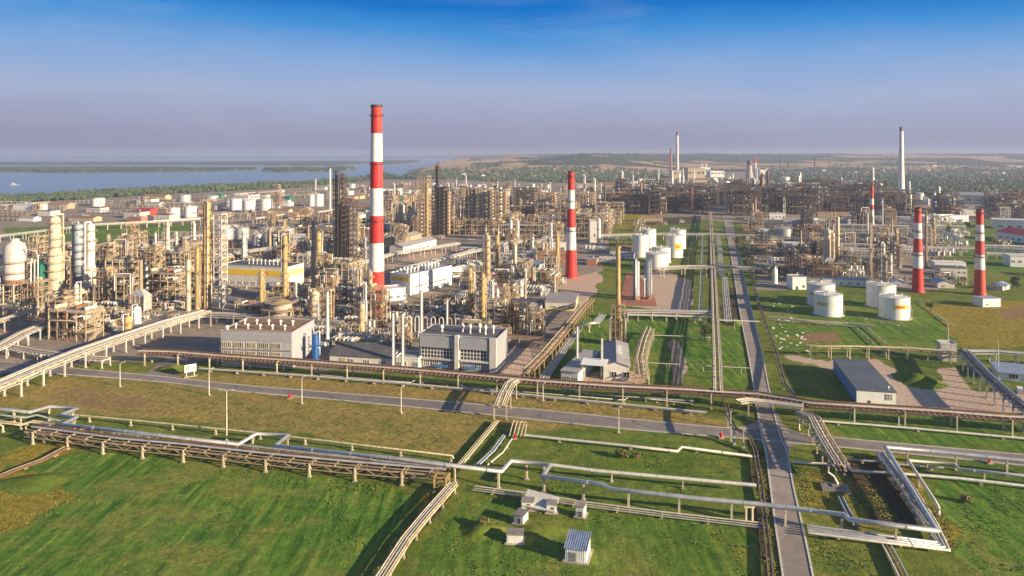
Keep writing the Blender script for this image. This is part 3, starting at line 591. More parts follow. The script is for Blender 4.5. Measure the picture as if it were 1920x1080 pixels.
def tank(label, px, yb, yt, hw, m='tank white', roof='white paint', band=None, seed=0, stair=True, name='storage_tank', group=None, band_a=-1.25):
    base = P(px, yb); s_ = MPP(yb); r = hw * s_; H = HT(yb, yt); base = base + Vector((0, r, 0)); H *= base.y / (base.y - r)
    root = thing(name, label, 'storage tank', base, 0, group); reserve(base, r + 3)
    k = MB(m); k.lathe([(r, 0), (r, H)], 40, cap=False)
    for i in range(1, 6): k.lathe([(r, H * i / 6 - .06), (r + .05, H * i / 6 - .05), (r + .05, H * i / 6 + .05), (r, H * i / 6 + .06)], 40, cap=False)
    k.lathe([(r, H), (r + .18, H), (r + .18, H + .3), (r, H + .3)], 40, cap=False); k.build('shell', root)
    k = MB(roof); k.lathe([(r, H + .05), (r * .6, H + r * .075), (r * .05, H + r * .13)], 40); k.lathe([(.6, H + r * .1), (.6, H + r * .1 + 1.2)], 10)
    for a in (0.4, 2.2, 3.9, 5.3): k.lathe([(.35, 0), (.35, 1.0)], 8, (r * .75 * math.cos(a), r * .75 * math.sin(a), H + r * .04))
    k.build('roof', root)
    k = MB('rail steel'); k.ringrail(H + .3, r - .1, 30, 0.08); k.build('guard_rail', root)
    k = MB('concrete'); k.lathe([(r + 1.0, 0.02), (r + 1.0, .25), (r, .3)], 36); k.build('plinth', root)
    if stair:
        k = MB('rail steel'); a0 = -0.9 + seed; nst = 26
        for i in range(nst):
            a = a0 + 1.7 * i / nst; z = H * (i + .5) / nst; k.box((r + .55) * math.cos(a), (r + .55) * math.sin(a), z, 1.0, .5, .1, a); k.rail(((r + 1) * math.cos(a), (r + 1) * math.sin(a), z), ((r + 1) * math.cos(a), (r + 1) * math.sin(a), z + 1.1), .07)
        for i in range(nst - 1): a, c = a0 + 1.7 * i / nst, a0 + 1.7 * (i + 1) / nst; k.rail(((r + 1) * math.cos(a), (r + 1) * math.sin(a), H * (i + .5) / nst + 1.1), ((r + 1) * math.cos(c), (r + 1) * math.sin(c), H * (i + 1.5) / nst + 1.1), .08)
        k.build('stairway', root)
    if band:
        bm_, mk, a0, a1, f0, f1 = band; k = MB(bm_); n = 14
        for (b0, b1, g0, g1, mm, ex) in ((a0, a1, f0, f1, bm_, .05), (a0 + (a1 - a0) * .15, a0 + (a1 - a0) * .7, f0 + (f1 - f0) * .3, f0 + (f1 - f0) * .68, mk, .08)):
            k.use(mm); vs = []
            for j in range(n + 1): a = b0 + (b1 - b0) * j / n; vs += [((r + ex) * math.cos(a), (r + ex) * math.sin(a), H * g0), ((r + ex) * math.cos(a), (r + ex) * math.sin(a), H * g1)]
            k.add(vs, [(2 * j, 2 * j + 2, 2 * j + 3, 2 * j + 1) for j in range(n)])
        k.build('emblem_band', root)
    return root
def window_mesh(w, h, nx, ny, frame='white paint', glass='glass', fr=0.17):
    k = MB(frame); t = fr * (1.7 if w > 8 else 1)
    for x in np.linspace(-w / 2, w / 2, nx + 1): k.box(x, 0, h / 2, t, .16, h - .01)
    for z in np.linspace(0, h, ny + 1): k.box(0, -0.003, z, w + t, .16, t)
    g = MB(glass); g.box(0, .03, h / 2, w, .06, h); return k, g
WINC = {}
def put_window(root, x, y, z, rz, w, h, nx, ny, frame='white paint', glass='glass'):
    key = (w, h, nx, ny, frame, glass)
    if key not in WINC:
        k, g = window_mesh(*key); a = k.build('window', root); c = g.build('pane', a); WINC[key] = (a.data, c.data)
    else: a = mesh_obj('window', WINC[key][0], root); mesh_obj('pane', WINC[key][1], a)
    a.location = (x, y, z); a.rotation_euler = (0, 0, rz); return a
def building(name, label, L_, R_, depth, h, wall, roofm, wins=(), roof='flat', vents=(), door=None, cat_='building', rise=None, extra=None, parapet=True, band=None, front_m=None, yaw=None):
    """front wall from photo pixel L_ to R_ (ground); local x along the front, y into the depth. wins: (face, u, z, w, h, nx, ny)"""
    a, b = P(*L_), P(*R_); d = b - a; w = d.length; ang = math.atan2(d.y, d.x)
    if yaw is not None: ang = yaw
    root = thing(name, label, cat_, a, ang); c = a + (Vector((math.cos(ang), math.sin(ang), 0)) * w + Vector((-math.sin(ang), math.cos(ang), 0)) * depth) / 2
    nr = max(1, int(max(w, depth) / min(w, depth)));
    for i in range(nr):
        f_ = (i + .5) / nr; e = Vector((w * f_, depth / 2)) if w > depth else Vector((w / 2, depth * f_))
        reserve(a + Vector((math.cos(ang) * e.x - math.sin(ang) * e.y, math.sin(ang) * e.x + math.cos(ang) * e.y, 0)), math.hypot(w / (nr if w > depth else 1), depth / (nr if depth >= w else 1)) / 2 * .95)
    k = MB(wall)
    if roof == 'gable_x':      # ridge along x
        rs = rise or depth * .18; k.add([(0, 0, 0), (w, 0, 0), (w, depth, 0), (0, depth, 0), (0, 0, h), (w, 0, h), (w, depth, h), (0, depth, h), (0, depth / 2, h + rs), (w, depth / 2, h + rs)],
              [(0, 1, 5, 4), (1, 2, 6, 9, 5), (2, 3, 7, 6), (3, 0, 4, 8, 7)]); k.build('wall', root)
        k = MB(roofm); o = .5
        for s_, y0 in ((0, -o), (1, depth + o)):
            z0 = h - o * rs / (depth / 2); vs = [(-o, y0, z0), (w + o, y0, z0), (w + o, depth / 2, h + rs), (-o, depth / 2, h + rs)]; vs += [(x, y, z + .22) for x, y, z in vs]
            k.add(vs, [(0, 1, 2, 3), (7, 6, 5, 4), (0, 4, 5, 1), (1, 5, 6, 2), (3, 7, 4, 0)])
        k.build('roof', root)
    elif roof == 'gable_y':
        rs = rise or w * .18; k.add([(0, 0, 0), (w, 0, 0), (w, depth, 0), (0, depth, 0), (0, 0, h), (w, 0, h), (w, depth, h), (0, depth, h), (w / 2, 0, h + rs), (w / 2, depth, h + rs)],
              [(0, 1, 5, 8, 4), (1, 2, 6, 5), (2, 3, 7, 9, 6), (3, 0, 4, 7)]); k.build('wall', root)
        k = MB(roofm); o = .5
        for x0 in (-o, w + o):
            z0 = h - o * rs / (w / 2); vs = [(x0, -o, z0), (x0, depth + o, z0), (w / 2, depth + o, h + rs), (w / 2, -o, h + rs)]; vs += [(x, y, z + .22) for x, y, z in vs]
            k.add(vs, [(0, 1, 2, 3), (7, 6, 5, 4), (0, 4, 5, 1), (1, 5, 6, 2), (3, 7, 4, 0)])
        k.build('roof', root)
    else:
        k.box(w / 2, depth / 2, h / 2, w, depth, h)
        if front_m: k.use(front_m).box(w / 2, -.02, h / 2, w - .02, .1, h - .02)
        k.build('wall', root)
        k = MB(roofm); k.box(w / 2, depth / 2, h + .12, w + (.1 if parapet else .8), depth + (.1 if parapet else .8), .24)
        if parapet:
            k.use(wall)
            for x0, y0, sx, sy in ((w / 2, 0, w + .3, .3), (w / 2, depth, w + .3, .3), (0, depth / 2, .3, depth - .3), (w, depth / 2, .3, depth - .3)): k.box(x0, y0, h + .42, sx, sy, .5)
        else: k.box(w / 2, depth / 2, h + .27, w + .5, depth + .5, .1)
        k.build('roof', root)
    for q in wins:
        face, u_, z, ww, hh, nx, ny = q[:7]; kw = q[7] if len(q) > 7 else {}
        if face == 'f': put_window(root, u_, -.13, z, 0, ww, hh, nx, ny, **kw)
        elif face == 'r': put_window(root, w + .06, u_, z, R(90), ww, hh, nx, ny, **kw)
        elif face == 'l': put_window(root, -.06, u_, z, R(-90), ww, hh, nx, ny, **kw)
    if door:
        for face, u_, ww, hh, mm in door:
            k = MB(mm); k.box(0, 0, hh / 2, ww, .14, hh); k.use('dark steel').box(ww * .35, -.09, hh * .45, .12, .1, .3); o = k.build('door', root)
            o.location = (u_, -.07, 0) if face == 'f' else (w + .07, u_, 0) if face == 'r' else (-.07, u_, 0); o.rotation_euler = (0, 0, 0 if face == 'f' else R(90) if face == 'r' else R(-90))
    vm = None
    for (vx, vy, vr, vh, mm) in vents:
        k = MB(mm); k.lathe([(vr * .6, 0), (vr * .6, vh * .6), (vr, vh * .65), (vr, vh * .95), (vr * .3, vh * 1.15)], 10); k.build('roof_vent', root, (vx, vy, h + .2))
    if extra: extra(root, w, depth, h)
    return root, w
def lamp_post(label, px, yb, yt, m='light panel', heads=1, rz=0.0, arm=1.6, name='lamp_post', group='lamp posts along the roads'):
    base = P(px, yb); H = HT(yb, yt); root = thing(name, label, 'lamp post', base, rz, group)
    k = MB(m); k.lathe([(.2, 0), (.17, H * .4), (.1, H)], 10); k.build('pole', root); k = MB('concrete'); k.box(0, 0, .12, .9, .9, .3); k.build('footing', root)
    for i in range(heads):
        s_ = -1 if i else 1; k = MB(m); k.tube([(0, 0, H - .2), (s_ * arm * .5, 0, H + .3), (s_ * arm, 0, H + .35)], .06, 6).box(s_ * (arm + .3), 0, H + .32, .8, .3, .16); k.build('lamp_head', root)
    return root
# ------------------------------------------------------------------ chimneys
CW, RD = 'chimney white', 'red paint'
chimney('striped_chimney', 'tallest red and white striped chimney beside the white vented hall', 706, 584, 201, 15.5, 10.2,
        [(201, 250, RD), (250, 303, CW), (303, 353, RD), (353, 404, CW), (404, 455, RD), (455, 508, CW), (508, 584, RD)])
chimney('striped_chimney', 'red and white striped chimney standing on the pinkish paved pad', 1071, 520, 323, 11.5, 5.8,
        [(323, 356, RD), (356, 391, CW), (391, 426, RD), (426, 468, CW), (468, 520, 'red paint')])
chimney('striped_chimney', 'red and white striped chimney directly behind the pair of logo tanks', 1721, 547, 391, 10.2, 6.0,
        [(391, 418, 'red brick paint'), (418, 447, CW), (447, 473, 'red brick paint'), (473, 502, CW), (502, 547, RD)])
chimney('striped_chimney', 'orange red and white striped chimney behind the small white box hut', 1837, 552, 393, 10.2, 6.0,
        [(393, 421, 'red brick paint'), (421, 451, CW), (451, 477, 'red brick paint'), (477, 505, CW), (505, 552, 'red brick paint')])
chimney('striped_chimney', 'thin red and white chimney rising from the dark pipe maze', 1635, 421, 348, 3.6, 2.6,
        [(348, 372, 'red brick paint'), (372, 384, CW), (384, 393, 'red brick paint'), (393, 421, CW)], decks=False)
chimney('white_chimney', 'tall slim white chimney with dark top before the far forest', 1690, 368, 240, 6.2, 3.2, [(240, 246, 'brown steel'), (246, 368, 'chimney white')], decks=False)
chimney('white_chimney', 'tall pale chimney of the distant power station', 1270, 322, 248, 3.2, 2.3, [(248, 254, 'brown steel'), (254, 322, 'light panel')], decks=False)
chimney('dark_red_chimney', 'dark red chimney beside the pale one at the distant power station', 1258, 325, 278, 2.6, 1.6, [(278, 294, 'rust steel'), (294, 302, 'red brick paint'), (302, 325, 'rust steel')], decks=False)
chimney('striped_chimney', 'small red topped white chimney beside the far cooling tower', 1416, 341, 297, 2.4, 1.8, [(297, 306, 'red brick paint'), (306, 341, 'light panel')], decks=False)
for px, yb, yt, lb in ((1464, 326, 296, 'shorter dark stack on the far brown hillside'), (1478, 325, 293, 'taller dark stack on the far brown hillside'), (1528, 331, 297, 'lone dark pylon pole above the distant trees')):
    chimney('dark_stack', lb, px, yb, yt, 1.5, 1.1, [(yt, yb, 'dark steel')], decks=False, cat_='stack')
# cooling tower and power station far off
def tower():
    px, yb, yt = 1405, 336, 301; base = P(px, yb); s_ = MPP(yb); H = HT(yb, yt); root = thing('cooling_tower', 'flared concrete cooling tower with dark rim beside the far power station', 'cooling tower', base)
    k = MB('concrete'); k.lathe([(8 * s_ * (1 - .42 * math.sin(min(z, .8) * 1.9)), z * H) for z in np.linspace(0, .74, 10)], 28, cap=False); k.build('shell', root)
    k = MB('dark steel'); k.lathe([(8 * s_ * (1 - .42 * math.sin(min(z, .8) * 1.9)) + .3, z * H) for z in np.linspace(.74, 1, 5)], 28, cap=False); k.build('dark_rim', root)
tower()
WF = dict(frame='white paint', glass='glass')
for i, (L_, R_, dp, yt, wall, rf, lb) in enumerate((
    ((1262, 334), (1300, 334), 60, 320, 'sand render', 'roof grey', 'tan boiler house below the tall pale power station chimney'),
    ((1290, 338), (1322, 338), 60, 316, 'sand render', 'roof brown', 'stepped ochre turbine hall in the middle of the power station'),
    ((1312, 328), (1332, 328), 60, 314, 'pure white', 'white paint', 'tall white block with two roof stacks at the power station'),
    ((1332, 332), (1358, 332), 60, 321, 'pure white', 'white paint', 'long white hall beside the cooling tower'),
    ((1425, 328), (1438, 328), 40, 319, 'pure white', 'white paint', 'small white building on the far side of the cooling tower'),
    ((1252, 343), (1275, 343), 40, 336, 'pure white', 'roof grey', 'low pale shed in front of the tan boiler house'),
    ((1352, 340), (1372, 340), 40, 334, 'light panel', 'roof grey', 'low pale shed among trees below the cooling tower'),
    ((1300, 348), (1326, 348), 40, 339, 'sand render', 'roof grey', 'cream annexe in front of the turbine hall'))):
    h = HT(L_[1], yt); w_ = (R_[0] - L_[0]) * MPP(L_[1])
    building('station_building', lb, L_, R_, dp, h, wall, rf, [('f', w_ * (j + .5) / 4, h * .55, w_ / 6, h * .2, 3, 1, WF) for j in range(4)],
             vents=[(w_ * .3, 20, 4, 14, 'white paint'), (w_ * .7, 20, 4, 14, 'white paint')] if 'two roof' in lb else ())

# ------------------------------------------------------------------ pipe racks and pipelines of the open ground
SV, GV, CR, RU, BR = 'silver cladding', 'galvanised', 'cream steel', 'rust steel', 'brown steel'
rack('pipe_rack', 'long rusty brown pipe rack on pale posts crossing the green meadow', 'pipe rack',
     [(66, 822), (112, 828), (232, 845), (360, 857), (505, 874), (655, 889), (838, 905)], 7.6, [(2.2, [(-2.8, .18, BR), (-1.4, .22, RU), (0, .2, 'dark steel'), (1.0, .16, BR), (2.6, .2, 'dark steel')]), (3.75, [(-2.2, .2, GV), (-.9, .16, RU), (.3, .22, BR), (1.3, .3, SV), (3.1, .14, 'tan steel')])], 13.5, 'tan steel', .5, rung=6.8, truss=True, post_m=CR)
pipeline('silver_pipeline', 'thick double silver pipeline with bends above the rusty rack', 'pipeline', [(-60, 762, 4.6), (0, 767, 4.6), (57, 773, 4.6), (94, 762, 4.6), (143, 767, 4.6), (112, 779, 4.6), (143, 783, 4.6), (116, 796, 4.6), (447, 833, 4.6), (481, 813, 4.6), (540, 817, 4.6), (516, 836, 4.6), (760, 862, 4.6), (940, 884, 4.6), (958, 864, 4.6), (1032, 872, 4.6), (1017, 893, 4.6), (1128, 908, 4.6), (1146, 917, 4.6), (1300, 934, 4.6), (1420, 945, 4.6), (1582, 965, 4.6), (1592, 974, 4.6), (1757, 995, 4.6), (1720, 935, 4.6), (1660, 838, 4.6), (1760, 847, 4.6), (1920, 864, 4.6), (2040, 877, 4.6)],
         .55, SV, 12.5, post=CR, pw=.5, n=12)
pipeline('silver_pipeline', 'second silver pipeline running close behind the rusty rack', 'pipeline', [(-60, 773, 4.0), (0, 778, 4.0), (48, 783, 4.0), (70, 778, 4.0), (140, 797, 4.0), (300, 815, 4.0), (470, 836, 4.0), (520, 842, 4.0), (830, 878, 4.0)], .32, GV, 14, post=CR, pw=.35)
pipeline('cream_pipeline', 'slim cream pipeline on stubby posts behind the silver pipes', 'pipeline', [(130, 777, 1.9), (250, 788, 1.9), (480, 811, 1.9), (640, 830, 1.9), (848, 855, 1.9), (850, 860, 1.2)], .30, CR, 16, post=CR)
pipeline('cream_pipeline', 'paired low cream pipes at the edge of the silver expansion loops', 'pipeline', [(-60, 786, 3.2), (0, 791, 3.2), (42, 796, 3.2), (60, 790, 3.2), (95, 795, 3.2), (72, 808, 3.2), (110, 815, 3.2)], .22, CR, 9, post=CR, lines=[(-.7, .22, CR), (0, .2, RU), (.6, .22, CR)])
pipeline('rusty_pipes', 'rusty low pipes leaving the brown rack down the bank towards grass', 'pipeline', [(125, 838, 1.0), (80, 862, .8), (30, 880, .7), (-30, 905, .7)], .22, RU, 9, post=CR, lines=[(-.8, .2, RU), (0, .25, BR), (.8, .18, CR)])
pipeline('pale_pipeline', 'thick pale pipeline on short posts in the middle meadow', 'pipeline', [(958, 866, 2.6), (1028, 871, 2.6), (1120, 883, 2.6), (1230, 893, 2.6), (1418, 910, 2.6)], .48, 'light panel', 19, post=CR, n=10)
pipeline('pale_pipeline', 'low pale pipeline with a kink just below the cross road', 'pipeline', [(985, 816, 1.0), (1060, 824, 1.0), (1180, 836, 1.0), (1270, 846, 1.0), (1278, 838, 1.0), (1405, 855, 1.0), (1412, 858, .3)], .42, 'light panel', 22, post=CR)
def loop():
    root = thing('pipe_loop', 'square white expansion loop of four pipes beside the road crossing', 'pipe loop', P(975, 818))
    b = P(975, 818)
    for i in range(4):
        k = MB(CR); q = [P(955 + i * 7, 817 + i * .4, 1.2), P(962 + i * 7, 790 + i * .5, 1.2), P(966 + i * 7, 790 + i * .5, 1.2)]; k.tube([p - b for p in q], .2, 7); k.build('pipe', root)
    k = MB(CR); k.tube([P(962, 791, 1.2) - b, P(988, 794, 1.2) - b, P(983, 818, 1.2) - b], .2, 7); k.build('pipe', root)
    for px, py in ((958, 818), (980, 819), (966, 798), (986, 800)): k = MB(CR); q = P(px, py) - b; k.box(q.x, q.y, .5, .35, .35, 1.0); k.build('support_post', root)
loop()
for dx, lb, ln in ((0, 'bundle of sloping cream pipes running down from the road portal', [(-.9, .22, CR), (-.2, .2, 'light panel'), (.5, .16, 'yellow ochre')]), (68, 'pair of thin pale pipes beside the white expansion loop', [(0, .2, 'light panel')]), (46, 'pair of grey pipes in the shade between the cream bundles', [(-.3, .25, 'grey blue steel'), (.5, .25, 'grey blue steel')])):
    top = (930, 789) if dx == 0 else (960, 822) if dx == 68 else (946, 816)
    pipeline('meadow_pipe_bundle', lb, 'pipe bundle', [(top[0], top[1], .8), ((top[0] + 858 + dx) / 2, (top[1] + 874) / 2, .8), (858 + dx * .82, 874 if dx == 0 else 872, .8)], .22, CR, 12, post=CR, lines=ln, pw=.3)
rack('portal_rack', 'cream portal carrying pipes over the cross road', 'pipe portal', [(936, 792), (944, 770), (955, 748), (966, 740)], 4.2, [(5.6, [(-1.6, .2, CR), (-.8, .22, 'light panel'), (0, .18, CR), (.9, .24, CR), (1.6, .15, 'light panel')])], 11, CR, .4)
pipeline('ground_pipes', 'low green grey pipes on stubs along the grass verge below the brown rack', 'pipeline', [(372, 691, 1.0), (560, 704, 1.0), (740, 718, 1.0), (920, 734, 1.0), (1100, 752, 1.0), (1325, 774, 1.0)], .26, 'light panel', 12, post=CR, lines=[(-.7, .26, 'light panel'), (.6, .16, 'grey blue steel')])
pipeline('ground_pipes', 'thin green grey pipe with small kinks beside the verge pipes', 'pipeline', [(600, 703, 1.2), (730, 714, 1.2), (770, 717, 1.2), (778, 713, 1.2), (860, 719, 1.2), (868, 725, 1.2), (985, 735, 1.2), (1170, 750, 1.2), (1180, 744, 1.2), (1300, 757, 1.2)], .16, 'light panel', 10, post=CR, pw=.25)
pipeline('white_pipeline', 'pale pipe on the verge beyond the junction between road and brown rack', 'pipeline', [(1500, 786, 1.0), (1560, 791, .8), (1700, 802, .8), (1920, 822, .8), (2040, 833, .8)], .36, 'light panel', 24, post=CR)
ML = [(-2.2, .2, RU), (-1.3, .25, BR), (-.5, .18, 'tan steel'), (.4, .22, RU), (1.3, .3, 'light panel'), (2.1, .18, BR)]
rack('brown_pipe_rack', 'long curving brown pipe rack with grated top along the far side of the cross road', 'pipe rack',
     [(262, 682), (330, 684), (420, 692), (560, 702), (760, 718), (900, 731), (1000, 741), (1150, 752), (1290, 759), (1345, 763), (1420, 768), (1480, 778), (1520, 786), (1600, 791), (1750, 801), (1880, 812), (1960, 816), (2060, 826)], 5.2, [(4.2, ML), (5.4, ML[::2])], 15.5, RU, .42, rung=1.8, post_m=CR)
pipeline('shade_pipe', 'silver pipe under the brown rack near the grey shed', 'pipeline', [(1030, 722, 1.5), (1100, 738, 1.5), (1180, 744, 1.5), (1300, 752, 1.5)], .3, GV, 12)
rack('road_portal', 'pale portal of white pipes spanning the main road at the junction', 'pipe portal', [(1384, 786), (1402, 783), (1440, 787), (1487, 794), (1506, 797)], 3.4, [(6.0, [(-1.2, .24, CR), (-.4, .2, 'light panel'), (.4, .2, CR), (1.2, .24, 'light panel')])], 17.0, CR, .4)
rack('descending_rack', 'tall bundle of cream pipes stepping down beside the main road', 'pipe rack', [(1500, 800), (1526, 812), (1545, 850), (1562, 880), (1578, 906)], 4.2, [(3.2, [(-1.2, .2, CR), (.2, .22, RU), (1.3, .18, 'light panel')]), (4.9, [(-1.7, .22, CR), (-.8, .2, RU), (0, .24, 'light panel'), (.9, .2, CR), (1.7, .22, 'light panel')])], 7.0, CR, .38, rung=3)
pipeline('end_pipe', 'bent pipe dropping to a concrete slab at the foot of the descending bundle', 'pipe', [(1552, 885, 4.0), (1563, 893, 3.0), (1572, 908, .6), (1566, 912, .4)], .3, 'light panel', 50)
sb = MB('old concrete'); q = P(1566, 916); sb.box(0, 0, .2, 7, 5, .5, -GA); sb.box(1.0, 0.4, .55, 3.2, 2.2, .4, -GA); so = sb.build('concrete_pad', loc=q); tag(so, 'worn concrete slab in the weeds below the descending pipes', 'slab')
# big loop on the right-hand meadow
pipeline('low_silver_pipes', 'four low silver pipes on the grass bending sharply at the meadow corner', 'pipeline', [(1514, 992, 1.3), (1600, 1003, 1.3), (1768, 1024, 1.3), (1742, 980, 1.3), (1700, 912, 1.3), (1652, 848, 1.3)], .3, SV, 13, post=CR, lines=[(-1.7, .28, SV), (-.6, .22, GV), (.5, .3, SV), (1.7, .3, 'light panel')], n=9, pw=.4)
pipeline('blue_grey_duct', 'shaded square blue grey duct parallel to the thick silver pipe', 'duct', [(1650, 850, 3.2), (1690, 905, 3.2), (1738, 980, 3.2)], .6, 'grey blue steel', 9, post='grey blue steel', lines=[(-.8, .55, 'grey blue steel'), (.7, .2, GV)], pw=.4)  # blue tone of the shade is put into the duct colour
pipeline('bent_end_pipe', 'pale pipe with a kink and a down-turned bend at its end on weeds', 'pipeline', [(2040, 906, 2.6), (1920, 892, 2.6), (1800, 880, 2.6), (1790, 871, 2.6), (1703, 863, 2.6), (1730, 905, 2.6), (1752, 938, 2.6), (1759, 950, 2.2), (1760, 962, .3)], .42, 'light panel', 16, post=CR, n=10)
pipeline('pale_pipeline', 'pale kinked pipe low on grass between the ditch and the meadow', 'pipeline', [(1490, 866, 1.0), (1586, 873, 1.0), (1598, 883, 1.0), (1700, 889, 1.0), (1800, 897, 1.0), (1930, 912, 1.0), (2040, 923, 1.0)], .4, 'light panel', 20, post=CR)
pipeline('pale_pipeline', 'thin silver pipe crossing the dark soil below the descending bundle', 'pipeline', [(1555, 858, .9), (1650, 866, .9), (1700, 872, .9), (1770, 877, .9)], .3, GV, 18)
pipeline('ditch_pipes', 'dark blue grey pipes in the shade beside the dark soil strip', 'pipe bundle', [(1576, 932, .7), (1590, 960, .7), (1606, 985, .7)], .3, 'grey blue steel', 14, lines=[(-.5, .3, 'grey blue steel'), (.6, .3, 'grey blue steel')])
pipeline('ditch_pipes', 'weathered pipes leaving the meadow below the low silver pipes', 'pipe bundle', [(1660, 1018, .7), (1680, 1055, .7), (1700, 1095, .7)], .25, GV, 14, lines=[(-.9, .26, GV), (.1, .2, RU), (.9, .22, 'light panel')])
rack('trestle_pipes', 'low trestle of cream pipes beside the weedy ditch in the grass', 'pipe rack', [(850, 918), (800, 975), (760, 1025), (722, 1085), (700, 1120)], 2.6, [(1.7, [(-1.0, .16, CR), (-.3, .2, GV), (.4, .16, 'light panel'), (1.0, .2, CR)])], 8, CR, .28)
pipeline('ditch_pipes', 'rusty pipe pair sunk in the dark weedy ditch', 'pipe bundle', [(832, 922, .4), (785, 972, .4), (720, 1060, .4)], .2, RU, 12, lines=[(-.8, .2, RU), (.8, .2, BR)])
rack('timber_trestle', 'short ochre trestle frame at the end of the rusty rack', 'trestle', [(812, 918), (842, 921)], 3.0, [(3.2, [(-.9, .2, 'yellow ochre'), (.9, .2, RU)]), (4.2, [(0, .18, 'yellow ochre')])], 3.2, 'yellow ochre', .4)
pipeline('meadow_pipes', 'three low pipes lying in the grass behind the white huts', 'pipeline', [(888, 915, .6), (1000, 930, .6), (1080, 943, .6), (1250, 965, .6), (1428, 985, .6)], .2, 'light panel', 11, lines=[(-1.2, .2, 'light panel'), (0, .15, CR), (1.1, .17, GV)], pw=.3)
def twin():
    b = P(1403, 980); root = thing('pipe_gate', 'two short white posts under the silver pipeline next to the ditch', 'pipe support', b)
    for px in (1399, 1411): k = MB(CR); q = P(px, 980) - b; k.box(q.x, q.y, 2.0, .45, .45, 4.0); k.build('support_post', root)
    k = MB(CR); q0, q1 = P(1395, 980) - b, P(1415, 980) - b; k.rail(q0 + Vector((0, 0, 3.85)), q1 + Vector((0, 0, 3.85)), .4); k.build('cross_beam', root)
twin()
# racks running away from the camera
NS = [(-2.6, .2, GV), (-1.7, .3, SV), (-.7, .2, CR), (.2, .26, GV), (1.2, .3, SV), (2.2, .2, RU)]
rack('main_road_rack', 'two level pipe rack running beside the main road towards the horizon', 'pipe rack', [(1346, 765), (1344, 690), (1341, 620), (1339, 560), (1336, 500), (1334, 450), (1332, 405)], 3.6, [(3.8, [(-1.2, .2, CR), (.9, .24, RU)]), (5.6, [(-1.5, .2, CR), (-.8, .24, 'light panel'), (.1, .16, RU), (.8, .22, CR), (1.4, .2, GV)])], 15, 'tan steel', .34, rung=5)
pipeline('silver_pipe_bank', 'bank of shining silver pipes ending at the dark earth pit', 'pipeline', [(1366, 604, 2.0), (1362, 560, 2.0), (1359, 520, 2.0), (1352, 512, 2.0), (1350, 470, 2.0), (1346, 440, 2.0)], .4, SV, 15, lines=[(-1.9, .26, SV), (-.8, .34, SV), (.3, .34, GV), (1.4, .26, SV)])
rack('green_grey_rack', 'thin pale green rack in the grass between pad and main rack', 'pipe rack', [(1312, 605), (1314, 560), (1316, 500), (1319, 450)], 2.0, [(4.0, [(-.6, .15, 'light panel'), (.5, .15, GV)])], 16, 'light panel', .26)
rack('cross_rack', 'pale cross rack between the yellow stack heater and the main road rack', 'pipe rack', [(1165, 600), (1240, 601), (1335, 603)], 4.6, [(5.0, NS), (3.6, NS[::2])], 13, 'light panel', .38)
pipeline('cross_pipe', 'thick pale pipe on posts parallel to the pale cross rack', 'pipeline', [(1170, 590, 3.2), (1250, 592, 3.2), (1338, 595, 3.2)], .5, 'light panel', 15, n=10)
rack('cross_rack', 'cream cross rack spanning the main road behind the two grey cylinders', 'pipe rack', [(1232, 520), (1290, 517), (1340, 517), (1420, 519)], 4.6, [(5.2, NS[::2]), (7.0, NS)], 17, CR, .4)
rack('cross_rack', 'long pale cross rack behind the white tanks', 'pipe rack', [(1120, 452), (1240, 449), (1335, 450), (1420, 452), (1560, 462)], 4.6, [(4.5, NS[::2]), (6.2, NS)], 17, 'light panel', .4)
pipeline('thin_cross_pipe', 'thin pale pipe line across the lawn in front of the yellow stack heater', 'pipeline', [(1200, 628, 2.2), (1270, 630, 2.2), (1336, 633, 2.2)], .2, 'light panel', 13, pw=.26)
pipeline('thin_cross_pipe', 'thin pale pipe line over the lawn crossing the paved walk', 'pipeline', [(1215, 680, 2.4), (1290, 684, 2.4), (1345, 687, 2.4), (1405, 690, 2.4)], .16, 'light panel', 15, pw=.24)
pipeline('thin_cross_pipe', 'white pipe spanning the main road near the dark earth pit', 'pipeline', [(1345, 600, 5.0), (1375, 601, 5.0), (1424, 603, 5.0)], .3, 'light panel', 17, pw=.3)
pipeline('rusty_track_pipe', 'dark brown pipe line curving along the far verge of the main road', 'pipeline', [(1392, 446, 1.8), (1402, 490, 1.8), (1420, 560, 1.8), (1436, 610, 1.8), (1452, 655, 1.8), (1462, 690, 2.4), (1470, 720, 3.0), (1490, 745, 4.5)], .35, BR, 12, post=BR, lines=[(-.5, .35, 'dark steel'), (.5, .25, BR)])
pipeline('rusty_track_pipe', 'dark pipe line running along the near verge of the main road over the junction', 'pipeline', [(1362, 757, 5.4), (1366, 780, 5.4), (1378, 802, 5.4), (1405, 818, 3.0), (1416, 845, .8), (1425, 900, .8), (1432, 960, .8), (1440, 1030, .8), (1446, 1100, .8)], .32, 'dark steel', 14, post='grey blue steel', lines=[(-.4, .3, 'dark steel'), (.5, .22, BR)])  # unclear dark line along the verge, modelled as two pipes on posts
rack('ochre_rack', 'ochre pipe rack on leaning posts along the paved yard towards the striped chimney pad', 'pipe rack', [(990, 722), (1020, 690), (1060, 640), (1090, 600), (1108, 580)], 4.4, [(4.2, [(-1.5, .2, 'tan steel'), (-.4, .2, CR), (.8, .2, BR)]), (6.0, [(-1.6, .2, CR), (-.4, .22, BR), (.6, .2, 'tan steel'), (1.5, .2, RU)])], 7, 'tan steel', .34, post_m='yellow ochre')
pipeline('silver_duct', 'wide silver pipe bank in the shade beside the ochre rack', 'pipeline', [(1018, 712, 1.2), (1040, 680, 1.2), (1064, 645, 1.2), (1086, 615, 1.2), (1092, 608, 4.5), (1118, 605, 4.5), (1130, 590, 4.5)], .4, SV, 13, lines=[(-1.6, .35, SV), (-.5, .4, GV), (.6, .3, SV), (1.6, .3, GV)])
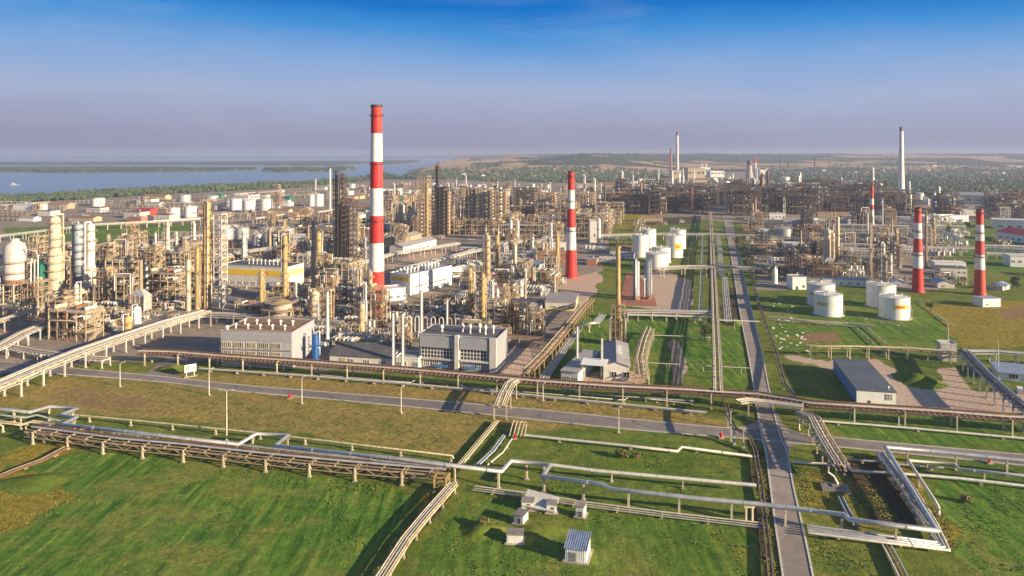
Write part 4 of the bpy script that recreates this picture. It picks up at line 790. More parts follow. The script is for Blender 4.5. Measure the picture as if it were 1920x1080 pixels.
rack('truss_rack', 'cream truss of pipes along the lit side of the grey roofed shed', 'pipe rack', [(1205, 722), (1200, 690), (1208, 655), (1218, 630)], 5, [(2.6, [(-1.8, .2, CR), (0, .2, RU), (1.8, .2, CR)]), (4.2, [(-1.2, .2, CR), (.6, .18, 'light panel')])], 5.5, CR, .35, rung=2.2)
# left diagonal racks
LD = [(-3, .3, SV), (-2.1, .22, CR), (-1.2, .26, 'light panel'), (-.2, .2, RU), (.7, .22, CR), (1.7, .26, GV), (2.7, .32, SV)]
rack('diagonal_rack', 'big pale diagonal pipe bridge on tall paired posts', 'pipe rack', [(-40, 770), (20, 745), (85, 715), (150, 688), (225, 660), (310, 630), (388, 607)], 6.4, [(4.6, LD[::2]), (6.6, LD)], 12, CR, .5, rung=4, post_m='light panel')
rack('flat_rack', 'pale rack continuing from the diagonal bridge behind the brown roofed hall', 'pipe rack', [(390, 609), (450, 612), (575, 620), (640, 628)], 5, [(6.0, LD[1:6]), (4.4, LD[::3])], 13, CR, .4)
rack('branch_rack', 'low white pipe bridge in front of the cream drum reactor', 'pipe rack', [(-40, 690), (0, 672), (45, 645), (90, 625)], 6, [(5.0, LD)], 11, 'light panel', .45, rung=4)
rack('branch_rack', 'brownish rack curving from the paved road under the diagonal bridge', 'pipe rack', [(-60, 660), (0, 660), (60, 672), (130, 682), (200, 688)], 4.4, [(3.2, LD[1:6])], 11, 'light panel', .42, rung=2.5)
rack('branch_rack', 'white pipe bridge beyond the low one near the cream drum reactor', 'pipe rack', [(-40, 635), (20, 615), (95, 588)], 5, [(5.5, LD[1:6])], 11, CR, .45)
# right-hand racks
rack('yellow_green_rack', 'pale ochre pipe rack on slim posts behind the dark roofed shed', 'pipe rack', [(1511, 668), (1534, 671), (1600, 671), (1700, 674), (1800, 682)], 2.6, [(5.0, [(-.8, .16, 'pale yellow'), (0, .18, CR), (.8, .16, CR)]), (3.9, [(-.6, .14, 'pale yellow'), (.6, .14, RU)])], 8.2, CR, .3, side=False)
rack('shaded_rack', 'dark blue shaded pipe bridge slanting down on paired posts', 'pipe rack', [(1806, 684), (1830, 712), (1858, 742), (1890, 772), (1935, 812)], 4.5, [(5.2, [(-1.5, .3, 'grey blue steel'), (-.5, .3, 'grey blue steel'), (.5, .3, 'dark steel'), (1.5, .3, 'grey blue steel')]), (6.4, [(-1.0, .3, 'grey blue steel'), (.8, .3, 'dark steel')])], 8.5, 'grey blue steel', .42, rung=2.5)  # blue shade of the bridge is put into its steel and pipe colours
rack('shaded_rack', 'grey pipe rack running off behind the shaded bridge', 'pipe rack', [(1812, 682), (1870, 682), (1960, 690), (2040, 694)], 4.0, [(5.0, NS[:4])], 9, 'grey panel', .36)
rack('yellow_green_rack', 'thin fence like pipe line across the lawn before the white tanks', 'pipe line', [(1440, 600), (1520, 608), (1590, 612), (1640, 618)], 1.4, [(1.8, [(-.4, .16, 'light panel'), (.4, .16, CR)])], 9, CR, .25)
for a_, b_, lb in (((1604, 612), (1662, 664), 'thin pale pipe running down the lawn from the olive logo tank'), ((1624, 611), (1684, 662), 'thin pale pipe on the lawn nearer the faded logo tank'), ((1448, 600), (1604, 612), 'low pale pipe line crossing the lawn in front of the olive logo tank'), ((1700, 612), (1612, 594), 'low pale pipe between the two pairs of logo tanks'), ((1725, 566), (1790, 612), 'pale pipe at the foot of the weedy slope beside the tanks')):
    pipeline('lawn_pipe', lb, 'pipe', [(*a_, .7), (*b_, .7)], .16, 'light panel', 9, pw=.25)
# ------------------------------------------------------------------ buildings
G1 = dict(frame='light panel', glass='glass warm'); G2 = dict(frame='white paint', glass='glass')
wB = (P(545, 690) - P(414, 687)).length
hB = HT(688, 622)
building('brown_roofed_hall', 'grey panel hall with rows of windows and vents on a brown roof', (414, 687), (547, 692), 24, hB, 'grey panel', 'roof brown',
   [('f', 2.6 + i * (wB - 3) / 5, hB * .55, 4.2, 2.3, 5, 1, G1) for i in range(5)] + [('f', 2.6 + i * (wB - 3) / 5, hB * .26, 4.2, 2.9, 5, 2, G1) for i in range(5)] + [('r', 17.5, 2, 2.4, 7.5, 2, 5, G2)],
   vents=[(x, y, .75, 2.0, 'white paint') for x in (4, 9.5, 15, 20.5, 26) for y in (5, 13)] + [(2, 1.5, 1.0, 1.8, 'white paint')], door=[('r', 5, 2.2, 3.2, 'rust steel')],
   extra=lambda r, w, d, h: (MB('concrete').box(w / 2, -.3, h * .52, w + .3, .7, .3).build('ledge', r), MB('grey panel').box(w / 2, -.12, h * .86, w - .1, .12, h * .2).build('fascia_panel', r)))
wC = (P(930, 697) - P(786, 688)).length; hC = HT(690, 629)
def bays(r, w, d, h):
    for i, (x0, x1) in enumerate(((.02, .46), (.54, .90))):
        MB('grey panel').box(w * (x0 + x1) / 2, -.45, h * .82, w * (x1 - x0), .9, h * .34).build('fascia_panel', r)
        MB('light panel').box(w * (x0 + x1) / 2, -.55, h * .30, w * (x1 - x0), 1.1, .6).build('ledge', r)
    MB('light panel').box(w * .5, -.8, h * .54, w * .05, 1.6, h * 1.06).build('pilaster', r)
    MB('light panel').box(w * .955, -.6, h * .52, w * .085, 1.2, h * 1.03).build('pilaster', r)
    for x in (w * .3, w * .68): MB('blue cladding').box(x, -1.6, 1.6, w * .16, 3.0, .3).build('door_canopy', r)
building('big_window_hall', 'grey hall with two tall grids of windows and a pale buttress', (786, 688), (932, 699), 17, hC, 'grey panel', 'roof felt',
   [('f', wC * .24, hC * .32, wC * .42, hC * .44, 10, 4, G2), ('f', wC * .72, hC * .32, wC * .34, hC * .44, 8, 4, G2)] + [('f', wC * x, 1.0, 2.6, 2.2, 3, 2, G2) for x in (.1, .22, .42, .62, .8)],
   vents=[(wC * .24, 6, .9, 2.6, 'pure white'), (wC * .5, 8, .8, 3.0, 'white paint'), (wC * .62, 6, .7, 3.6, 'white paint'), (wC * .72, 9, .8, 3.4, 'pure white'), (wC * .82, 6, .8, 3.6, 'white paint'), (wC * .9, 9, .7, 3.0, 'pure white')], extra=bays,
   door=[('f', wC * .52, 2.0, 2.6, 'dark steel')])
def sign(r, w, d, h):
    k = MB('yellow band'); k.box(w * .5, -.06, h * .72, w * .98, .16, h * .27); k.use('orange mark')
    for i, sx in enumerate((.5, .3, .45, .25, .5, .35)): k.box(w * .66 + i * .8, -.16, h * .72, sx, .06, h * .14)
    k.build('sign_band', r)
    k = MB('pale yellow'); k.box(w + .08, d * .5, h * .7, .16, d * .96, h * .3); k.build('side_band', r)
building('yellow_banded_hall', 'long hall with bright yellow band under its dark roof', (412, 535), (536, 542), 22, HT(538, 500), 'light panel', 'roof felt',
   [('f', 6 + i * 5.2, 1.6, 3.0, 2.0, 4, 1, G2) for i in range(7)], vents=[(16 + i * 3.2, 10, .7, 3.2, 'white paint') for i in range(8)], extra=sign)
def sign2(r, w, d, h):
    k = MB('yellow band'); k.box(w * .5, -.07, h * .78, w * .9, .16, h * .2); k.use('orange mark')
    for i, sx in enumerate((.5, .3, .5, .35)): k.box(w * .5 + i * .75, -.17, h * .78, sx, .06, h * .09)
    k.build('sign_band', r)
ang = math.atan2((P(815, 535) - P(768, 553)).y, (P(815, 535) - P(768, 553)).x)
wH = (P(768, 553) - P(732, 548)).length
building('white_vented_hall', 'white hall with rows of white roof vents and an orange sign band', (732, 549), (769, 554), 44, HT(551, 514), 'pure white', 'roof grey',
   [('r', 6 + i * 5, 4.2, 4.2, 1.2, 6, 1, G2) for i in range(7)] + [('f', 5, 1, 2, 1.6, 2, 1, G2)], vents=[(x, 5 + i * 3.6, .9, 2.4, 'pure white') for i in range(10) for x in (wH * .25, wH * .6)], extra=sign2, door=[('r', 3, 2.4, 3, 'grey blue steel')])
building('white_annexe', 'plain white cube annexe joined behind the vented hall', (815, 530), (842, 527), 18, HT(528, 500), 'pure white', 'roof grey', [('f', 4, 1.6, 1.6, 1.8, 2, 2, G2), ('f', 9, 1.6, 1.6, 1.8, 2, 2, G2)])
building('white_lean_shed', 'low slanting white shed row behind the cube annexe', (848, 521), (905, 507), 8, HT(515, 501), 'pure white', 'white paint', [('f', 5 + i * 6, 1.2, 2, 1.4, 2, 1, G2) for i in range(5)], roof='gable_x', rise=1)
building('white_lean_shed', 'white flat block below the vented hall beside the tall chimney', (722, 566), (760, 562), 12, HT(564, 543), 'pure white', 'white paint', [('f', 4 + i * 4.5, 1.6, 1.8, 1.6, 2, 1, G2) for i in range(3)])
building('low_pitched_shed', 'wide low shed with dark pitched roof between the two grey halls', (618, 683), (735, 690), 20, HT(686, 668), 'white paint', 'roof felt', [('f', 10 + i * 7, 1.2, 2.2, 1.6, 3, 1, G2) for i in range(4)], roof='gable_x', rise=3.2,
   door=[('f', 6, 2.6, 3.0, 'sand render')])
building('small_white_house', 'little white house beside the pair of white stacks', (742, 690), (784, 693), 10, HT(691, 672), 'white paint', 'roof grey', [('f', 4, 1.2, 1.8, 1.8, 2, 1, G2), ('f', 9, 1.2, 1.8, 1.8, 2, 1, G2)])
building('dark_roofed_shed', 'long shed with dark slate roof, blue side wall and white end', (1606, 757), (1676, 759), 40, HT(757, 731), 'blue cladding', 'roof slate blue',
   [('f', 10.2, 2.2, 1.0, 2.0, 2, 2, G2), ('f', 11.4, 2.2, .8, 2.0, 2, 2, G2)], front_m='pure white', door=[('f', 4.2, 1.0, 1.5, 'dark steel')], parapet=False, vents=[(11, 2, .4, 1.2, 'white paint')], yaw=-R(13), cat_='shed')
b_ = None
building('grey_roofed_shed', 'grey roofed shed with skylight strip beside the cream truss', (1132, 712), (1180, 714), 34, HT(713, 686), 'light panel', 'roof grey', [('f', 4 + i * 5, 1.4, 2.2, 2.0, 2, 1, G2) for i in range(2)], roof='gable_y', rise=1.6,
   extra=lambda r, w, d, h: [MB('pure white').box(w * .62, d * (.45 + .12 * i), h + 1.4, 2.2, 2.6, .7).build('skylight', r) for i in range(3)], cat_='shed')
building('grey_roofed_shed', 'narrow flat shed with pale peeling front wall next to the canopy', (1052, 716), (1084, 720), 32, HT(718, 697), 'white paint', 'roof grey', [('f', 3 + i * 3, 1.2, 1.4, 1.2, 2, 1, G2) for i in range(2)], door=[('r', 8, 2.4, 3.0, 'grey blue steel')], cat_='shed', parapet=False)
def canopy():
    a = P(1093, 712); root = thing('canopy', 'flat white canopy on posts between the two grey roofed sheds', 'canopy', a, -GA)
    h = HT(712, 682); k = MB('pure white'); k.box(4.2, 3, h + .2, 10, 9, .35); k.build('roof', root)
    for x in (0, 8.4):
        for y in (-.8, 6.8): k = MB('white paint'); k.box(x, y, h / 2, .35, .35, h); k.build('post', root)
canopy()
building('low_dark_roof_building', 'low white building with flat dark roof before the teal shed', (938, 584), (1010, 588), 20, HT(586, 575), 'white paint', 'roof felt', [('f', 6 + i * 6, 1.0, 3, 1.6, 3, 1, G2) for i in range(4)], parapet=False)
building('grey_flat_building', 'flat grey roofed building with pale yellow front by the paved pad', (1022, 582), (1077, 584), 28, HT(583, 567), 'light panel', 'roof grey', [('f', 5 + i * 5, 1.2, 3, 1.6, 3, 1, G2) for i in range(4)], parapet=False,
   extra=lambda r, w, d, h: (MB('pale yellow').box(w / 2, -.08, h * .2, w * .96, .16, h * .36).build('yellow_strip', r), MB('pale yellow').box(w + .08, d / 2, h * .5, .16, d * .96, h * .5).build('yellow_panel', r)))
building('garage', 'white garage with dark gateway beside the long low white building', (1486, 543), (1512, 543), 10, HT(543, 521), 'pure white', 'roof grey', [('f', 7.6, 1.2, 1.6, 1.8, 2, 1, G2)], door=[('r', 4, 3, 4, 'grey blue steel'), ('f', 3, 1.4, 2.2, 'dark steel')])
building('long_white_building', 'long low white building behind the logo tanks', (1543, 535), (1638, 538), 10, HT(536, 524), 'pure white', 'roof grey', [('f', 6 + i * 5.5, 1.0, 1.6, 1.4, 2, 1, G2) for i in range(6)], parapet=False)
building('white_box_hut', 'white box hut with flat roof on open grass below the orange chimney', (1843, 576), (1876, 575), 8, HT(575, 560), 'pure white', 'roof sheet', [('f', 3, 1, 1.2, 1, 2, 1, G2)], cat_='hut', parapet=False)
building('blue_roof_barn', 'blue pitched roof barn between the two striped chimneys', (1758, 540), (1790, 541), 12, HT(540, 531), 'light panel', 'roof sheet', [('f', 4, .8, 1.6, 1, 2, 1, G2)], roof='gable_y', cat_='barn')
building('blue_roof_barn', 'small grey gabled barn beside the foot of the orange chimney', (1852, 541), (1880, 545), 10, HT(543, 535), 'light panel', 'roof sheet', [('f', 4, .8, 1.6, 1, 2, 1, G2)], roof='gable_y', cat_='barn')
building('blue_roof_barn', 'low blue roofed barn in front of the middle striped chimney unit', (1672, 537), (1700, 538), 10, HT(537, 529), 'grey blue steel', 'roof sheet', [('f', 4, .8, 1.6, 1, 2, 1, G2)], roof='gable_y', cat_='barn')
building('red_roofed_building', 'white building with bright red roof at the edge of the plant', (1868, 448), (1960, 462), 30, HT(455, 440), 'pure white', 'red paint', [('f', 6 + i * 8, 1.6, 4, 2, 4, 1, G2) for i in range(6)], roof='gable_x', rise=4)
building('long_white_hall', 'long white hall with dark windows behind the slanting conveyor', (1736, 418), (1816, 416), 24, HT(417, 406), 'pure white', 'white paint', [('f', 5 + i * 6, 3, 4, 2, 4, 1, G2) for i in range(3)])
building('pink_roofed_works', 'long pale works with pink roof near the far forest', (1770, 378), (1845, 380), 40, HT(379, 366), 'light panel', 'roof grey', [('f', 12 + i * 14, 3, 8, 3, 6, 1, G2) for i in range(6)], roof='gable_x', rise=5)
building('pink_roofed_works', 'long works with reddish roof at the far edge of the plant', (1860, 384), (1975, 386), 40, HT(385, 367), 'sand render', 'roof brown', [('f', 12 + i * 14, 3, 8, 3, 6, 1, G2) for i in range(8)], roof='gable_x', rise=6)
building('white_works', 'wide white works with two stacked blocks by the red roofed building', (1862, 428), (1960, 432), 30, HT(430, 414), 'pure white', 'white paint', [('f', 8 + i * 9, 2, 5, 2, 4, 1, G2) for i in range(7)])
building('grey_yard_shed', 'flat grey shed behind the shaded pipe bridge', (1872, 712), (1965, 722), 16, HT(716, 702), 'white paint', 'roof sheet', [('f', 5 + i * 6, 1.0, 3, 1.8, 3, 1, G2) for i in range(4)], parapet=False, cat_='shed')
building('pipe_cabin', 'cream cabin on the pale ochre rack near the slanting bridge', (1764, 677), (1794, 679), 6, HT(678, 647), 'light panel', 'light panel', [('f', 4, 4.2, 2, 1, 2, 1, G2)], cat_='cabin')
# small white huts on the meadow
def hut():
    a, b = P(1060, 1052), P(1099, 1058); d = b - a; root = thing('metal_hut', 'white metal hut with ribbed blue grey roof alone in the meadow', 'hut', a, math.atan2(d.y, d.x)); w, dp, h = d.length, 5.6, 3.0
    k = MB('pure white'); k.add([(0, 0, 0), (w, 0, 0), (w, dp, 0), (0, dp, 0), (0, 0, h), (w, 0, h), (w, dp, h + .9), (0, dp, h + .9)], [(0, 1, 5, 4), (1, 2, 6, 5), (2, 3, 7, 6), (3, 0, 4, 7)])
    for i in range(1, 10): k.box(w * i / 10, -.03, h / 2, .08, .06, h - .1)
    k.build('wall', root)
    k = MB('roof sheet'); vs = [(-.25, -.35, h - .02), (w + .25, -.35, h - .02), (w + .25, dp + .25, h + .98), (-.25, dp + .25, h + .98)]; k.add(vs + [(x, y, z + .12) for x, y, z in vs], [(3, 2, 1, 0), (4, 5, 6, 7), (0, 1, 5, 4), (1, 2, 6, 5), (2, 3, 7, 6), (3, 0, 4, 7)])
    for i in range(11): x = -.2 + (w + .4) * i / 10; k.rail((x, -.35, h + .14), (x, dp + .25, h + 1.14), .1, .12)
    k.build('roof', root)
    k = MB('grey panel'); k.box(w * .36, -.08, 1.15, 1.5, .1, 2.1); k.use('roof felt')
    for i in range(5): k.box(w * .36, -.15, .45 + i * .36, 1.3, .05, .16)
    k.build('door', root)
    k = MB('concrete'); k.box(w / 2, dp / 2, .1, w + 1.2, dp + 1.0, .3); k.build('plinth', root)
hut()
def box_hut(label, px, py, w, d, h, rz, door=True):
    root = thing('vent_box', label, 'kiosk', P(px, py), rz, 'small white kiosks on the meadow')
    k = MB('white paint'); k.box(0, d / 2, h / 2 + .1, w, d, h); k.build('wall', root)
    k = MB('old concrete'); k.box(0, d / 2, h + .2, w + .35, d + .35, .22); k.build('roof', root)
    k = MB('concrete'); k.box(0, d / 2, .1, w + .9, d + .9, .25); k.build('plinth', root)
    if door: k = MB('brown steel'); k.box(w * .1, -.05, .95, .7, .12, 1.3); k.build('door', root)
box_hut('small white kiosk with brown door at the near end of the tilted slab', 989, 957, 3.0, 2.6, 1.9, R(-8)); box_hut('small white kiosk with grey roof at the far end of the tilted slab', 1034, 963, 2.4, 2.6, 2.0, R(-8))
box_hut('narrow white kiosk standing apart on bright grass below the pipe posts', 1087, 971, 2.0, 2.6, 2.6, R(-20)); box_hut('white kiosk on its own between tilted slab and lowest kiosk', 972, 984, 2.4, 3.2, 2.1, R(-25)); box_hut('wide white kiosk without door, lowest of the little group', 965, 1020, 3.6, 2.8, 1.9, R(-6), False)
def slab():
    root = thing('cellar_cover', 'sloping pale roof slab over a sunken cellar between two kiosks', 'cellar', P(1010, 955), R(-16)); k = MB('light panel')
    k.add([(-4, -1.6, 1.0), (4.6, -1.6, .6), (4.6, 3.2, 2.0), (-4, 4.4, 2.4), (-4, -1.6, 1.3), (4.6, -1.6, .9), (4.6, 3.2, 2.3), (-4, 4.4, 2.7)], [(3, 2, 1, 0), (4, 5, 6, 7), (0, 1, 5, 4), (1, 2, 6, 5), (2, 3, 7, 6), (3, 0, 4, 7)]); k.build('roof', root)
    k = MB('white paint'); k.box(.2, 1.2, .5, 7.6, 4.2, 1.0); k.build('wall', root)
slab()
# ------------------------------------------------------------------ tanks
YB = ('yellow band', 'orange mark')
tank('tall white tank at the front corner of the tank group by the main rack', 1204, 483, 443, 14.5)
tank('tall white tank hidden behind the front corner tank', 1219, 466, 432, 13.5, seed=1)
tank('tall white tank with orange logo band', 1268, 484, 444, 15.5, band=(*YB, -1.75, -.7, .40, .66))
tank('white tank standing behind the orange logo tank', 1275, 467, 433, 14, seed=2)
tank('low wide white tank closely behind the grey cylinders', 1236, 506, 478, 21.5, seed=.4); tank('white tank just behind the low wide one', 1243, 494, 467, 17.5, seed=1)
tank('white tank with olive logo band on its shaded side', 1564, 595, 557, 25.5, band=('pale yellow', 'yellow ochre', -2.9, -2.0, .5, .68)); tank('white tank hidden behind the olive logo tank', 1550, 576, 537, 24.5, seed=1, band=('pale yellow', 'yellow ochre', -2.9, -2.2, .5, .68))
tank('white tank with faded red and yellow logo', 1691, 601, 562, 26.5, band=('yellow band', 'red brick paint', -2.1, -1.0, .52, .72)); tank('white tank with dark rail ring behind the faded logo tank', 1665, 579, 538, 25.5, seed=1, band=('yellow ochre', 'rust steel', -2.1, -1.2, .36, .5))
for i, (px, yb, yt, hw, lb) in enumerate(((419, 463, 430, 13, 'grey silver tank with a stub roof next to the yellow column'), (449, 458, 429, 13, 'grey silver tank second along from the yellow column'), (480, 468, 440, 11, 'grey silver tank third along from the yellow column'), (508, 464, 436, 12, 'grey silver tank with bright domed roof before the brown tower'), (537, 452, 430, 11, 'grey silver tank at the end of the row by the brown tower'))):
    tank(lb, px, yb, yt, hw, SV, 'galvanised', seed=i, stair=False, group='row of silver tanks')
for i, (px, yb, yt, hw, lb) in enumerate(((438, 395, 374, 10.5, 'white tank beside the yellow column top on the far plant edge'), (462, 399, 377, 11.5, 'white tank with yellow trim in the far row of three'), (495, 395, 374, 11.5, 'white tank alone by the green roofed shed'), (322, 411, 391, 10, 'small white tank in front of the far red shed'), (352, 408, 388, 11, 'white tank pair mate close to the far red shed'), (583, 387, 366, 7, 'white tank next to the slim white mast'), (596, 387, 365, 8, 'white tank of the pair beside the brown twin towers'),
    (729, 368, 356, 6.5, 'small cream tank behind the tallest chimney'), (746, 366, 354, 7, 'small cream tank further behind the tallest chimney'), (855, 362, 353, 7, 'small white tank before the tan upland field'), (1437, 446, 432, 10, 'squat white tank beside the main road beyond the cross rack'))):
    tank(lb, px, yb, yt, hw, 'tank white' if 'cream' not in lb else 'light panel', seed=i, stair=False)
# ------------------------------------------------------------------ columns, stacks and towers that stand out
def reactor():
    base = P(28, 592); s_ = MPP(592); H, z0 = HT(592, 450), HT(592, 530); r_ = 19 * s_; root = thing('reactor_drum', 'fat domed cream reactor drum with reddish skirt raised on a steel frame', 'reactor', base, -GA); reserve(base, r_ + 3)
    k = MB('light panel'); k.lathe([(r_, z0 + 2.2), (r_, H - r_ * .9), (r_ * .92, H - r_ * .6), (r_ * .7, H - r_ * .3), (r_ * .38, H - r_ * .12), (r_ * .38, H + .6), (r_ * .2, H + 1)], 28)
    for f_ in (.25, .5, .75): z = z0 + (H - r_ - z0) * f_; k.lathe([(r_ + .02, z), (r_ + .12, z + .1), (r_ + .12, z + .3), (r_ + .02, z + .4)], 28, cap=False)
    k.build('shell', root); k = MB('rust steel'); k.lathe([(r_ * 1.04, z0), (r_ * 1.04, z0 + 2.2)], 28); k.build('skirt', root)
    for f_ in (.3, .62): k = MB('rust steel'); z = z0 + (H - r_ - z0) * f_; k.deckring(z, r_, r_ + 1.1, 24); k.ringrail(z + .1, r_ + 1.05, 18, .08); k.build('platform', root)
    k = MB('cream steel'); w = r_ * 1.25
    for x in (-w, 0, w):
        for y in (-w, w): k.box(x, y, z0 / 2, .55, .55, z0)
    for z in (z0 * .35, z0 * .7, z0):
        for y in (-w, w): k.rail((-w, y, z), (w, y, z), .4)
        for x in (-w, w): k.rail((x, -w, z), (x, w, z), .4)
    for x in (-w, 0): k.rail((x, -w, 0), (x + w, -w, z0 * .7), .25)
    k.box(0, 0, z0 - .1, 2 * w, 2 * w, .25); k.build('steel_frame', root)
    for i in range(3): k = MB('light panel'); x = w + 4 + i * 2.4; k.tube([(x, 0, 1), (x, 0, H * .72), (x + .6, 0, H * .76)] if i < 2 else [(x, 0, 1), (x, 0, H * .8), (x - 1.4, 0, H * .86), (r_ * .4, 0, H * .9)], .35, 8); k.build('pipe', root)
reactor()
column('tall cream column ringed by many platforms near the reactor drum', 103, 562, 405, 10, CR, 8, 2, .55)
column('blue grey column wrapped in dark platform rings', 147, 545, 419, 8, 'grey blue steel', 7, 3, None, pm='dark steel')
column('slender cream column beside the blue grey one', 170, 560, 419, 7.5, 'light panel', 6, 4, .4)
column('very tall yellow column with stairs next to a lattice mast', 388, 578, 377, 7, 'yellow ochre', 9, 5, None, pm='rust steel'); column('slim ochre column in front of the very tall yellow one', 370, 580, 463, 4.6, 'yellow ochre', 3, 6); column('slim cream column in front of the very tall yellow one', 353, 583, 487, 4, CR, 2, 7)
column('yellow column rising behind the yellow banded hall', 534, 556, 441, 5, 'yellow ochre', 3, 8); column('thin rust orange stack behind the yellow banded hall', 588, 566, 414, 3.8, 'tan steel', 2, 9); column('ochre column next to the thin rust orange stack', 598, 500, 435, 5.5, 'yellow ochre', 2, 10)
column('cream column in front of the tallest chimney', 672, 600, 503, 5.5, CR, 5, 11); column('cream column standing against the tallest chimney base', 694, 598, 508, 4.6, 'tan steel', 4, 12)
column('ochre ringed column behind the round platform heater', 590, 612, 545, 8, CR, 5, 13); column('small squat yellow vessel below the diagonal bridge', 240, 628, 592, 7, 'yellow ochre', 1, 14); column('small white vessel above the squat yellow one', 257, 606, 574, 7, 'pure white', 1, 15)
column('tall tan ladder column in the yard behind the window hall', 914, 556, 440, 5.5, 'tan steel', 7, 16); column('slim white stack in the yard before the paved pad chimney', 966, 516, 458, 3.4, CR, 1, 17); column('white stack pair mate by the white yard buildings', 958, 458, 412, 2.6, 'white paint', 1, 18); column('second white stack of the pair by the yard buildings', 971, 457, 412, 2.6, 'white paint', 1, 19)
column('stout white cylinder in the yard near the teal shed', 977, 555, 526, 4.6, 'white paint', 1, 20); column('ochre tree like column behind the window hall yard', 962, 622, 568, 8, 'yellow ochre', 6, 21); column('white stack beside the open steel frame near the paved pad chimney', 1123, 458, 410, 3.2, 'white paint', 1, 22)
column('grey cylinder with red base, nearer the yellow stack', 1193, 562, 488, 6.4, 'grey blue steel', 0, 23, skirt='rust steel', name='silo_cylinder'); column('grey cylinder with red base, nearer the low wide tank', 1215, 560, 488, 6.4, 'grey blue steel', 0, 24, skirt='rust steel', name='silo_cylinder')
column('bright blue vessel standing by the brown roofed hall', 591, 680, 626, 6, 'blue paint', 1, 25, name='blue_vessel', pm='blue paint'); column('slim white vessel at the edge of the unit by the main road', 1453, 531, 503, 4.6, 'pure white', 1, 26)
column('tall thin white stack in the unit past the main road', 1571, 490, 406, 3.0, CR, 1, 27); column('tall dark red mast in the unit before the striped chimneys', 1633, 534, 420, 2.4, 'rust steel', 3, 28); column('slim pole stack behind the middle striped chimney', 1736, 500, 395, 1.8, 'tan steel', 1, 29)
column('cream column in the unit before the striped chimneys', 1659, 540, 478, 4.6, CR, 5, 30); column('white column beside the cream one before the striped chimneys', 1670, 516, 478, 2.6, 'white paint', 1, 31); column('grey twin column at the near end of the unit past the road', 1553, 492, 430, 5, CR, 4, 32); column('shorter grey column next to the twin column', 1561, 492, 436, 4, CR, 3, 33)
for i, (px, yb, yt, hw, lb) in enumerate(((614, 637, 547, 3.2, 'white vent stack behind the brown roofed hall'), (737, 692, 587, 2.7, 'white stack of the close pair, next to the pitched shed'), (755, 694, 588, 2.7, 'white stack of the close pair, next to the window hall'), (790, 640, 546, 2.6, 'tall white stack rising behind the window hall'), (838, 640, 562, 2.0, 'thin white stack above the window hall roof'), (1128, 706, 634, 1.8, 'thin white stack beside the canopy'), (1082, 700, 612, 2.2, 'white bent stack behind the narrow flat shed'), (985, 562, 512, 2.2, 'thin cream stack in the yard of the teal shed'), (1040, 560, 516, 2.4, 'thin cream stack at the corner of the paved pad'), (880, 560, 490, 1.6, 'thin grey mast in the yard beyond the vented hall'), (619, 400, 316, 2.2, 'slim white mast beside the brown twin towers'), (1113, 395, 355, 1.6, 'thin dark stack beyond the open steel frame'), (1134, 400, 346, 1.7, 'thin dark stack further beyond the open steel frame'), (1598, 400, 378, 1.6, 'short white stack in the dark pipe maze'), (1627, 445, 400, 1.7, 'white stack in front of the thin striped chimney'), (1655, 430, 372, 1.2, 'thin white mast just past the thin striped chimney'))):
    chimney('vent_stack', lb, px, yb, yt, hw, hw * .8, [(yt, yb, 'pure white' if 'white' in lb else 'dark steel' if 'dark' in lb else CR)], decks=False, cat_='stack')
def frame_tower(label, px, yb, yt, wpx, m, name='steel_tower', inner=None, nb=2, depth=None, cat_='steel tower', lev=4.0, skip=0):
    """open braced tower with decks"""
    base = P(px, yb); s_ = MPP(yb); w = wpx * s_; d = depth or w; H = HT(yb, yt); root = thing(name, label, cat_, base + V * (d / 2), -GA); reserve(base, w * .75)
    nl = max(2, int(H / lev)); t_ = max(.3, w / 26); k = MB(m)
    for i in range(nb + 1):
        for j in (0, 1): k.box(-w / 2 + w * i / nb, -d / 2 + d * j, H / 2, t_ * 1.3, t_ * 1.3, H)
    for l in range(1, nl + 1):
        z = H * l / nl
        for j in (0, 1): k.rail((-w / 2, -d / 2 + d * j, z), (w / 2, -d / 2 + d * j, z), t_)
        for i in range(nb + 1): k.rail((-w / 2 + w * i / nb, -d / 2, z), (-w / 2 + w * i / nb, d / 2, z), t_)
        z0 = H * (l - 1) / nl
        for i in range(nb):
            if (i + l) % 2: k.rail((-w / 2 + w * i / nb, -d / 2, z0), (-w / 2 + w * (i + 1) / nb, -d / 2, z), t_ * .6)
            else: k.rail((-w / 2 + w * (i + 1) / nb, -d / 2, z0), (-w / 2 + w * i / nb, -d / 2, z), t_ * .6)
        k.rail((w / 2, -d / 2, z0), (w / 2, d / 2, z), t_ * .6)
    k.build('steel_frame', root)
    for l in range(1, nl + 1, 1 + skip):
        z = H * l / nl; k = MB(m); k.box(0, 0, z + t_ * .5 + .06, w * .96, d * .96, .12)
        for a, b in (((-w / 2, -d / 2), (w / 2, -d / 2)), ((w / 2, -d / 2), (w / 2, d / 2))): k.rail((*a, z + 1.3), (*b, z + 1.3), .1); k.rail((*a, z + .8), (*b, z + .8), .08)
        k.build('deck', root)
    for j, (ox, r_, mm, hf) in enumerate(inner or ()):
        k = MB(mm); k.lathe([(r_ * s_, .5), (r_ * s_, H * hf - r_ * s_ * .5), (r_ * s_ * .6, H * hf - .2), (.2, H * hf)], 14); k.build('vessel', root, (ox * s_, 0, 0))
    return root
frame_tower('latticed steel mast with zigzag stairs against the tall yellow column', 408, 580, 402, 17, 'light panel', 'lattice_mast', nb=1)
frame_tower('dark brown twin coke tower, wide open frame below', 640, 490, 388, 32, 'dark steel', inner=[(-10, 4, BR, 1.05), (0, 4, 'dark steel', 1.0), (10, 4, BR, 1.0)], nb=4)
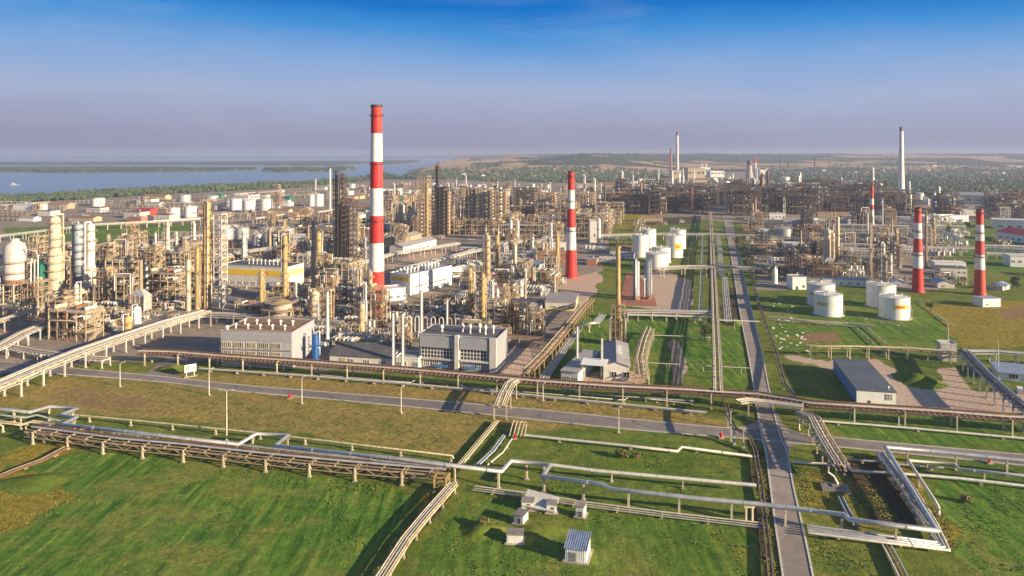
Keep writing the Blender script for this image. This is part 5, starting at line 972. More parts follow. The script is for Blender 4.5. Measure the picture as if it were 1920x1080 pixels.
frame_tower('slim dark brown tower of the twin pair, slightly taller', 629, 487, 321, 8, 'dark steel', nb=1, inner=[(0, 2.8, 'dark steel', 1.0)]); frame_tower('slim dark brown tower of the twin pair, slightly shorter', 641, 489, 327, 7, 'dark steel', nb=1, inner=[(0, 2.4, 'rust steel', 1.0)])
frame_tower('ochre frame tower with broad head behind the tallest chimney', 792, 448, 331, 19, 'tan steel', inner=[(-5, 3.4, CR, .6), (5, 3.4, 'yellow ochre', .9)], nb=3)
frame_tower('tallest dark tower of the plant, black and pointed', 819, 438, 313, 8, 'dark steel', nb=1, inner=[(0, 3.4, 'dark steel', 1.03)]); frame_tower('broad dark frame at the foot of the black pointed tower', 824, 441, 352, 30, 'dark steel', inner=[(-9, 5, 'dark steel', 1.05), (3, 5, BR, 1.0), (12, 4, 'tan steel', .9)], nb=4)
for i, (px, yb, yt, w_, m, lb) in enumerate(((878, 424, 352, 24, 'tan steel', 'tan frame block with pipes beside the black pointed tower'), (905, 425, 353, 26, CR, 'cream frame block in the middle of the tan row'), (935, 428, 356, 26, 'tan steel', 'tan frame block at the end of the tan row'), (862, 410, 350, 14, BR, 'narrow brown frame behind the tan row'), (985, 392, 353, 44, BR, 'wide brown frame block before the far trees'), (1022, 398, 362, 34, 'tan steel', 'tan frame block beyond the striped pad chimney'), (1100, 408, 362, 28, 'tan steel', 'tan frame block just past the striped pad chimney'), (1136, 430, 394, 20, CR, 'open cream frame with ladder beside the white stack'))):
    frame_tower(lb, px, yb, yt, w_, m, 'frame_block', [(-w_ * .3, w_ * .1, CR, .9), (0, w_ * .11, 'galvanised', 1.08), (w_ * .3, w_ * .1, 'tan steel', .95)], 4 if w_ > 15 else 2, skip=1, depth=18)
# heater with yellow stack
def heater():
    base = P(1158, 648); s_ = MPP(648); root = thing('stack_heater', 'ochre heater block carrying a tall yellow stack on the lawn', 'heater', base, -GA); H = HT(648, 575); reserve(base, 11); w = 24 * s_
    k = MB('tan steel')
    for x in (-.5, -.17, .17, .5):
        for y in (0, 1): k.box(x * w, y * w * .8, H / 2, .4, .4, H)
    for z in (.2, .4, .6, .8, 1): k.rail((-w / 2, 0, H * z), (w / 2, 0, H * z), .35); k.rail((w / 2, 0, H * z), (w / 2, w * .8, H * z), .35); k.rail((-w / 2, 0, H * z), (-w / 2, w * .8, H * z), .35)
    k.build('steel_frame', root)
    k = MB('yellow ochre'); k.box(0, w * .4, H * .36, w * .6, w * .6, H * .5); k.add([(-w * .3, w * .1, H * .61), (w * .3, w * .1, H * .61), (w * .3, w * .7, H * .61), (-w * .3, w * .7, H * .61), (-w * .12, w * .28, H * .8), (w * .12, w * .28, H * .8), (w * .12, w * .52, H * .8), (-w * .12, w * .52, H * .8)], [(0, 1, 5, 4), (1, 2, 6, 5), (2, 3, 7, 6), (3, 0, 4, 7)]); k.build('firebox', root)
    k = MB('yellow ochre'); HH = HT(648, 463); r_ = 4.6 * s_; k.lathe([(r_, H * .7), (r_ * .85, HH)], 18); k.lathe([(r_ * 1.2, HH - .6), (r_ * 1.2, HH)], 18); k.build('stack', root, (0, w * .4, 0))
    for z in (.55, .85, 1.02): k = MB('tan steel'); k.box(0, w * .4, H * z + .2, w, w * .8, .12); k.rail((-w / 2, 0, H * z + 1.3), (w / 2, 0, H * z + 1.3), .1); k.rail((w / 2, 0, H * z + 1.3), (w / 2, w * .8, H * z + 1.3), .1); k.build('deck', root)
    for sx in (-1, 1): k = MB('galvanised'); k.tube([(sx * w * .5, .4, 1), (sx * w * .62, -.3, 1), (sx * w * .62, -.3, H * .7), (sx * w * .4, .5, H * .7)], .35, 8); k.build('pipe', root)
heater()
def round_heater():
    base = P(527, 612); s_ = MPP(612); root = thing('round_heater', 'round platform heater with two ring decks and a column of pipes', 'heater', base); r_ = 40 * s_; H = HT(612, 566); reserve(base, r_)
    k = MB('concrete'); k.lathe([(r_ * .55, 0), (r_ * .55, H * .3), (r_ * .62, H * .32), (r_ * .62, H * .4), (r_ * .5, H * .42), (r_ * .5, H)], 20); k.build('drum', root)
    for z, q in ((.42, 1.0), (.72, .9), (1.0, .75)):
        k = MB('tan steel'); k.deckring(H * z, r_ * .5, r_ * q, 20, th=.25); k.ringrail(H * z + .25, r_ * q - .1, 20, .1)
        k.build('ring_deck', root)
    for j in range(10): a = j * .628; k = MB('tan steel'); k.box(r_ * .9 * math.cos(a), r_ * .9 * math.sin(a), H * .36, .35, .35, H * .72, a); k.build('post', root)
    k = MB('yellow ochre'); k.lathe([(r_ * .48, H), (r_ * .3, H * 1.05), (r_ * .1, H * 1.1)], 16); k.build('cone_roof', root)
round_heater()
def arches():
    root = thing('arch_pipe_bank', 'row of tall arched pipes behind the window hall', 'pipe bank', P(748, 622), -GA); s_ = MPP(620)
    reserve_line(P(748, 618), P(870, 618), 8)
    for i in range(9):
        x = i * 4.3; k = MB('light panel' if i % 3 else 'tan steel'); k.tube([(x, 0, .3), (x, 0, 7.4), (x + .5, 0, 8.4), (x + 1.7, 0, 8.4), (x + 2.2, 0, 7.4), (x + 2.2, 0, .3)], .3, 8); k.build('arch_pipe', root)
    k = MB('tan steel')
    for z in (3, 6): k.rail((-1, .8, z), (40, .8, z), .3)
    for x in range(0, 41, 5): k.box(x, .8, 3.2, .3, .3, 6.4)
    k.build('steel_frame', root)
    for y, r_ in ((1.8, .5), (3.0, .4), (4, .3)): k = MB('light panel'); k.tube([(-2, y, 4), (41, y, 4)], r_, 9); k.build('header_pipe', root)
arches()
def teal(px, py, w, d, h, lb, m='green paint'):
    root = thing('teal_shed', lb, 'shed', P(px, py), -GA); reserve(P(px, py), max(w, d) * .6); k = MB(m); k.box(0, d / 2, h / 2, w, d, h); k.build('wall', root); k = MB(m); k.add([(-w / 2 - .3, -.3, h), (w / 2 + .3, -.3, h), (w / 2 + .3, d + .3, h + 1), (-w / 2 - .3, d + .3, h + 1), (-w / 2 - .3, -.3, h + .3), (w / 2 + .3, -.3, h + .3), (w / 2 + .3, d + .3, h + 1.3), (-w / 2 - .3, d + .3, h + 1.3)], [(3, 2, 1, 0), (4, 5, 6, 7), (0, 1, 5, 4), (1, 2, 6, 5), (2, 3, 7, 6), (3, 0, 4, 7)]); k.build('roof', root)
    k = MB('dark steel'); k.box(0, -.06, h * .35, w * .3, .12, h * .7); k.build('door', root)
teal(910, 572, 7, 6, 5, 'small teal shed beside the ochre tree like column'); teal(988, 522, 14, 10, 7, 'teal shed behind the low dark roofed building'); teal(69, 565, 5, 5, 22, 'tall narrow green cabin beside the reactor drum'); teal(532, 377, 24, 16, 8, 'green roofed shed beyond the lone white tank'); teal(268, 404, 26, 14, 9, 'bright red shed on the far plant edge', 'red brick paint'); teal(404, 372, 22, 14, 7, 'green roofed kiosk near the river bank wood')
building('brick_shed', 'long brick red shed behind the paved pad chimney', (1004, 493), (1062, 494), 14, HT(493, 478), 'brick', 'roof brown', [('f', 5 + i * 6, 1, 2, 1.4, 2, 1, G2) for i in range(5)], roof='gable_x'); building('yard_block', 'cream flat block with dark windows beside the paved pad chimney', (1018, 476), (1062, 476), 20, HT(476, 455), 'light panel', 'roof grey', [('f', 8 + i * 9, 2, 5, 4, 4, 2, G2) for i in range(3)])
building('yard_block', 'small white gabled block between teal shed and paved pad chimney', (1010, 512), (1036, 510), 14, HT(511, 497), 'pure white', 'white paint', [('f', 4, 1, 2, 1.4, 2, 1, G2)], roof='gable_y'); building('yard_block', 'grey windowless block behind the white stack near the paved pad chimney', (1106, 455), (1122, 455), 14, HT(455, 415), 'light panel', 'roof grey', [('f', 5, 6, 2, 3, 2, 2, G2)])
building('yard_block', 'cream block with sheds at the foot of the dark tower frame', (838, 434), (866, 434), 16, HT(434, 418), 'sand render', 'roof brown', [('f', 5 + i * 6, 2, 3, 3, 3, 2, G2) for i in range(3)]); building('long_shed_row', 'long pale sloping shed in the yard behind the tallest chimney', (756, 478), (818, 462), 14, HT(470, 456), 'white paint', 'roof grey', [('f', 6 + i * 8, 1.4, 4, 1.6, 3, 1, G2) for i in range(6)], roof='gable_x', rise=2.5)
building('long_shed_row', 'cream long shed with dark eaves behind the pale sloping shed', (744, 462), (790, 450), 14, HT(456, 444), 'sand render', 'roof grey', [('f', 6 + i * 8, 1.4, 4, 1.6, 3, 1, G2) for i in range(4)], roof='gable_x', rise=2.5); building('blue_roof_hall', 'dark blue roofed hall in shade beside the tan frame row', (996, 432), (1044, 428), 30, HT(430, 416), 'grey blue steel', 'roof slate blue', [('f', 6 + i * 8, 1.4, 4, 1.6, 3, 1, G2) for i in range(4)], roof='gable_x', rise=4)
# ------------------------------------------------------------------ process units: one of each kind, then copies
PAL = {'cream': dict(st='cream steel', alt='tan steel', ves=['light panel', 'cream steel', 'tan steel', 'galvanised', 'white paint', 'rust steel', 'grey blue steel'], pipe=['light panel', 'cream steel', 'galvanised', 'tan steel', 'rust steel', 'white paint', 'brown steel']),
       'tan': dict(st='tan steel', alt='cream steel', ves=['tan steel', 'cream steel', 'yellow ochre', 'galvanised', 'brown steel', 'light panel', 'green paint', 'rust steel'], pipe=['tan steel', 'rust steel', 'cream steel', 'galvanised', 'silver cladding', 'brown steel']),
       'dark': dict(st='brown steel', alt='dark steel', ves=['dark steel', 'brown steel', 'rust steel', 'grey blue steel'], pipe=['brown steel', 'rust steel', 'dark steel', 'tan steel']),
       'pale': dict(st='light panel', alt='galvanised', ves=['silver cladding', 'white paint', 'galvanised', 'light panel'], pipe=['silver cladding', 'white paint', 'galvanised', 'light panel'])}
PROTO = {}
def proto(kind_, desc, cat_, radius, fn):
    PROTO.setdefault(kind_, []).append(dict(desc=desc, cat=cat_, r=radius, fn=fn, root=None, used=False))
NUM = {1: 'one', 2: 'two', 3: 'three', 4: 'four', 5: 'five', 6: 'six'}
def mk_frame(pal, nx, ny, nl, seed, nm='process_frame'):
    def fn():
        rr = random.Random(seed); p = PAL[pal]; bx, by, lh = 5.2, 5.0, 4.0; w, d = nx * bx, ny * by
        root = bpy.data.objects.new(nm, None); COL.objects.link(root)
        k = MB(p['st'])
        for i in range(nx + 1):
            for j in range(ny + 1):
                hh = nl * lh + (1.2 if rr.random() < .4 else 0); k.box(-w / 2 + i * bx, -d / 2 + j * by, hh / 2, .36, .36, hh)
        for l in range(1, nl + 1):
            for j in range(ny + 1): k.rail((-w / 2, -d / 2 + j * by, l * lh), (w / 2, -d / 2 + j * by, l * lh), .26, .36)
            for i in range(nx + 1): k.rail((-w / 2 + i * bx, -d / 2, l * lh), (-w / 2 + i * bx, d / 2, l * lh), .26, .36)
            for i in range(nx):
                if rr.random() < .3: s_ = rr.choice((0, 1)); k.rail((-w / 2 + (i + s_) * bx, -d / 2, (l - 1) * lh), (-w / 2 + (i + 1 - s_) * bx, -d / 2, l * lh), .18)
        k.build('steel_frame', root)
        for l in range(1, nl + 1):
            k = MB(p['alt'] if rr.random() < .5 else p['st']); got = False
            for i in range(nx):
                if rr.random() < .75: k.box(-w / 2 + (i + .5) * bx, 0, l * lh + .24, bx - .3, d - .3, .1); got = True
            for y in (-d / 2, d / 2):
                for h in (.6, 1.15): k.rail((-w / 2, y, l * lh + .2 + h), (w / 2, y, l * lh + .2 + h), .09)
            for x in (-w / 2, w / 2):
                for h in (.6, 1.15): k.rail((x, -d / 2, l * lh + .2 + h), (x, d / 2, l * lh + .2 + h), .09)
            for i in range(nx * 3 + 1):
                for y in (-d / 2, d / 2): k.rail((-w / 2 + i * bx / 3, y, l * lh + .2), (-w / 2 + i * bx / 3, y, l * lh + 1.35), .08)
            k.build('deck', root)
        for l in range(0, nl + 1):
            for i in range(nx):
                q = rr.random(); x = -w / 2 + (i + .5) * bx; z = l * lh + .3; r_ = rr.uniform(.6, 1.15); mm = rr.choice(p['ves'])
                if q < .42:
                    k = MB(mm); y = rr.uniform(-.2, .2) * d; k.drum((x, y - d * .3, z + r_ + .4), (x, y + d * .3, z + r_ + .4), r_, 10)
                    for s_ in (-.2, .2): k.box(x, y + s_ * d, z + .4, r_ * 1.4, .3, .9)
                    k.build('drum', root)
                elif q < .6 and l < nl:
                    k = MB(mm); hv = rr.uniform(2.6, lh * 1.6); k.lathe([(r_ * .9, 0), (r_, .2), (r_, hv), (r_ * .7, hv + r_ * .4), (.15, hv + r_ * .6)], 10, (x, rr.uniform(-.25, .25) * d, z)); k.build('vessel', root)
        for g in range(12):
            mm = rr.choice(p['pipe']); k = MB(mm)
            for j in range(1):
                x0, x1 = sorted((rr.uniform(-w * .6, w * .6), rr.uniform(-w * .6, w * .6))); y = rr.choice((-1, 1)) * (d / 2 + rr.uniform(.2, .9)) if rr.random() < .6 else rr.uniform(-.4, .4) * d
                z0, z1 = rr.uniform(.4, nl * lh * .6), rr.uniform(nl * lh * .4, nl * lh + 2.5); k.tube([(x0, y, z0 * .2 + .2), (x0, y, z1), (x1, y, z1), (x1, y, z0)], rr.choice((.14, .18, .25, .34)), 6)
            k.build('pipe', root)
        k = MB(p['alt']); sx = w / 2 + .6
        for l in range(nl):
            a, b = (-d * .45, d * .45) if l % 2 == 0 else (d * .45, -d * .45)
            for s_ in (-.4, .4): k.rail((sx + s_, a, l * lh), (sx + s_, b, l * lh + lh), .2, .3); k.rail((sx + s_, a, l * lh + 1.1), (sx + s_, b, l * lh + lh + 1.1), .09)
            for t_ in range(7): k.box(sx, a + (b - a) * (t_ + .5) / 7, l * lh + lh * (t_ + .5) / 7, .8, .5, .08)
        k.build('stairway', root); return root
    return fn
def mk_exch(pal, n_, seed):
    def fn():
        rr = random.Random(seed); p = PAL[pal]; root = bpy.data.objects.new('exchanger_bank', None); COL.objects.link(root); w = n_ * 2.6
        k = MB(p['st'])
        for x in (-w / 2, 0, w / 2):
            for y in (-3, 3): k.box(x, y, 2.4, .35, .35, 4.8)
        for z in (2.4, 4.8):
            for y in (-3, 3): k.rail((-w / 2, y, z), (w / 2, y, z), .3)
            for x in (-w / 2, 0, w / 2): k.rail((x, -3, z), (x, 3, z), .3)
        k.build('steel_frame', root)
        for l in (0, 1):
            for i in range(n_):
                k = MB(rr.choice(p['ves'])); x = -w / 2 + (i + .5) * 2.6; z = 2.4 * l + 3.5 if l else 1.2; k.drum((x, -3.6, z), (x, 3.0, z), .8, 10).lathe([(.95, 0), (.95, .25)], 10, (x, 0, z - .1)); k.cyl((x, -3.5, z), (x, -3.2, z), .98, 10); k.cyl((x, -2.5, z), (x, -2.5, z + 1.4), .22, 6); k.build('shell', root)
        for j in range(5): k = MB(rr.choice(p['pipe'])); z = rr.uniform(5, 6.4); y = -3 + j * 1.4; k.tube([(-w / 2 - 1, y, .3), (-w / 2 - 1, y, z), (w / 2 + 1, y, z), (w / 2 + 1, y, .3)], rr.choice((.2, .3, .4)), 6); k.build('pipe', root)
        return root
    return fn
def mk_cooler(pal, n_, seed):
    def fn():
        rr = random.Random(seed); p = PAL[pal]; root = bpy.data.objects.new('air_cooler', None); COL.objects.link(root); w = n_ * 4.6; h = 7.5
        k = MB(p['st'])
        for i in range(n_ + 1):
            for y in (-3.6, 3.6): k.box(-w / 2 + i * 4.6, y, h / 2, .36, .36, h); 
            k.rail((-w / 2 + i * 4.6, -3.6, h), (-w / 2 + i * 4.6, 3.6, h), .35)
            if i < n_: k.rail((-w / 2 + i * 4.6, -3.6, 3), (-w / 2 + (i + 1) * 4.6, -3.6, h), .2)
        for y in (-3.6, 3.6): k.rail((-w / 2, y, h), (w / 2, y, h), .35); k.rail((-w / 2, y, 3), (w / 2, y, 3), .28)
        for h_ in (.6, 1.2): k.rail((-w / 2 - .8, -4.6, h + h_), (w / 2 + .8, -4.6, h + h_), .09)
        k.box(0, -4.1, h + .05, w + 1.6, 1.1, .12); k.build('steel_frame', root)
        for i in range(n_):
            k = MB(rr.choice(p['ves'][:3])); x = -w / 2 + (i + .5) * 4.6; k.box(x, 0, h + .9, 4.3, 7.0, 1.3); k.use('dark steel').box(x, 0, h + 1.6, 4.0, 6.6, .12)
            k.use('galvanised')
            for y in (-1.8, 1.8): k.lathe([(1.5, 0), (1.75, .9), (1.6, .95)], 12, (x, y, h + 1.6), cap=False)
            k.build('fan_housing', root)
        for j in range(3): k = MB(rr.choice(p['pipe'])); y = -2.4 + j * 2.2; z = 4.2 + j * .5; k.tube([(-w / 2 - 1.2, y, .3), (-w / 2 - 1.2, y, z), (w / 2 + 1, y, z)], .35, 7); k.build('header_pipe', root)
        return root
    return fn
def mk_col(pal, n_, H, r, seed, np_=4):
    def fn():
        rr = random.Random(seed); p = PAL[pal]; root = bpy.data.objects.new('distillation_tower', None); COL.objects.link(root); column_parts(root, H, r, rr.choice(p['ves'][:3]), np_, seed, None, .55 if seed % 3 == 0 else None, p['alt']); return root
    return fn
def mk_yard(pal, seed):
    def fn():
        rr = random.Random(seed); p = PAL[pal]; root = bpy.data.objects.new('pump_yard', None); COL.objects.link(root)
        k = MB('concrete'); k.box(0, 0, .15, 15, 9, .3); k.build('plinth', root)
        for i in range(6):
            x = -6.3 + i * 2.5; k = MB(rr.choice(['grey blue steel', 'light panel', 'rust steel', 'green paint', 'tan steel'])); k.cyl((x, -2.4, .95), (x, -1.0, .95), .42, 8); k.box(x, -1.7, .5, .9, 2.2, .4); k.lathe([(.5, 0), (.5, .5), (.2, .8)], 8, (x, -.5, .5)); k.build('pump', root)
        for i in range(3):
            k = MB(rr.choice(p['ves'])); x = -5 + i * 4.6
            if rr.random() < .5: r_ = rr.uniform(.8, 1.2); k.drum((x - 1, 2.6, r_ + .9), (x + 2, 2.6, r_ + .9), r_, 10).box(x - .6, 2.6, .6, .3, 1.4, .9).box(x + 1.6, 2.6, .6, .3, 1.4, .9)
            else: k.lathe([(.9, .3), (.9, 4.5), (.5, 5.0), (.1, 5.1)], 10, (x, 2.6, 0))
            k.build('vessel', root)
        for j in range(8):
            k = MB(rr.choice(p['pipe']))
            for t_ in range(1): x = rr.uniform(-7, 7); x2 = rr.uniform(-7, 7); y = rr.uniform(-4, 4); z = rr.uniform(1.8, 4.6); k.tube([(x, y, .3), (x, y, z), (x2, y, z), (x2, y + rr.uniform(-1, 3), z), (x2, y + 1, .4)], rr.choice((.12, .18, .26)), 6)
            k.build('pipe', root)
        k = MB(p['st'])
        for x in (-7, -2.3, 2.3, 7): k.box(x, .6, 2.4, .28, .28, 4.8); k.box(x, 1.6, 4.7, .25, 2.4, .25); k.box(x, 2.7, 2.4, .28, .28, 4.8)
        for y in (.6, 2.7): k.rail((-7, y, 4.7), (7, y, 4.7), .25)
        k.build('steel_frame', root); return root
    return fn
def mk_rack(pal, L_, seed, h=5.5, w=4.5):
    def fn():
        rr = random.Random(seed); p = PAL[pal]; root = bpy.data.objects.new('pipe_rack', None); COL.objects.link(root); fm = None; n_ = int(L_ / 8)
        for i in range(n_ + 1):
            x = -L_ / 2 + i * L_ / n_
            if fm is None:
                k = MB(p['st'])
                for y in (-w / 2, w / 2): k.box(0, y, h / 2, .36, .36, h)
                for z in (h - .2, h - 1.9): k.box(0, 0, z, .3, w + .6, .3)
                o = k.build('support_frame', root, (x, 0, 0)); fm = o.data
            else: mesh_obj('support_frame', fm, root, (x, 0, 0))
        for z, m_ in ((h, 6), (h - 1.75, 3)):
            for j in range(m_): r_ = rr.choice((.13, .18, .24, .3)); k = MB(rr.choice(p['pipe'])); k.tube([(-L_ / 2 - 1, -w / 2 + .4 + j * (w - .8) / (m_ - 1), z + r_), (L_ / 2 + 1, -w / 2 + .4 + j * (w - .8) / (m_ - 1), z + r_)], r_, 6); k.build('pipe', root)
        for y in (-w / 2, w / 2): k = MB(p['st']); k.rail((-L_ / 2, y, h - .2), (L_ / 2, y, h - .2), .22, .36); k.build('side_beam', root)
        return root
    return fn
def mk_heater(pal, seed):
    def fn():
        rr = random.Random(seed); p = PAL[pal]; root = bpy.data.objects.new('furnace', None); COL.objects.link(root); m_ = rr.choice(p['ves'])
        k = MB(m_); k.box(0, 0, 5.5, 9, 6, 8); k.add([(-4.5, -3, 9.5), (4.5, -3, 9.5), (4.5, 3, 9.5), (-4.5, 3, 9.5), (-1.4, -1.2, 12.5), (1.4, -1.2, 12.5), (1.4, 1.2, 12.5), (-1.4, 1.2, 12.5)], [(0, 1, 5, 4), (1, 2, 6, 5), (2, 3, 7, 6), (3, 0, 4, 7)]); k.build('firebox', root)
        k = MB(p['st'])
        for x in (-4.6, -1.5, 1.5, 4.6):
            for y in (-3.1, 3.1): k.box(x, y, 4.8, .35, .35, 9.6)
        for z in (2, 5, 8): k.rail((-4.6, -3.15, z), (4.6, -3.15, z), .25); k.rail((4.65, -3, z), (4.65, 3, z), .25)
        k.box(0, -3.8, 5, 10, 1.2, .12)
        for h_ in (.6, 1.2): k.rail((-5, -4.3, 5 + h_), (5, -4.3, 5 + h_), .09)
        k.build('steel_frame', root)
        H = rr.uniform(24, 34); k = MB(rr.choice((m_, 'tan steel', 'galvanised'))); k.lathe([(1.2, 12), (.95, H)], 14); k.lathe([(1.15, H - .5), (1.15, H)], 14); k.build('stack', root)
        for s_ in (-1, 1): k = MB(rr.choice(p['pipe'])); k.tube([(s_ * 5.2, -3.5, .3), (s_ * 5.2, -3.5, 9), (s_ * 3, -2, 10.5)], .3, 7); k.build('pipe', root)
        return root
    return fn
def mk_shed(wall, roofm, w, d, h, seed, gable=True):
    def fn():
        root = bpy.data.objects.new('works_shed', None); COL.objects.link(root); k = MB(wall); rs = d * .2
        if gable: k.add([(-w / 2, -d / 2, 0), (w / 2, -d / 2, 0), (w / 2, d / 2, 0), (-w / 2, d / 2, 0), (-w / 2, -d / 2, h), (w / 2, -d / 2, h), (w / 2, d / 2, h), (-w / 2, d / 2, h), (-w / 2, 0, h + rs), (w / 2, 0, h + rs)], [(0, 1, 5, 4), (1, 2, 6, 9, 5), (2, 3, 7, 6), (3, 0, 4, 8, 7)])
        else: k.box(0, 0, h / 2, w, d, h)
        k.build('wall', root); k = MB(roofm)
        if gable:
            for y in (-d / 2 - .4, d / 2 + .4): z0 = h - .4 * rs / (d / 2); vs_ = [(-w / 2 - .4, y, z0), (w / 2 + .4, y, z0), (w / 2 + .4, 0, h + rs), (-w / 2 - .4, 0, h + rs)]; vs_ += [(a, b, c + .22) for a, b, c in vs_]; k.add(vs_, [(0, 1, 2, 3), (7, 6, 5, 4), (0, 4, 5, 1), (1, 5, 6, 2), (3, 7, 4, 0)])
        else: k.box(0, 0, h + .15, w + .6, d + .6, .3)
        k.build('roof', root); n_ = int(w / 4); wm_ = None
        for i in range(n_):
            x = -w / 2 + (i + .5) * w / n_
            if i == n_ // 2: k = MB('grey blue steel'); k.box(x, -d / 2 - .06, 1.5, 2.4, .14, 3.0); k.build('door', root); continue
            if wm_ is None: k, g = window_mesh(2.0, 1.5, 2, 1); o = k.build('window', root, (x, -d / 2 - .06, h * .4)); wm_ = o.data; g.v = [(a, b, c) for a, b, c in g.v]; k2 = g
            else: mesh_obj('window', wm_, root, (x, -d / 2 - .06, h * .4))
        k = MB('glass'); 
        for i in range(n_):
            if i != n_ // 2: k.box(-w / 2 + (i + .5) * w / n_, -d / 2 - .02, h * .4 + .75, 1.9, .06, 1.4)
        k.build('window_glazing', root)
        if not gable: k = MB('white paint'); k.lathe([(.5, 0), (.5, 1.4), (.8, 1.5), (.2, 1.9)], 8, (w * .2, 0, h + .3)); k.build('roof_vent', root)
        return root
    return fn
def mk_tank(m_, r_, h, seed):
    def fn():
        root = bpy.data.objects.new('storage_tank', None); COL.objects.link(root); k = MB(m_); k.lathe([(r_, 0), (r_, h)], 26, cap=False); k.lathe([(r_, h - .3), (r_ + .15, h - .3), (r_ + .15, h), (r_, h)], 26, cap=False); k.build('shell', root)
        k = MB('white paint' if m_ != 'galvanised' else m_); k.lathe([(r_, h), (r_ * .5, h + r_ * .1), (.2, h + r_ * .15)], 26); k.build('roof', root); k = MB('rail steel'); k.ringrail(h, r_ - .1, 18, .1); k.build('guard_rail', root); return root
    return fn
sd = 100
for pal in ('cream', 'tan', 'dark', 'pale'):
    for nx, ny, nl in ((3, 1, 2), (2, 1, 4), (4, 2, 3), (2, 2, 5) if pal != 'pale' else (3, 2, 2)):
        sd += 1; proto('frame_' + pal, f'{pal} steel frame, {NUM[nl]} decks, {NUM[nx]} bays', 'process frame', max(nx * 2.6, ny * 2.5) + 1.5, mk_frame(pal, nx, ny, nl, sd))
    sd += 1; proto('exch_' + pal, f'{pal} bank of horizontal exchangers', 'heat exchangers', 8, mk_exch(pal, 5, sd))
    sd += 1; proto('cool_' + pal, f'{pal} fan cooler on legs', 'air cooler', 10, mk_cooler(pal, 4, sd))
    for H, r_, np_ in ((22, 1.1, 4), (30, 1.5, 6), (16, 1.4, 2)): sd += 1; proto('col_' + pal, f'{pal} column, {NUM[np_]} platforms', 'process column', r_ + 1.8, mk_col(pal, 0, H, r_, sd, np_))
    for q in (0, 1): sd += 1; proto('yard_' + pal, f'low {pal} {"pump yard" if q else "vessel yard"}', 'pump yard', 8, mk_yard(pal, sd))
    for l_, w_ in ((40, 'short'), (64, 'long')): sd += 1; proto('rack_' + pal, f'{w_} {pal} pipe rack', 'pipe rack', l_ * .42, mk_rack(pal, l_, sd, 5.5 if l_ == 40 else 7))
    sd += 1; proto('heat_' + pal, f'{pal} furnace with single stack', 'furnace', 7, mk_heater(pal, sd))
for wall, rf, w, d, h, gb, ds in (('white paint', 'roof grey', 24, 10, 5, True, 'white gabled shed'), ('sand render', 'roof brown', 34, 12, 6, True, 'cream shed with brown roof'), ('light panel', 'roof felt', 20, 14, 7, False, 'pale flat roofed block'), ('brick', 'roof grey', 18, 10, 6, False, 'small brick block'), ('pure white', 'white paint', 30, 14, 8, False, 'bright white flat hall')):
    sd += 1; proto('shed', ds, 'shed', w * .55, mk_shed(wall, rf, w, d, h, sd, gb))
for m_, r_, h, ds in (('white paint', 7, 10, 'slim white storage tank'), ('galvanised', 8, 9, 'dull silver storage tank'), ('light panel', 5.5, 9, 'small cream storage tank')):
    sd += 1; proto('tank', ds, 'storage tank', r_ + 2, mk_tank(m_, r_, h, sd))
for i, (nx, ny, nl) in enumerate(((7, 2, 4), (9, 2, 3), (6, 3, 5))): sd += 1; proto('lat_dark', f'wide dark lattice block, {NUM[nl]} decks', 'process block', nx * 2.3, mk_frame('dark', nx, ny, nl, sd, 'lattice_block')); sd += 1; proto('lat_tan', f'wide tan lattice block, {NUM[nl]} decks', 'process block', nx * 2.3, mk_frame('tan', nx, ny, nl, sd, 'lattice_block'))
ORD = ['first', 'second', 'third', 'fourth', 'fifth', 'sixth', 'seventh', 'eighth', 'ninth', 'tenth', 'eleventh', 'twelfth', 'thirteenth', 'fourteenth', 'fifteenth', 'sixteenth', 'seventeenth', 'eighteenth', 'nineteenth', 'twentieth']
ORD += ['twenty-' + o for o in ORD[:9]] + ['thirtieth'] + ['thirty-' + o for o in ORD[:9]]
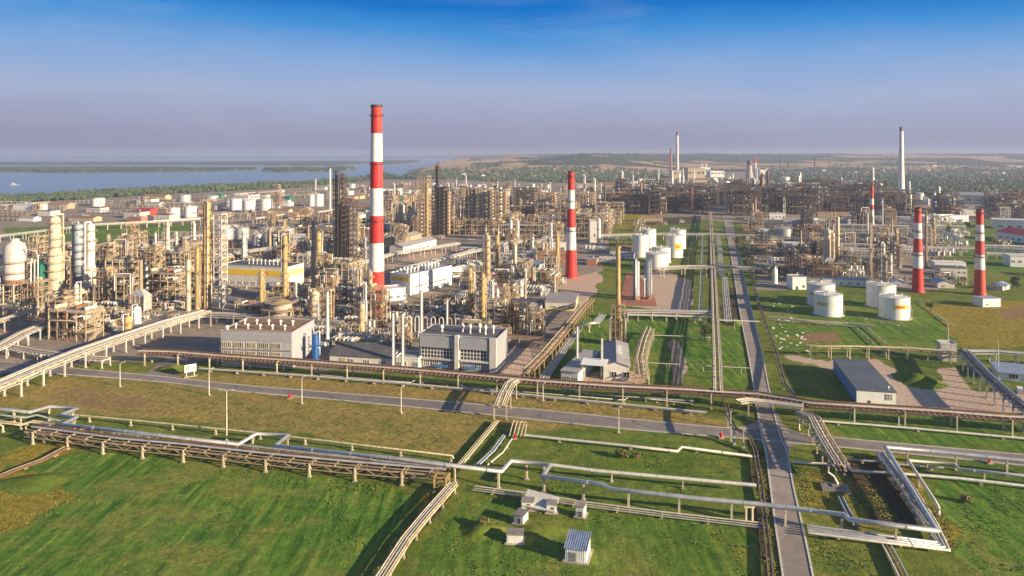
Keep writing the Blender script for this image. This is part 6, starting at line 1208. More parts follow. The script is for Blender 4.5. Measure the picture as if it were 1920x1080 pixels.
# keep the mass clear of the roads and the explicit racks
for ln, r_ in (([(1497, 1080), (1463, 850), (1437, 750), (1412, 640), (1393, 560), (1371, 440), (1352, 360)], 6), ([(0, 694), (130, 656), (260, 612), (370, 574), (495, 534)], 4), ([(-40, 770), (85, 715), (225, 660), (388, 607)], 6), ([(390, 609), (575, 620)], 4),
               ([(1346, 765), (1341, 620), (1336, 500), (1332, 405)], 6), ([(990, 722), (1060, 640), (1108, 580)], 5), ([(1120, 452), (1335, 450), (1560, 462)], 4)):
    for a, b in zip(ln, ln[1:]): reserve_line(P(*a), P(*b), r_)
PLACED = []; TOTAL = {}; LOW_ONLY = gp([(712, 556), (770, 548), (850, 525), (890, 560), (860, 640), (725, 640)])
def block(phrase, mark, quad, mix, n, seed, sc=(1, 1), gap=1.0, tries=40, vs=(1, 1), group=None):
    """fill a unit: mix is {kind: weight}; the label counts outwards from a landmark of the photo"""
    rr = random.Random(seed); poly = gp(quad); xs = [p[0] for p in poly]; ys = [p[1] for p in poly]; lm = P(*mark); mine = []
    kinds = list(mix); wts = [mix[k_] for k_ in kinds]
    for _ in range(n):
        kk = rr.choices(kinds, wts)[0]
        if kk.startswith('frame') and TOTAL.get('frame', 0) >= 288: kk = rr.choice([q for q in kinds if not q.startswith('frame')])
        pr = rr.choice(PROTO[kk]); s_ = rr.uniform(*sc); r_ = pr['r'] * s_ * gap
        for _t in range(tries):
            x, y = rr.uniform(min(xs), max(xs)), rr.uniform(min(ys), max(ys)); q = U * round((x * U.x + y * U.y) / 4) * 4 + V * round((x * V.x + y * V.y) / 4) * 4; x, y = q.x, q.y
            if not inpoly(np.array([x]), np.array([y]), poly)[0]: continue
            if not kk.startswith(('yard', 'exch')) and inpoly(np.array([x]), np.array([y]), LOW_ONLY)[0]: continue
            if any((x - a) ** 2 + (y - b) ** 2 < (r_ * .92 + c) ** 2 for a, b, c in RES): continue
            mine.append((pr, x, y, s_, rr)); TOTAL[kk[:5]] = TOTAL.get(kk[:5], 0) + 1; RES.append((x, y, r_ * .88)); break
    cnt = {}
    for pr, x, y, s_, _ in sorted(mine, key=lambda m_: (m_[1] - lm.x) ** 2 + (m_[2] - lm.y) ** 2):
        cnt[pr['desc']] = cnt.get(pr['desc'], 0) + 1
        rz = -GA + rr.choice((0, 0, 0, math.pi, math.pi / 2)); svec = (s_, s_, s_ * rr.uniform(*vs))
        if pr['root'] is None: pr['root'] = root = pr['fn'](); KIDS[root.name] = list(root.children); root.location = (x, y, 0); root.rotation_euler = (0, 0, rz); root.scale = svec
        else: root = dup(pr['root'], (x, y, 0), rz, svec); KIDS.pop(root.name, None)
        tag(root, f"{pr['desc']}, {ORD[min(cnt[pr['desc']] - 1, len(ORD) - 1)]} from {phrase}", pr['cat'], group); PLACED.append(root)
def W(**k): return k
for px_, y0_, y1_ in ((706, 584, 420), (1071, 520, 430), (1721, 547, 375), (1837, 552, 375), (1690, 368, 350)):
    reserve_line(P(px_, y0_), P(px_, y1_), 7)
reserve_line(P(792, 560), P(862, 536), 7); reserve_line(P(745, 566), P(775, 566), 6)
T1 = W(frame_cream=5, frame_tan=5, exch_cream=2, exch_tan=1, cool_cream=2, col_cream=1.5, col_tan=1.5, yard_cream=3, yard_tan=3, rack_cream=1, heat_tan=.6, shed=.3)
MID = W(frame_tan=4, frame_cream=3, frame_pale=2, frame_dark=1, exch_pale=1, cool_tan=1, col_tan=2, col_pale=1, yard_tan=3, yard_pale=2, rack_tan=1.5, rack_cream=1, heat_tan=.5, shed=.8)
block('the cream reactor drum', (28, 585), [(-80, 600), (-80, 492), (60, 480), (200, 472), (420, 470), (425, 545), (340, 575), (200, 615), (140, 640), (60, 600)], T1, 130, 1, (.85, 1.1), .74, vs=(.9, 1.15), group='process units by the reactor drum')
block('the yellow banded hall', (470, 535), [(395, 500), (380, 470), (560, 460), (700, 460), (700, 520), (600, 545), (585, 520)], MID, 40, 2, (.8, 1.05), .8, group='process units by the yellow banded hall')
block('the bright blue vessel', (591, 680), [(425, 600), (470, 575), (580, 545), (690, 545), (760, 600), (735, 655), (600, 658), (590, 620)], T1, 34, 3, (.75, .95), .75, group='process units by the blue vessel')
block('the big window hall', (860, 690), [(735, 655), (740, 585), (830, 570), (880, 585), (1000, 600), (1010, 640), (975, 660), (930, 640), (860, 628)], MID, 44, 4, (.7, .95), .75, group='process units by the window hall')
block('the small teal shed', (910, 572), [(800, 575), (850, 540), (900, 510), (1060, 500), (1050, 540), (1020, 562), (930, 572), (880, 585)], MID, 44, 5, (.75, 1), .8, group='process units by the teal shed')
block('the white vented hall', (770, 550), [(850, 510), (880, 480), (960, 460), (1055, 462), (1010, 505), (900, 508)], W(shed=2, frame_pale=2, frame_tan=2, yard_pale=3, rack_pale=1, col_pale=2), 26, 6, (.8, 1.05), .85, group='works behind the white vented hall')
block('the brown twin tower', (637, 490), [(500, 500), (420, 475), (560, 440), (640, 430), (760, 420), (840, 440), (745, 470), (700, 500), (620, 500)], MID, 60, 7, (.85, 1.15), .8, group='process units by the brown twin tower')
block('the silver tank row', (450, 460), [(180, 470), (380, 440), (420, 425), (600, 405), (700, 400), (700, 425), (560, 445), (400, 470)], W(shed=1, frame_tan=2, yard_pale=3, rack_cream=3, exch_cream=1, tank=1), 34, 8, (.9, 1.2), .9, group='works by the silver tank row')
block('the black pointed tower', (819, 438), [(700, 425), (720, 395), (840, 385), (1160, 385), (1160, 432), (1060, 455), (950, 450), (850, 445)], W(lat_tan=3, frame_tan=3, frame_cream=3, frame_dark=1, col_tan=2, yard_tan=2, rack_tan=1, heat_tan=.6, shed=1.2), 70, 9, (1.1, 1.5), .85, group='process units by the black pointed tower')
block('the thin striped chimney', (1635, 421), [(1150, 402), (1160, 372), (1300, 366), (1650, 366), (1670, 402), (1400, 404)], W(lat_dark=9, frame_dark=2, col_dark=1, heat_dark=.4, rack_dark=1, frame_pale=.3, shed=.5), 110, 10, (1.3, 1.7), .7, vs=(.9, 1.2), group='dark process units below the thin striped chimney')
block('the long low white building', (1590, 536), [(1415, 530), (1425, 462), (1560, 452), (1690, 452), (1750, 505), (1700, 535), (1640, 520), (1530, 522)], W(frame_tan=3, frame_cream=2, frame_dark=3, lat_tan=.6, col_cream=.7, col_tan=.5, yard_tan=5, yard_pale=2, exch_tan=1.5, rack_tan=1, rack_pale=1, heat_tan=.6, shed=.5, cool_tan=1), 90, 11, (.7, .95), .76, group='process units past the main road')
block('the garage by the road', (1500, 543), [(1410, 460), (1390, 412), (1640, 408), (1700, 450), (1560, 455)], W(frame_dark=2, frame_tan=2, yard_tan=3, rack_pale=2, shed=2, heat_tan=.6, tank=.6), 46, 12, (.9, 1.2), .9, group='works beyond the long cross rack')
block('the tall slim white chimney', (1690, 368), [(1750, 424), (1740, 402), (1655, 400), (1655, 372), (1980, 378), (1980, 412), (1760, 424), (1720, 440)], W(frame_pale=2, lat_dark=2, frame_dark=1, col_pale=2, shed=3, rack_pale=2, yard_pale=2, tank=1.5), 130, 13, (1.0, 1.5), .72, group='works around the tall slim white chimney')
block('the bright red shed', (268, 406), [(-80, 420), (-60, 388), (180, 380), (360, 371), (560, 358), (620, 380), (560, 405), (380, 415), (180, 416)], W(shed=6, rack_cream=4, rack_tan=3, yard_pale=2, tank=1.5, frame_tan=1), 90, 14, (1.0, 1.5), .9, vs=(.7, 1), group='works along the river bank')
block('the slim white mast', (619, 400), [(560, 375), (560, 355), (700, 349), (860, 347), (1160, 349), (1160, 382), (860, 384), (700, 395), (640, 400)], W(shed=6, frame_tan=3, tank=2, col_cream=2, rack_tan=2, yard_pale=1, frame_cream=1, frame_dark=1), 150, 15, (1.0, 1.5), .8, vs=(.7, 1.0), group='works before the upland field')
block('the cooling tower', (1405, 336), [(1160, 366), (1180, 342), (1430, 340), (1650, 350), (1650, 364)], W(shed=5, frame_dark=3, frame_tan=2, tank=1, col_pale=1), 70, 16, (1.3, 1.9), .9, vs=(.8, 1), group='works before the power station')
block('the red roofed building', (1900, 455), [(1650, 445), (1760, 428), (1860, 440), (1960, 480), (1960, 520), (1850, 500), (1760, 480)], W(rack_pale=3, shed=2, yard_pale=2, yard_tan=2, frame_dark=1, col_tan=1), 34, 17, (.9, 1.1), 1.0, group='works on the grass by the red roof')
block('the squat tank by the road', (1437, 446), [(1395, 445), (1385, 410), (1330, 410), (1180, 412), (1160, 440), (1320, 446)], W(yard_tan=2, rack_pale=1, shed=1), 9, 18, (.8, 1), 1.0, group='works around the squat tank')
block('the orange striped chimney', (1837, 552), [(1690, 530), (1720, 480), (1800, 500), (1860, 530), (1790, 534)], W(yard_tan=3, yard_dark=2, shed=1, exch_tan=1, frame_tan=1), 16, 19, (.7, .9), .85, group='yard between the striped chimneys')
block('the low wide white tank', (1236, 506), [(1080, 500), (1100, 462), (1180, 456), (1190, 480), (1140, 500)], W(yard_pale=2, rack_tan=1, shed=1), 8, 20, (.7, .9), 1.0, group='works by the white tank group')
block('the squat yellow vessel', (240, 628), [(95, 648), (60, 600), (190, 560), (420, 540), (450, 545), (330, 590), (200, 625), (120, 652)], W(yard_cream=4, exch_cream=1, frame_tan=1, col_cream=1), 30, 31, (.6, .85), .7, tries=120, group='low plant along the shaded road')
block('the slim ochre column', (370, 580), [(150, 640), (200, 590), (330, 555), (470, 535), (500, 530), (420, 562), (330, 596), (230, 625)], W(yard_cream=3, exch_cream=1, yard_tan=2), 30, 35, (.42, .6), .6, tries=160, group='small pump yards along the shaded road')
block('the white vent stack', (614, 637), [(430, 600), (480, 570), (700, 545), (770, 600), (740, 660), (600, 664), (585, 620)], W(yard_pale=4, exch_pale=1, col_pale=1), 26, 32, (.55, .75), .7, tries=120, group='low plant between the halls')
block('the tall tan ladder column', (914, 556), [(735, 655), (740, 585), (880, 520), (1060, 500), (1050, 545), (1010, 600), (1000, 660), (930, 640)], W(yard_tan=4, yard_pale=2, exch_tan=1, col_pale=1), 40, 33, (.55, .75), .7, tries=120, group='low plant in the middle yards')
block('the thin rust orange stack', (588, 566), [(400, 500), (420, 465), (700, 430), (850, 440), (740, 475), (700, 520), (600, 540)], W(yard_tan=4, yard_pale=3, exch_tan=1), 36, 34, (.7, .95), .7, tries=120, group='low plant behind the yellow banded hall')
# long racks of the back yards
for i, (pts, w_, m_, lb) in enumerate((([(-60, 462), (60, 447), (180, 431)], 4, 'light panel', 'white pipe rack along the near edge of the green field'), ([(170, 432), (280, 426), (400, 418)], 4, CR, 'cream rack on posts along the far edge of the green field'), ([(180, 486), (300, 468), (380, 452)], 4, 'light panel', 'pale rack slanting past the green field to the tank row'),
        ([(640, 520), (740, 490), (860, 470)], 4.5, CR, 'cream rack running behind the tallest chimney'), ([(760, 520), (870, 490), (990, 462)], 4.5, 'light panel', 'pale rack slanting behind the white vented hall'), ([(1000, 470), (1080, 430), (1150, 402)], 4.5, 'light panel', 'long pale rack slanting beyond the paved pad chimney'),
        ([(1640, 400), (1700, 425), (1790, 455), (1800, 462)], 6, 'light panel', 'slanting enclosed conveyor bridge beyond the striped chimney'), ([(1700, 478), (1850, 480), (1960, 488)], 3, 'light panel', 'low pale rack crossing the grass behind the orange chimney'), ([(430, 492), (560, 470), (650, 455)], 4, CR, 'cream rack between the tank row and the yellow banded hall'))):
    rack('slender_pipe_rack', lb, 'pipe rack', pts, w_, [(5.4, NS[::2]), (7.0, NS[1:5])], 14, m_, .42, rung=7)
# ------------------------------------------------------------------ trees, weeds and small things
def leafblob(k, c, r, n, rr, size):
    for _ in range(n):
        d = Vector((rr.gauss(0, 1), rr.gauss(0, 1), rr.gauss(0, 1))).normalized() * (r * rr.uniform(.35, 1.0) ** .6); p = Vector(c) + Vector((d.x, d.y, d.z * .85))
        a = Vector((rr.gauss(0, 1), rr.gauss(0, 1), rr.gauss(0, .7))).normalized(); b_ = a.orthogonal().normalized(); s_ = size * rr.uniform(.6, 1.4)
        k.add([p - a * s_, p + b_ * s_ * .7, p + a * s_, p - b_ * s_ * .7], [(0, 1, 2, 3)])
def mk_tree(seed, h, leaf='leaf'):
    rr = random.Random(seed); root = bpy.data.objects.new('broadleaf_tree', None); COL.objects.link(root); k = MB('bark'); k.tube([(0, 0, 0), (.1, .05, h * .25), (0, .1, h * .55)], h * .028, 7)
    cs = []
    for i in range(9):
        a = rr.uniform(0, 6.28); q = h * rr.uniform(.08, .26); z = h * rr.uniform(.38, .86); c = (q * math.cos(a) * (1.15 - z / h * .6), q * math.sin(a) * (1.15 - z / h * .6), z); cs.append(c); k.tube([(0, 0, h * rr.uniform(.2, .5)), (c[0] * .6, c[1] * .6, z * .85), c], h * .011, 5)
    k.build('trunk', root); k = MB(leaf)
    for c in cs: leafblob(k, c, h * rr.uniform(.13, .2), 60, rr, h * .035)
    k.build('crown', root); return root
TREES = [mk_tree(i, 8 + i, 'leaf' if i % 3 else 'leaf olive') for i in range(4)]
for t_ in TREES: KIDS[t_.name] = list(t_.children)
TP = [(843, 412, 'tree in the middle of the tan works before the tower'), (770, 398, 'olive tree behind the tallest chimney'), (1062, 470, 'tree at the shoulder of the paved pad chimney'), (1150, 418, 'tree beside the open cream steel frame'), (985, 428, 'olive tree by the dark blue roofed hall'), (1002, 436, 'tree in front of the dark blue roofed hall'), (1020, 440, 'tree at the corner of the dark blue roofed hall'), (1385, 470, 'tree by the bend of the main road'), (1408, 432, 'tree where the main road leaves the works'), (1322, 640, 'small tree near the pale green rack'),
      (560, 392, 'tree beside the green roofed shed'), (470, 408, 'tree in front of the white tank row'), (690, 470, 'tree at the foot of the brown towers'), (1840, 426, 'tree behind the red roofed building'), (1815, 432, 'bushy tree beside the long white hall'), (1780, 440, 'tree on the grass below the conveyor'), (1270, 400, 'tree before the dark pipe maze'), (1180, 395, 'tree at the end of the dark pipe maze'), (20, 395, 'tree by the river bank works'), (240, 392, 'tree beside the bright red shed'), (1745, 590, 'shrubby tree on the weedy slope'), (1900, 545, 'tree on the slope behind the white box hut')]
for i, (px, py, lb) in enumerate(TP):
    t_ = TREES[i] if i < 4 else dup(TREES[i % 4], (0, 0, 0), 0); s_ = 1.0 + .25 * ((i * 7) % 5) / 4
    t_.location = P(px, py); t_.rotation_euler = (0, 0, i * 1.7); t_.scale = (s_ * 1.1, s_ * 1.1, s_); tag(t_, lb, 'tree', 'trees among the works')
def hz_at(x, y):
    i = np.clip(np.searchsorted(dd, y), 0, NR - 1); j = np.clip(((x / max(y, 1)) + 1.15) / 2.3 * (NC - 1), 0, NC - 1).astype(int) if not np.isscalar(x) else int(np.clip((x / y + 1.15) / 2.3 * (NC - 1), 0, NC - 1))
    return float(GZ[i, j]), bool(water_m[i, j] and not isl[i, j]), float(ZC[i, j, 1])
ICO = []
ph = (1 + 5 ** .5) / 2
for a in (-1, 1):
    for b_ in (-ph, ph): ICO += [(0, a, b_), (a, b_, 0), (b_, 0, a)]
ICO = [Vector(v).normalized() for v in ICO]
def hull():
    e = min((ICO[0] - v).length for v in ICO[1:]) * 1.01; fs_ = []
    for i in range(12):
        for j in range(i + 1, 12):
            for l in range(j + 1, 12):
                if all((ICO[a] - ICO[c]).length < e for a, c in ((i, j), (j, l), (i, l))):
                    n_ = (ICO[j] - ICO[i]).cross(ICO[l] - ICO[i]); fs_.append((i, j, l) if n_.dot(ICO[i]) > 0 else (i, l, j))
    return fs_
ICOF = hull()
def wood(name, quad, n, hmin, hmax, seed, test=None, clump=7):
    """a far wood that reads as one mass: crowns of a few jagged leaf masses each"""
    rr = random.Random(seed); poly = gp(quad); k = MB('leaf far'); d0, d1 = min(p[1] for p in poly), max(p[1] for p in poly); s0, s1 = min(p[0] / p[1] for p in poly), max(p[0] / p[1] for p in poly); got = 0
    for _ in range(n * 6):
        if got >= n: break
        y = 1 / rr.uniform(1 / d1, 1 / d0); x = rr.uniform(s0, s1) * y
        if not inpoly(np.array([x]), np.array([y]), poly)[0]: continue
        z, wet, fz_ = hz_at(x, y)
        if wet or (test and not test(x, y, fz_)) or any((x - a) ** 2 + (y - b) ** 2 < (c + 1) ** 2 for a, b, c in (RES if y < 900 else ())): continue
        got += 1; h = rr.uniform(hmin, hmax)
        for j in range(3):
            r_ = h * rr.uniform(.3, .5); c = Vector((x + rr.uniform(-.4, .4) * h, y + rr.uniform(-.4, .4) * h, z + h * rr.uniform(.3, .7))); k.add([c + v * r_ * rr.uniform(.65, 1.25) for v in ICO], ICOF)
    o = k.build(name); kind(o, 'stuff'); o['label'] = 'belt of green woodland'; del o['label']; return o
wood('bank_woods', [(-500, 388), (0, 383), (300, 366), (600, 349), (745, 331), (735, 326), (600, 339), (300, 353), (0, 370), (-500, 382)], 2600, 5, 9, 1)
wood('upland_woods', [(740, 334), (820, 322), (1000, 324), (1240, 322), (1260, 340), (1100, 344), (900, 340)], 1600, 7, 12, 2)
wood('hill_woods', [(760, 324), (860, 306), (1060, 297), (1400, 296), (1950, 300), (2000, 330), (1300, 330), (1060, 320)], 900, 7, 13, 3, lambda x, y, f_: f_ > .75)
wood('plain_woods', [(1420, 334), (1450, 322), (1600, 314), (1960, 318), (2050, 374), (1800, 370), (1640, 362), (1500, 350)], 4200, 6, 10, 4)
wood('works_woods', [(1150, 362), (1180, 344), (1420, 340), (1460, 345), (1640, 360), (1640, 366), (1300, 368)], 420, 7, 12, 5)
wood('island_woods', [(-500, 326), (-500, 302), (720, 302), (800, 303), (660, 322), (300, 325)], 2400, 4, 7, 6, lambda x, y, f_: f_ > .5)
# houses of the far village among the trees
rr = random.Random(77); vill = []
for i, (px, py) in enumerate(((1590, 327), (1606, 325), (1622, 324), (1638, 326), (1655, 322), (1735, 318), (1752, 317), (1742, 322), (1845, 326), (1868, 327), (1882, 327), (1895, 317), (1910, 318), (1510, 330), (1524, 327), (1545, 322), (1465, 327), (1455, 322), (1780, 345), (1800, 350), (1820, 337), (1880, 340), (1850, 352), (1200, 327), (1130, 330), (1090, 328), (1040, 326), (930, 331), (985, 330), (905, 332), (870, 331), (960, 302), (985, 299), (945, 303))):
    base = P(px, py); z = hz_at(base.x, base.y)[0]; base = Vector((base.x, base.y, 0)); s_ = base.y / F; w_, d_, h_ = rr.uniform(5, 9) * s_, 3.2 * s_, rr.uniform(1.6, 2.6) * s_
    c = Vector((base.x, base.y, 0)) ; root = thing('village_house', 'pale house among the far trees', 'house', (c.x, c.y, max(z, 0)), rr.uniform(-.4, .2), 'pale houses among the far trees')
    k = MB(rr.choice(('pure white', 'white paint', 'light panel'))); k.add([(-w_ / 2, -d_ / 2, 0), (w_ / 2, -d_ / 2, 0), (w_ / 2, d_ / 2, 0), (-w_ / 2, d_ / 2, 0), (-w_ / 2, -d_ / 2, h_), (w_ / 2, -d_ / 2, h_), (w_ / 2, d_ / 2, h_), (-w_ / 2, d_ / 2, h_), (-w_ / 2, 0, h_ * 1.5), (w_ / 2, 0, h_ * 1.5)], [(0, 1, 5, 4), (1, 2, 6, 9, 5), (2, 3, 7, 6), (3, 0, 4, 8, 7)]); k.build('wall', root)
    k = MB(rr.choice(('roof grey', 'roof brown', 'white paint')))
    for y in (-d_ / 2 - .4, d_ / 2 + .4): vs_ = [(-w_ / 2 - .4, y, h_ - .2), (w_ / 2 + .4, y, h_ - .2), (w_ / 2 + .4, 0, h_ * 1.5), (-w_ / 2 - .4, 0, h_ * 1.5)]; vs_ += [(a, b, q + .4) for a, b, q in vs_]; k.add(vs_, [(0, 1, 2, 3), (7, 6, 5, 4), (0, 4, 5, 1), (1, 5, 6, 2), (3, 7, 4, 0)])
    k.build('roof', root)
# weeds: tussocks along ditches and in the rough grass
def weeds(name, quads, n, seed, m_, hmin=.35, hmax=1.0):
    rr = random.Random(seed); k = MB(m_)
    for quad, share in quads:
        poly = gp(quad); xs = [p[0] for p in poly]; ys = [p[1] for p in poly]; got = 0
        for _ in range(n * 30):
            if got >= n * share: break
            x, y = rr.uniform(min(xs), max(xs)), rr.uniform(min(ys), max(ys))
            if not inpoly(np.array([x]), np.array([y]), poly)[0] or vnoise(np.array([x]), np.array([y]), 6, 55)[0] < rr.uniform(.25, .7): continue
            got += 1; h = rr.uniform(hmin, hmax)
            for j in range(5):
                a = rr.uniform(0, 6.28); q = Vector((math.cos(a), math.sin(a), 0)); s_ = Vector((-q.y, q.x, 0)) * h * .5; b0 = Vector((x, y, -.1)) + q * h * .15; t0 = b0 + q * h * rr.uniform(.5, 1.3) + Vector((0, 0, h * .55)); k.add([b0 - s_, b0 + s_, t0 + s_ * .5, t0 - s_ * .3], [(0, 1, 2, 3)])
    o = k.build(name); kind(o, 'stuff'); return o
weeds('yellow_weeds', [([(690, 1090), (800, 930), (838, 905), (852, 920), (742, 1050), (720, 1100)], .22), ([(-40, 1000), (-20, 880), (60, 890), (150, 930), (60, 985)], .12), ([(1432, 820), (1445, 900), (1470, 1090), (1440, 1100), (1418, 850)], .2), ([(1690, 870), (1770, 965), (1800, 1030), (1760, 1030), (1700, 920)], .16), ([(1585, 890), (1625, 885), (1690, 985), (1620, 985)], .14), ([(1480, 850), (1560, 880), (1600, 960), (1500, 960)], .1), ([(1720, 570), (1930, 560), (1960, 650), (1800, 655)], .2)], 4200, 8, 'weed', .12, .4)
weeds('green_weeds', [([(760, 1090), (860, 925), (1420, 985), (1430, 1090)], .35), ([(1500, 1010), (1660, 1030), (1680, 1090), (1530, 1090)], .15), ([(990, 825), (1400, 865), (1410, 970), (960, 920)], .3), ([(420, 870), (780, 912), (760, 940), (400, 890)], .2), ([(40, 880), (170, 845), (700, 905), (700, 1090), (-100, 1090)], .35), ([(1770, 900), (1960, 920), (1960, 1090), (1840, 1090)], .2)], 1500, 9, 'grass tuft', .12, .4)
weeds('dry_weeds', [([(30, 745), (330, 745), (900, 795), (850, 850), (480, 800)], .7), ([(560, 705), (940, 745), (1380, 780), (1390, 800), (900, 760)], .3)], 700, 10, 'grass tuft', .15, .4)
def bush(px, py, r_, lb, seed):
    root = thing('shrub', lb, 'shrub', P(px, py)); rr = random.Random(seed); k = MB('leaf olive')
    for j in range(6): leafblob(k, (rr.uniform(-.5, .5) * r_, rr.uniform(-.5, .5) * r_, r_ * rr.uniform(.3, .7)), r_ * .55, 60, rr, r_ * .12)
    k.build('crown', root); k = MB('bark'); k.tube([(0, 0, 0), (.1, 0, r_ * .6)], r_ * .08, 6); k.build('trunk', root)
bush(1168, 858, 2.2, 'round olive shrub in the meadow by the kinked pipe', 1); bush(1195, 858, 1.5, 'ring of taller grass beside the round shrub', 2); bush(1812, 940, 1.8, 'dark shrub on the meadow beyond the bent pipe', 3); bush(905, 985, 2.0, 'low bush on the mound beside the kiosks', 4)
mound = MB('old concrete')
# low earth mounds that belong to the ground
def mnd(px, py, rx, ry, h, seed):
    c = P(px, py); n_, m_ = 28, 8; vs_ = []; rr = random.Random(seed)
    for i in range(m_ + 1):
        t_ = i / m_
        for j in range(n_): a = 2 * math.pi * j / n_; q = (1 - t_) * (1 + .12 * math.sin(3 * a + seed)); vs_.append((c.x + rx * q * math.cos(a), c.y + ry * q * math.sin(a), -.25 + (h + .25) * (t_ * t_ * (3 - 2 * t_)) + rr.uniform(-.05, .05) * h))
    fs_ = [(i * n_ + j, i * n_ + (j + 1) % n_, (i + 1) * n_ + (j + 1) % n_, (i + 1) * n_ + j) for i in range(m_) for j in range(n_)]
    me_ = bpy.data.meshes.new('grassy_hill'); me_.from_pydata(vs_, [], fs_); me_.polygons.foreach_set('use_smooth', [True] * len(fs_)); me_.materials.append(gm)
    a1 = me_.attributes.new('zone_b', 'FLOAT_COLOR', 'POINT'); a1.data.foreach_set('color', [x for _ in vs_ for x in ((.35, 0, .25, 1))]); o = bpy.data.objects.new('grassy_hill', me_); COL.objects.link(o); kind(o, 'structure')
mnd(905, 995, 7.5, 5.5, 1.3, 1); mnd(1015, 990, 10, 8, .9, 2); mnd(1720, 712, 9, 12, 2.4, 3); mnd(320, 692, 8, 8, 1.4, 4); mnd(60, 905, 12, 8, 1.4, 5); mnd(1375, 605, 6, 9, 2.2, 6)
# lamp posts, hydrants, signs, little slabs
for px, yb, yt, hd, lb in ((425, 826, 733, 2, 'tall double headed lamp post standing beside the silver expansion bend'), (392, 741, 694, 1, 'lamp post on the road verge by the notice board'), (225, 725, 682, 1, 'lamp post under the big diagonal pipe bridge'), (566, 757, 709, 1, 'lamp post on the verge beside the red hydrant'), (752, 775, 728, 1, 'lamp post on the verge opposite the low pitched shed'), (1160, 812, 768, 1, 'lamp post on the verge past the road portal'), (1018, 752, 722, 1, 'short lamp post behind the low pipes'), (1370, 828, 778, 1, 'lamp post at the road junction'), (1394, 840, 812, 1, 'short lamp post near the red hydrant at the junction'), (1778, 643, 607, 1, 'lamp mast beside the cream cabin'), (1872, 700, 640, 1, 'lamp mast behind the shaded pipe bridge'), (1685, 798, 775, 1, 'thin post under the brown rack past the white shed end'), (297, 470, 425, 1, 'mast on the near side of the green field'), (70, 690, 670, 1, 'lamp by the shaded plant road')):
    lamp_post(lb, px, yb, yt, heads=hd, rz=1.2 if hd == 1 else 0)
def hydrant(px, py, lb, s_=1.0):
    root = thing('fire_hydrant', lb, 'hydrant', P(px, py), 0, 'red hydrants by the road'); k = MB('red paint'); k.lathe([(.45, 0), (.35, .2), (.32, 1.2), (.42, 1.25), (.3, 1.6), (.08, 1.75)], 12); k.build('barrel', root); k = MB('red paint'); k.cyl((-.75, 0, .95), (.75, 0, .95), .17, 8); k.build('outlet', root); k = MB('concrete'); k.box(0, 0, .08, 1.6, 1.6, .2); k.build('plinth', root)
hydrant(543, 747, 'red hydrant on the verge between two lamp posts'); hydrant(1352, 821, 'red hydrant beside the road junction'); hydrant(965, 823, 'red hydrant at the corner of the white pipe loop'); hydrant(1855, 868, 'red hydrant behind the thick silver pipe on the right-of-way'.replace('right-of-way', 'bare verge'))
def board():
    root = thing('notice_board', 'white notice board on two legs by the gate road', 'notice board', P(357, 706), R(35)); k = MB('pure white'); k.box(0, 0, 3.4, 4.4, .2, 3.0); k.build('panel', root)
    for x in (-1.5, 1.5): k = MB('white paint'); k.box(x, .15, 1.6, .25, .25, 3.2); k.build('leg', root)
    k = MB('grey panel'); k.box(-1, -.14, 3.6, 1.5, .06, 1.6).box(.9, -.14, 3.2, 1.4, .06, 1.0); k.build('poster', root); k = MB('concrete'); k.box(0, 0, .15, 5, 1.6, .3); k.build('plinth', root)
board()
rr = random.Random(5)
sl_ = MB('pure white'); sl_.box(0, 0, .08, 1.4, .9, .3); sl_ = sl_.build('marker_block'); first = True
for i in range(50):
    t_ = rr.random(); px = 1438 + t_ * 30 + rr.uniform(-6, 52); py = 562 + t_ * 100 + rr.uniform(-6, 6)
    o = sl_ if first else sl_.copy()
    if not first: COL.objects.link(o)
    first = False; o.location = P(px, py); o.rotation_euler = (0, 0, rr.uniform(-.3, .3)); s_ = rr.uniform(.35, .75); o.scale = (s_ * 1.3, s_, 1)
    tag(o, 'small white slab lying in grass past the main road', 'concrete slab', 'white slabs strewn over the grass')
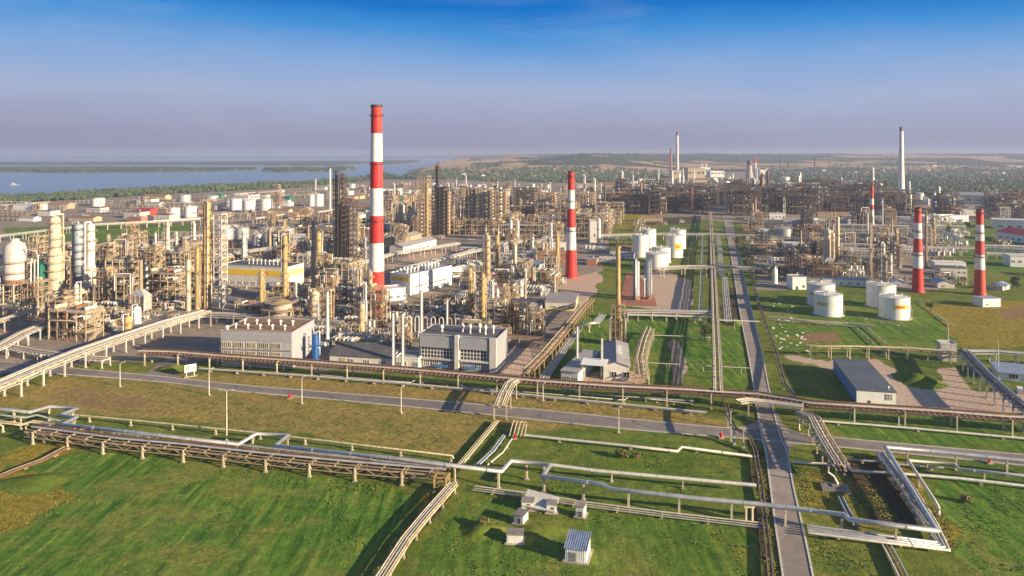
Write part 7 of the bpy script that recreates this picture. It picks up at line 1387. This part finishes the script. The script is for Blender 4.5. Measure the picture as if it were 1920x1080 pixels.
def boat():
    root = thing('river_boat', 'low grey river boat with pale cabin out on the water', 'boat', P(28, 346) + Vector((0, 0, -3)), .1); s_ = 1.5; k = MB('grey blue steel')
    pr = [(-9, 0, 1.2), (-8, 2.2, 1.4), (6, 2.4, 1.4), (10, 0, 2.2), (6, -2.4, 1.4), (-8, -2.2, 1.4)]; vs_ = [(x * s_, y * s_, z * s_) for x, y, z in pr] + [(x * s_ * .88, y * s_ * .75, -.3) for x, y, z in pr]; k.add(vs_, [tuple(range(6))[::-1], *[(i, (i + 1) % 6, 6 + (i + 1) % 6, 6 + i) for i in range(6)]]); k.build('hull', root)
    k = MB('white paint'); k.box(-2 * s_, 0, 2.6 * s_, 8 * s_, 3 * s_, 2.2 * s_).box(-4 * s_, 0, 4.4 * s_, 3 * s_, 2.4 * s_, 1.4 * s_); k.build('cabin', root); k = MB('glass'); k.box(-2 * s_, -1.52 * s_, 2.9 * s_, 7 * s_, .1, .7 * s_); k.build('window', root)
boat()
def van():
    root = thing('white_van', 'white van parked on the paved yard behind the shaded bridge', 'van', P(1912, 736), R(60)); k = MB('pure white')
    k.add([(-2.4, -.95, .4), (2.4, -.95, .4), (2.4, .95, .4), (-2.4, .95, .4), (-2.4, -.9, 2.1), (1.1, -.85, 2.1), (1.1, .85, 2.1), (-2.4, .9, 2.1), (2.35, -.9, 1.1), (2.35, .9, 1.1)], [(3, 2, 1, 0), (4, 5, 6, 7), (0, 1, 8, 5, 4), (2, 3, 7, 6, 9), (3, 0, 4, 7), (1, 2, 9, 8), (8, 9, 6, 5)]); k.build('body', root)
    for x in (-1.5, 1.5):
        for y in (-.95, .95): k = MB('dark steel'); k.cyl((x, y - .12, .38), (x, y + .12, .38), .38, 12); k.build('wheel', root)
    k = MB('glass'); k.add([(1.2, -.75, 2.02), (2.33, -.8, 1.16), (2.33, .8, 1.16), (1.2, .75, 2.02)], [(0, 1, 2, 3)]); k.v = [(x + .05, y, z + .05) for x, y, z in k.v]; k.build('windscreen', root)
van()
# ------------------------------------------------------------------ air
hm = bpy.data.materials.new('haze'); hm.use_nodes = True; t = hm.node_tree; t.nodes.clear()
pv = t.nodes.new('ShaderNodeVolumePrincipled'); pv.inputs['Color'].default_value = (0.48, 0.55, 0.78, 1); pv.inputs['Density'].default_value = 0.000115; pv.inputs['Anisotropy'].default_value = 0.1
ou = t.nodes.new('ShaderNodeOutputMaterial'); t.links.new(pv.outputs[0], ou.inputs['Volume'])
MATS['haze'] = hm
hz = MB('haze'); hz.box(0, 9600, 68, 47000, 19600, 156); hz = hz.build('haze'); kind(hz, 'stuff')
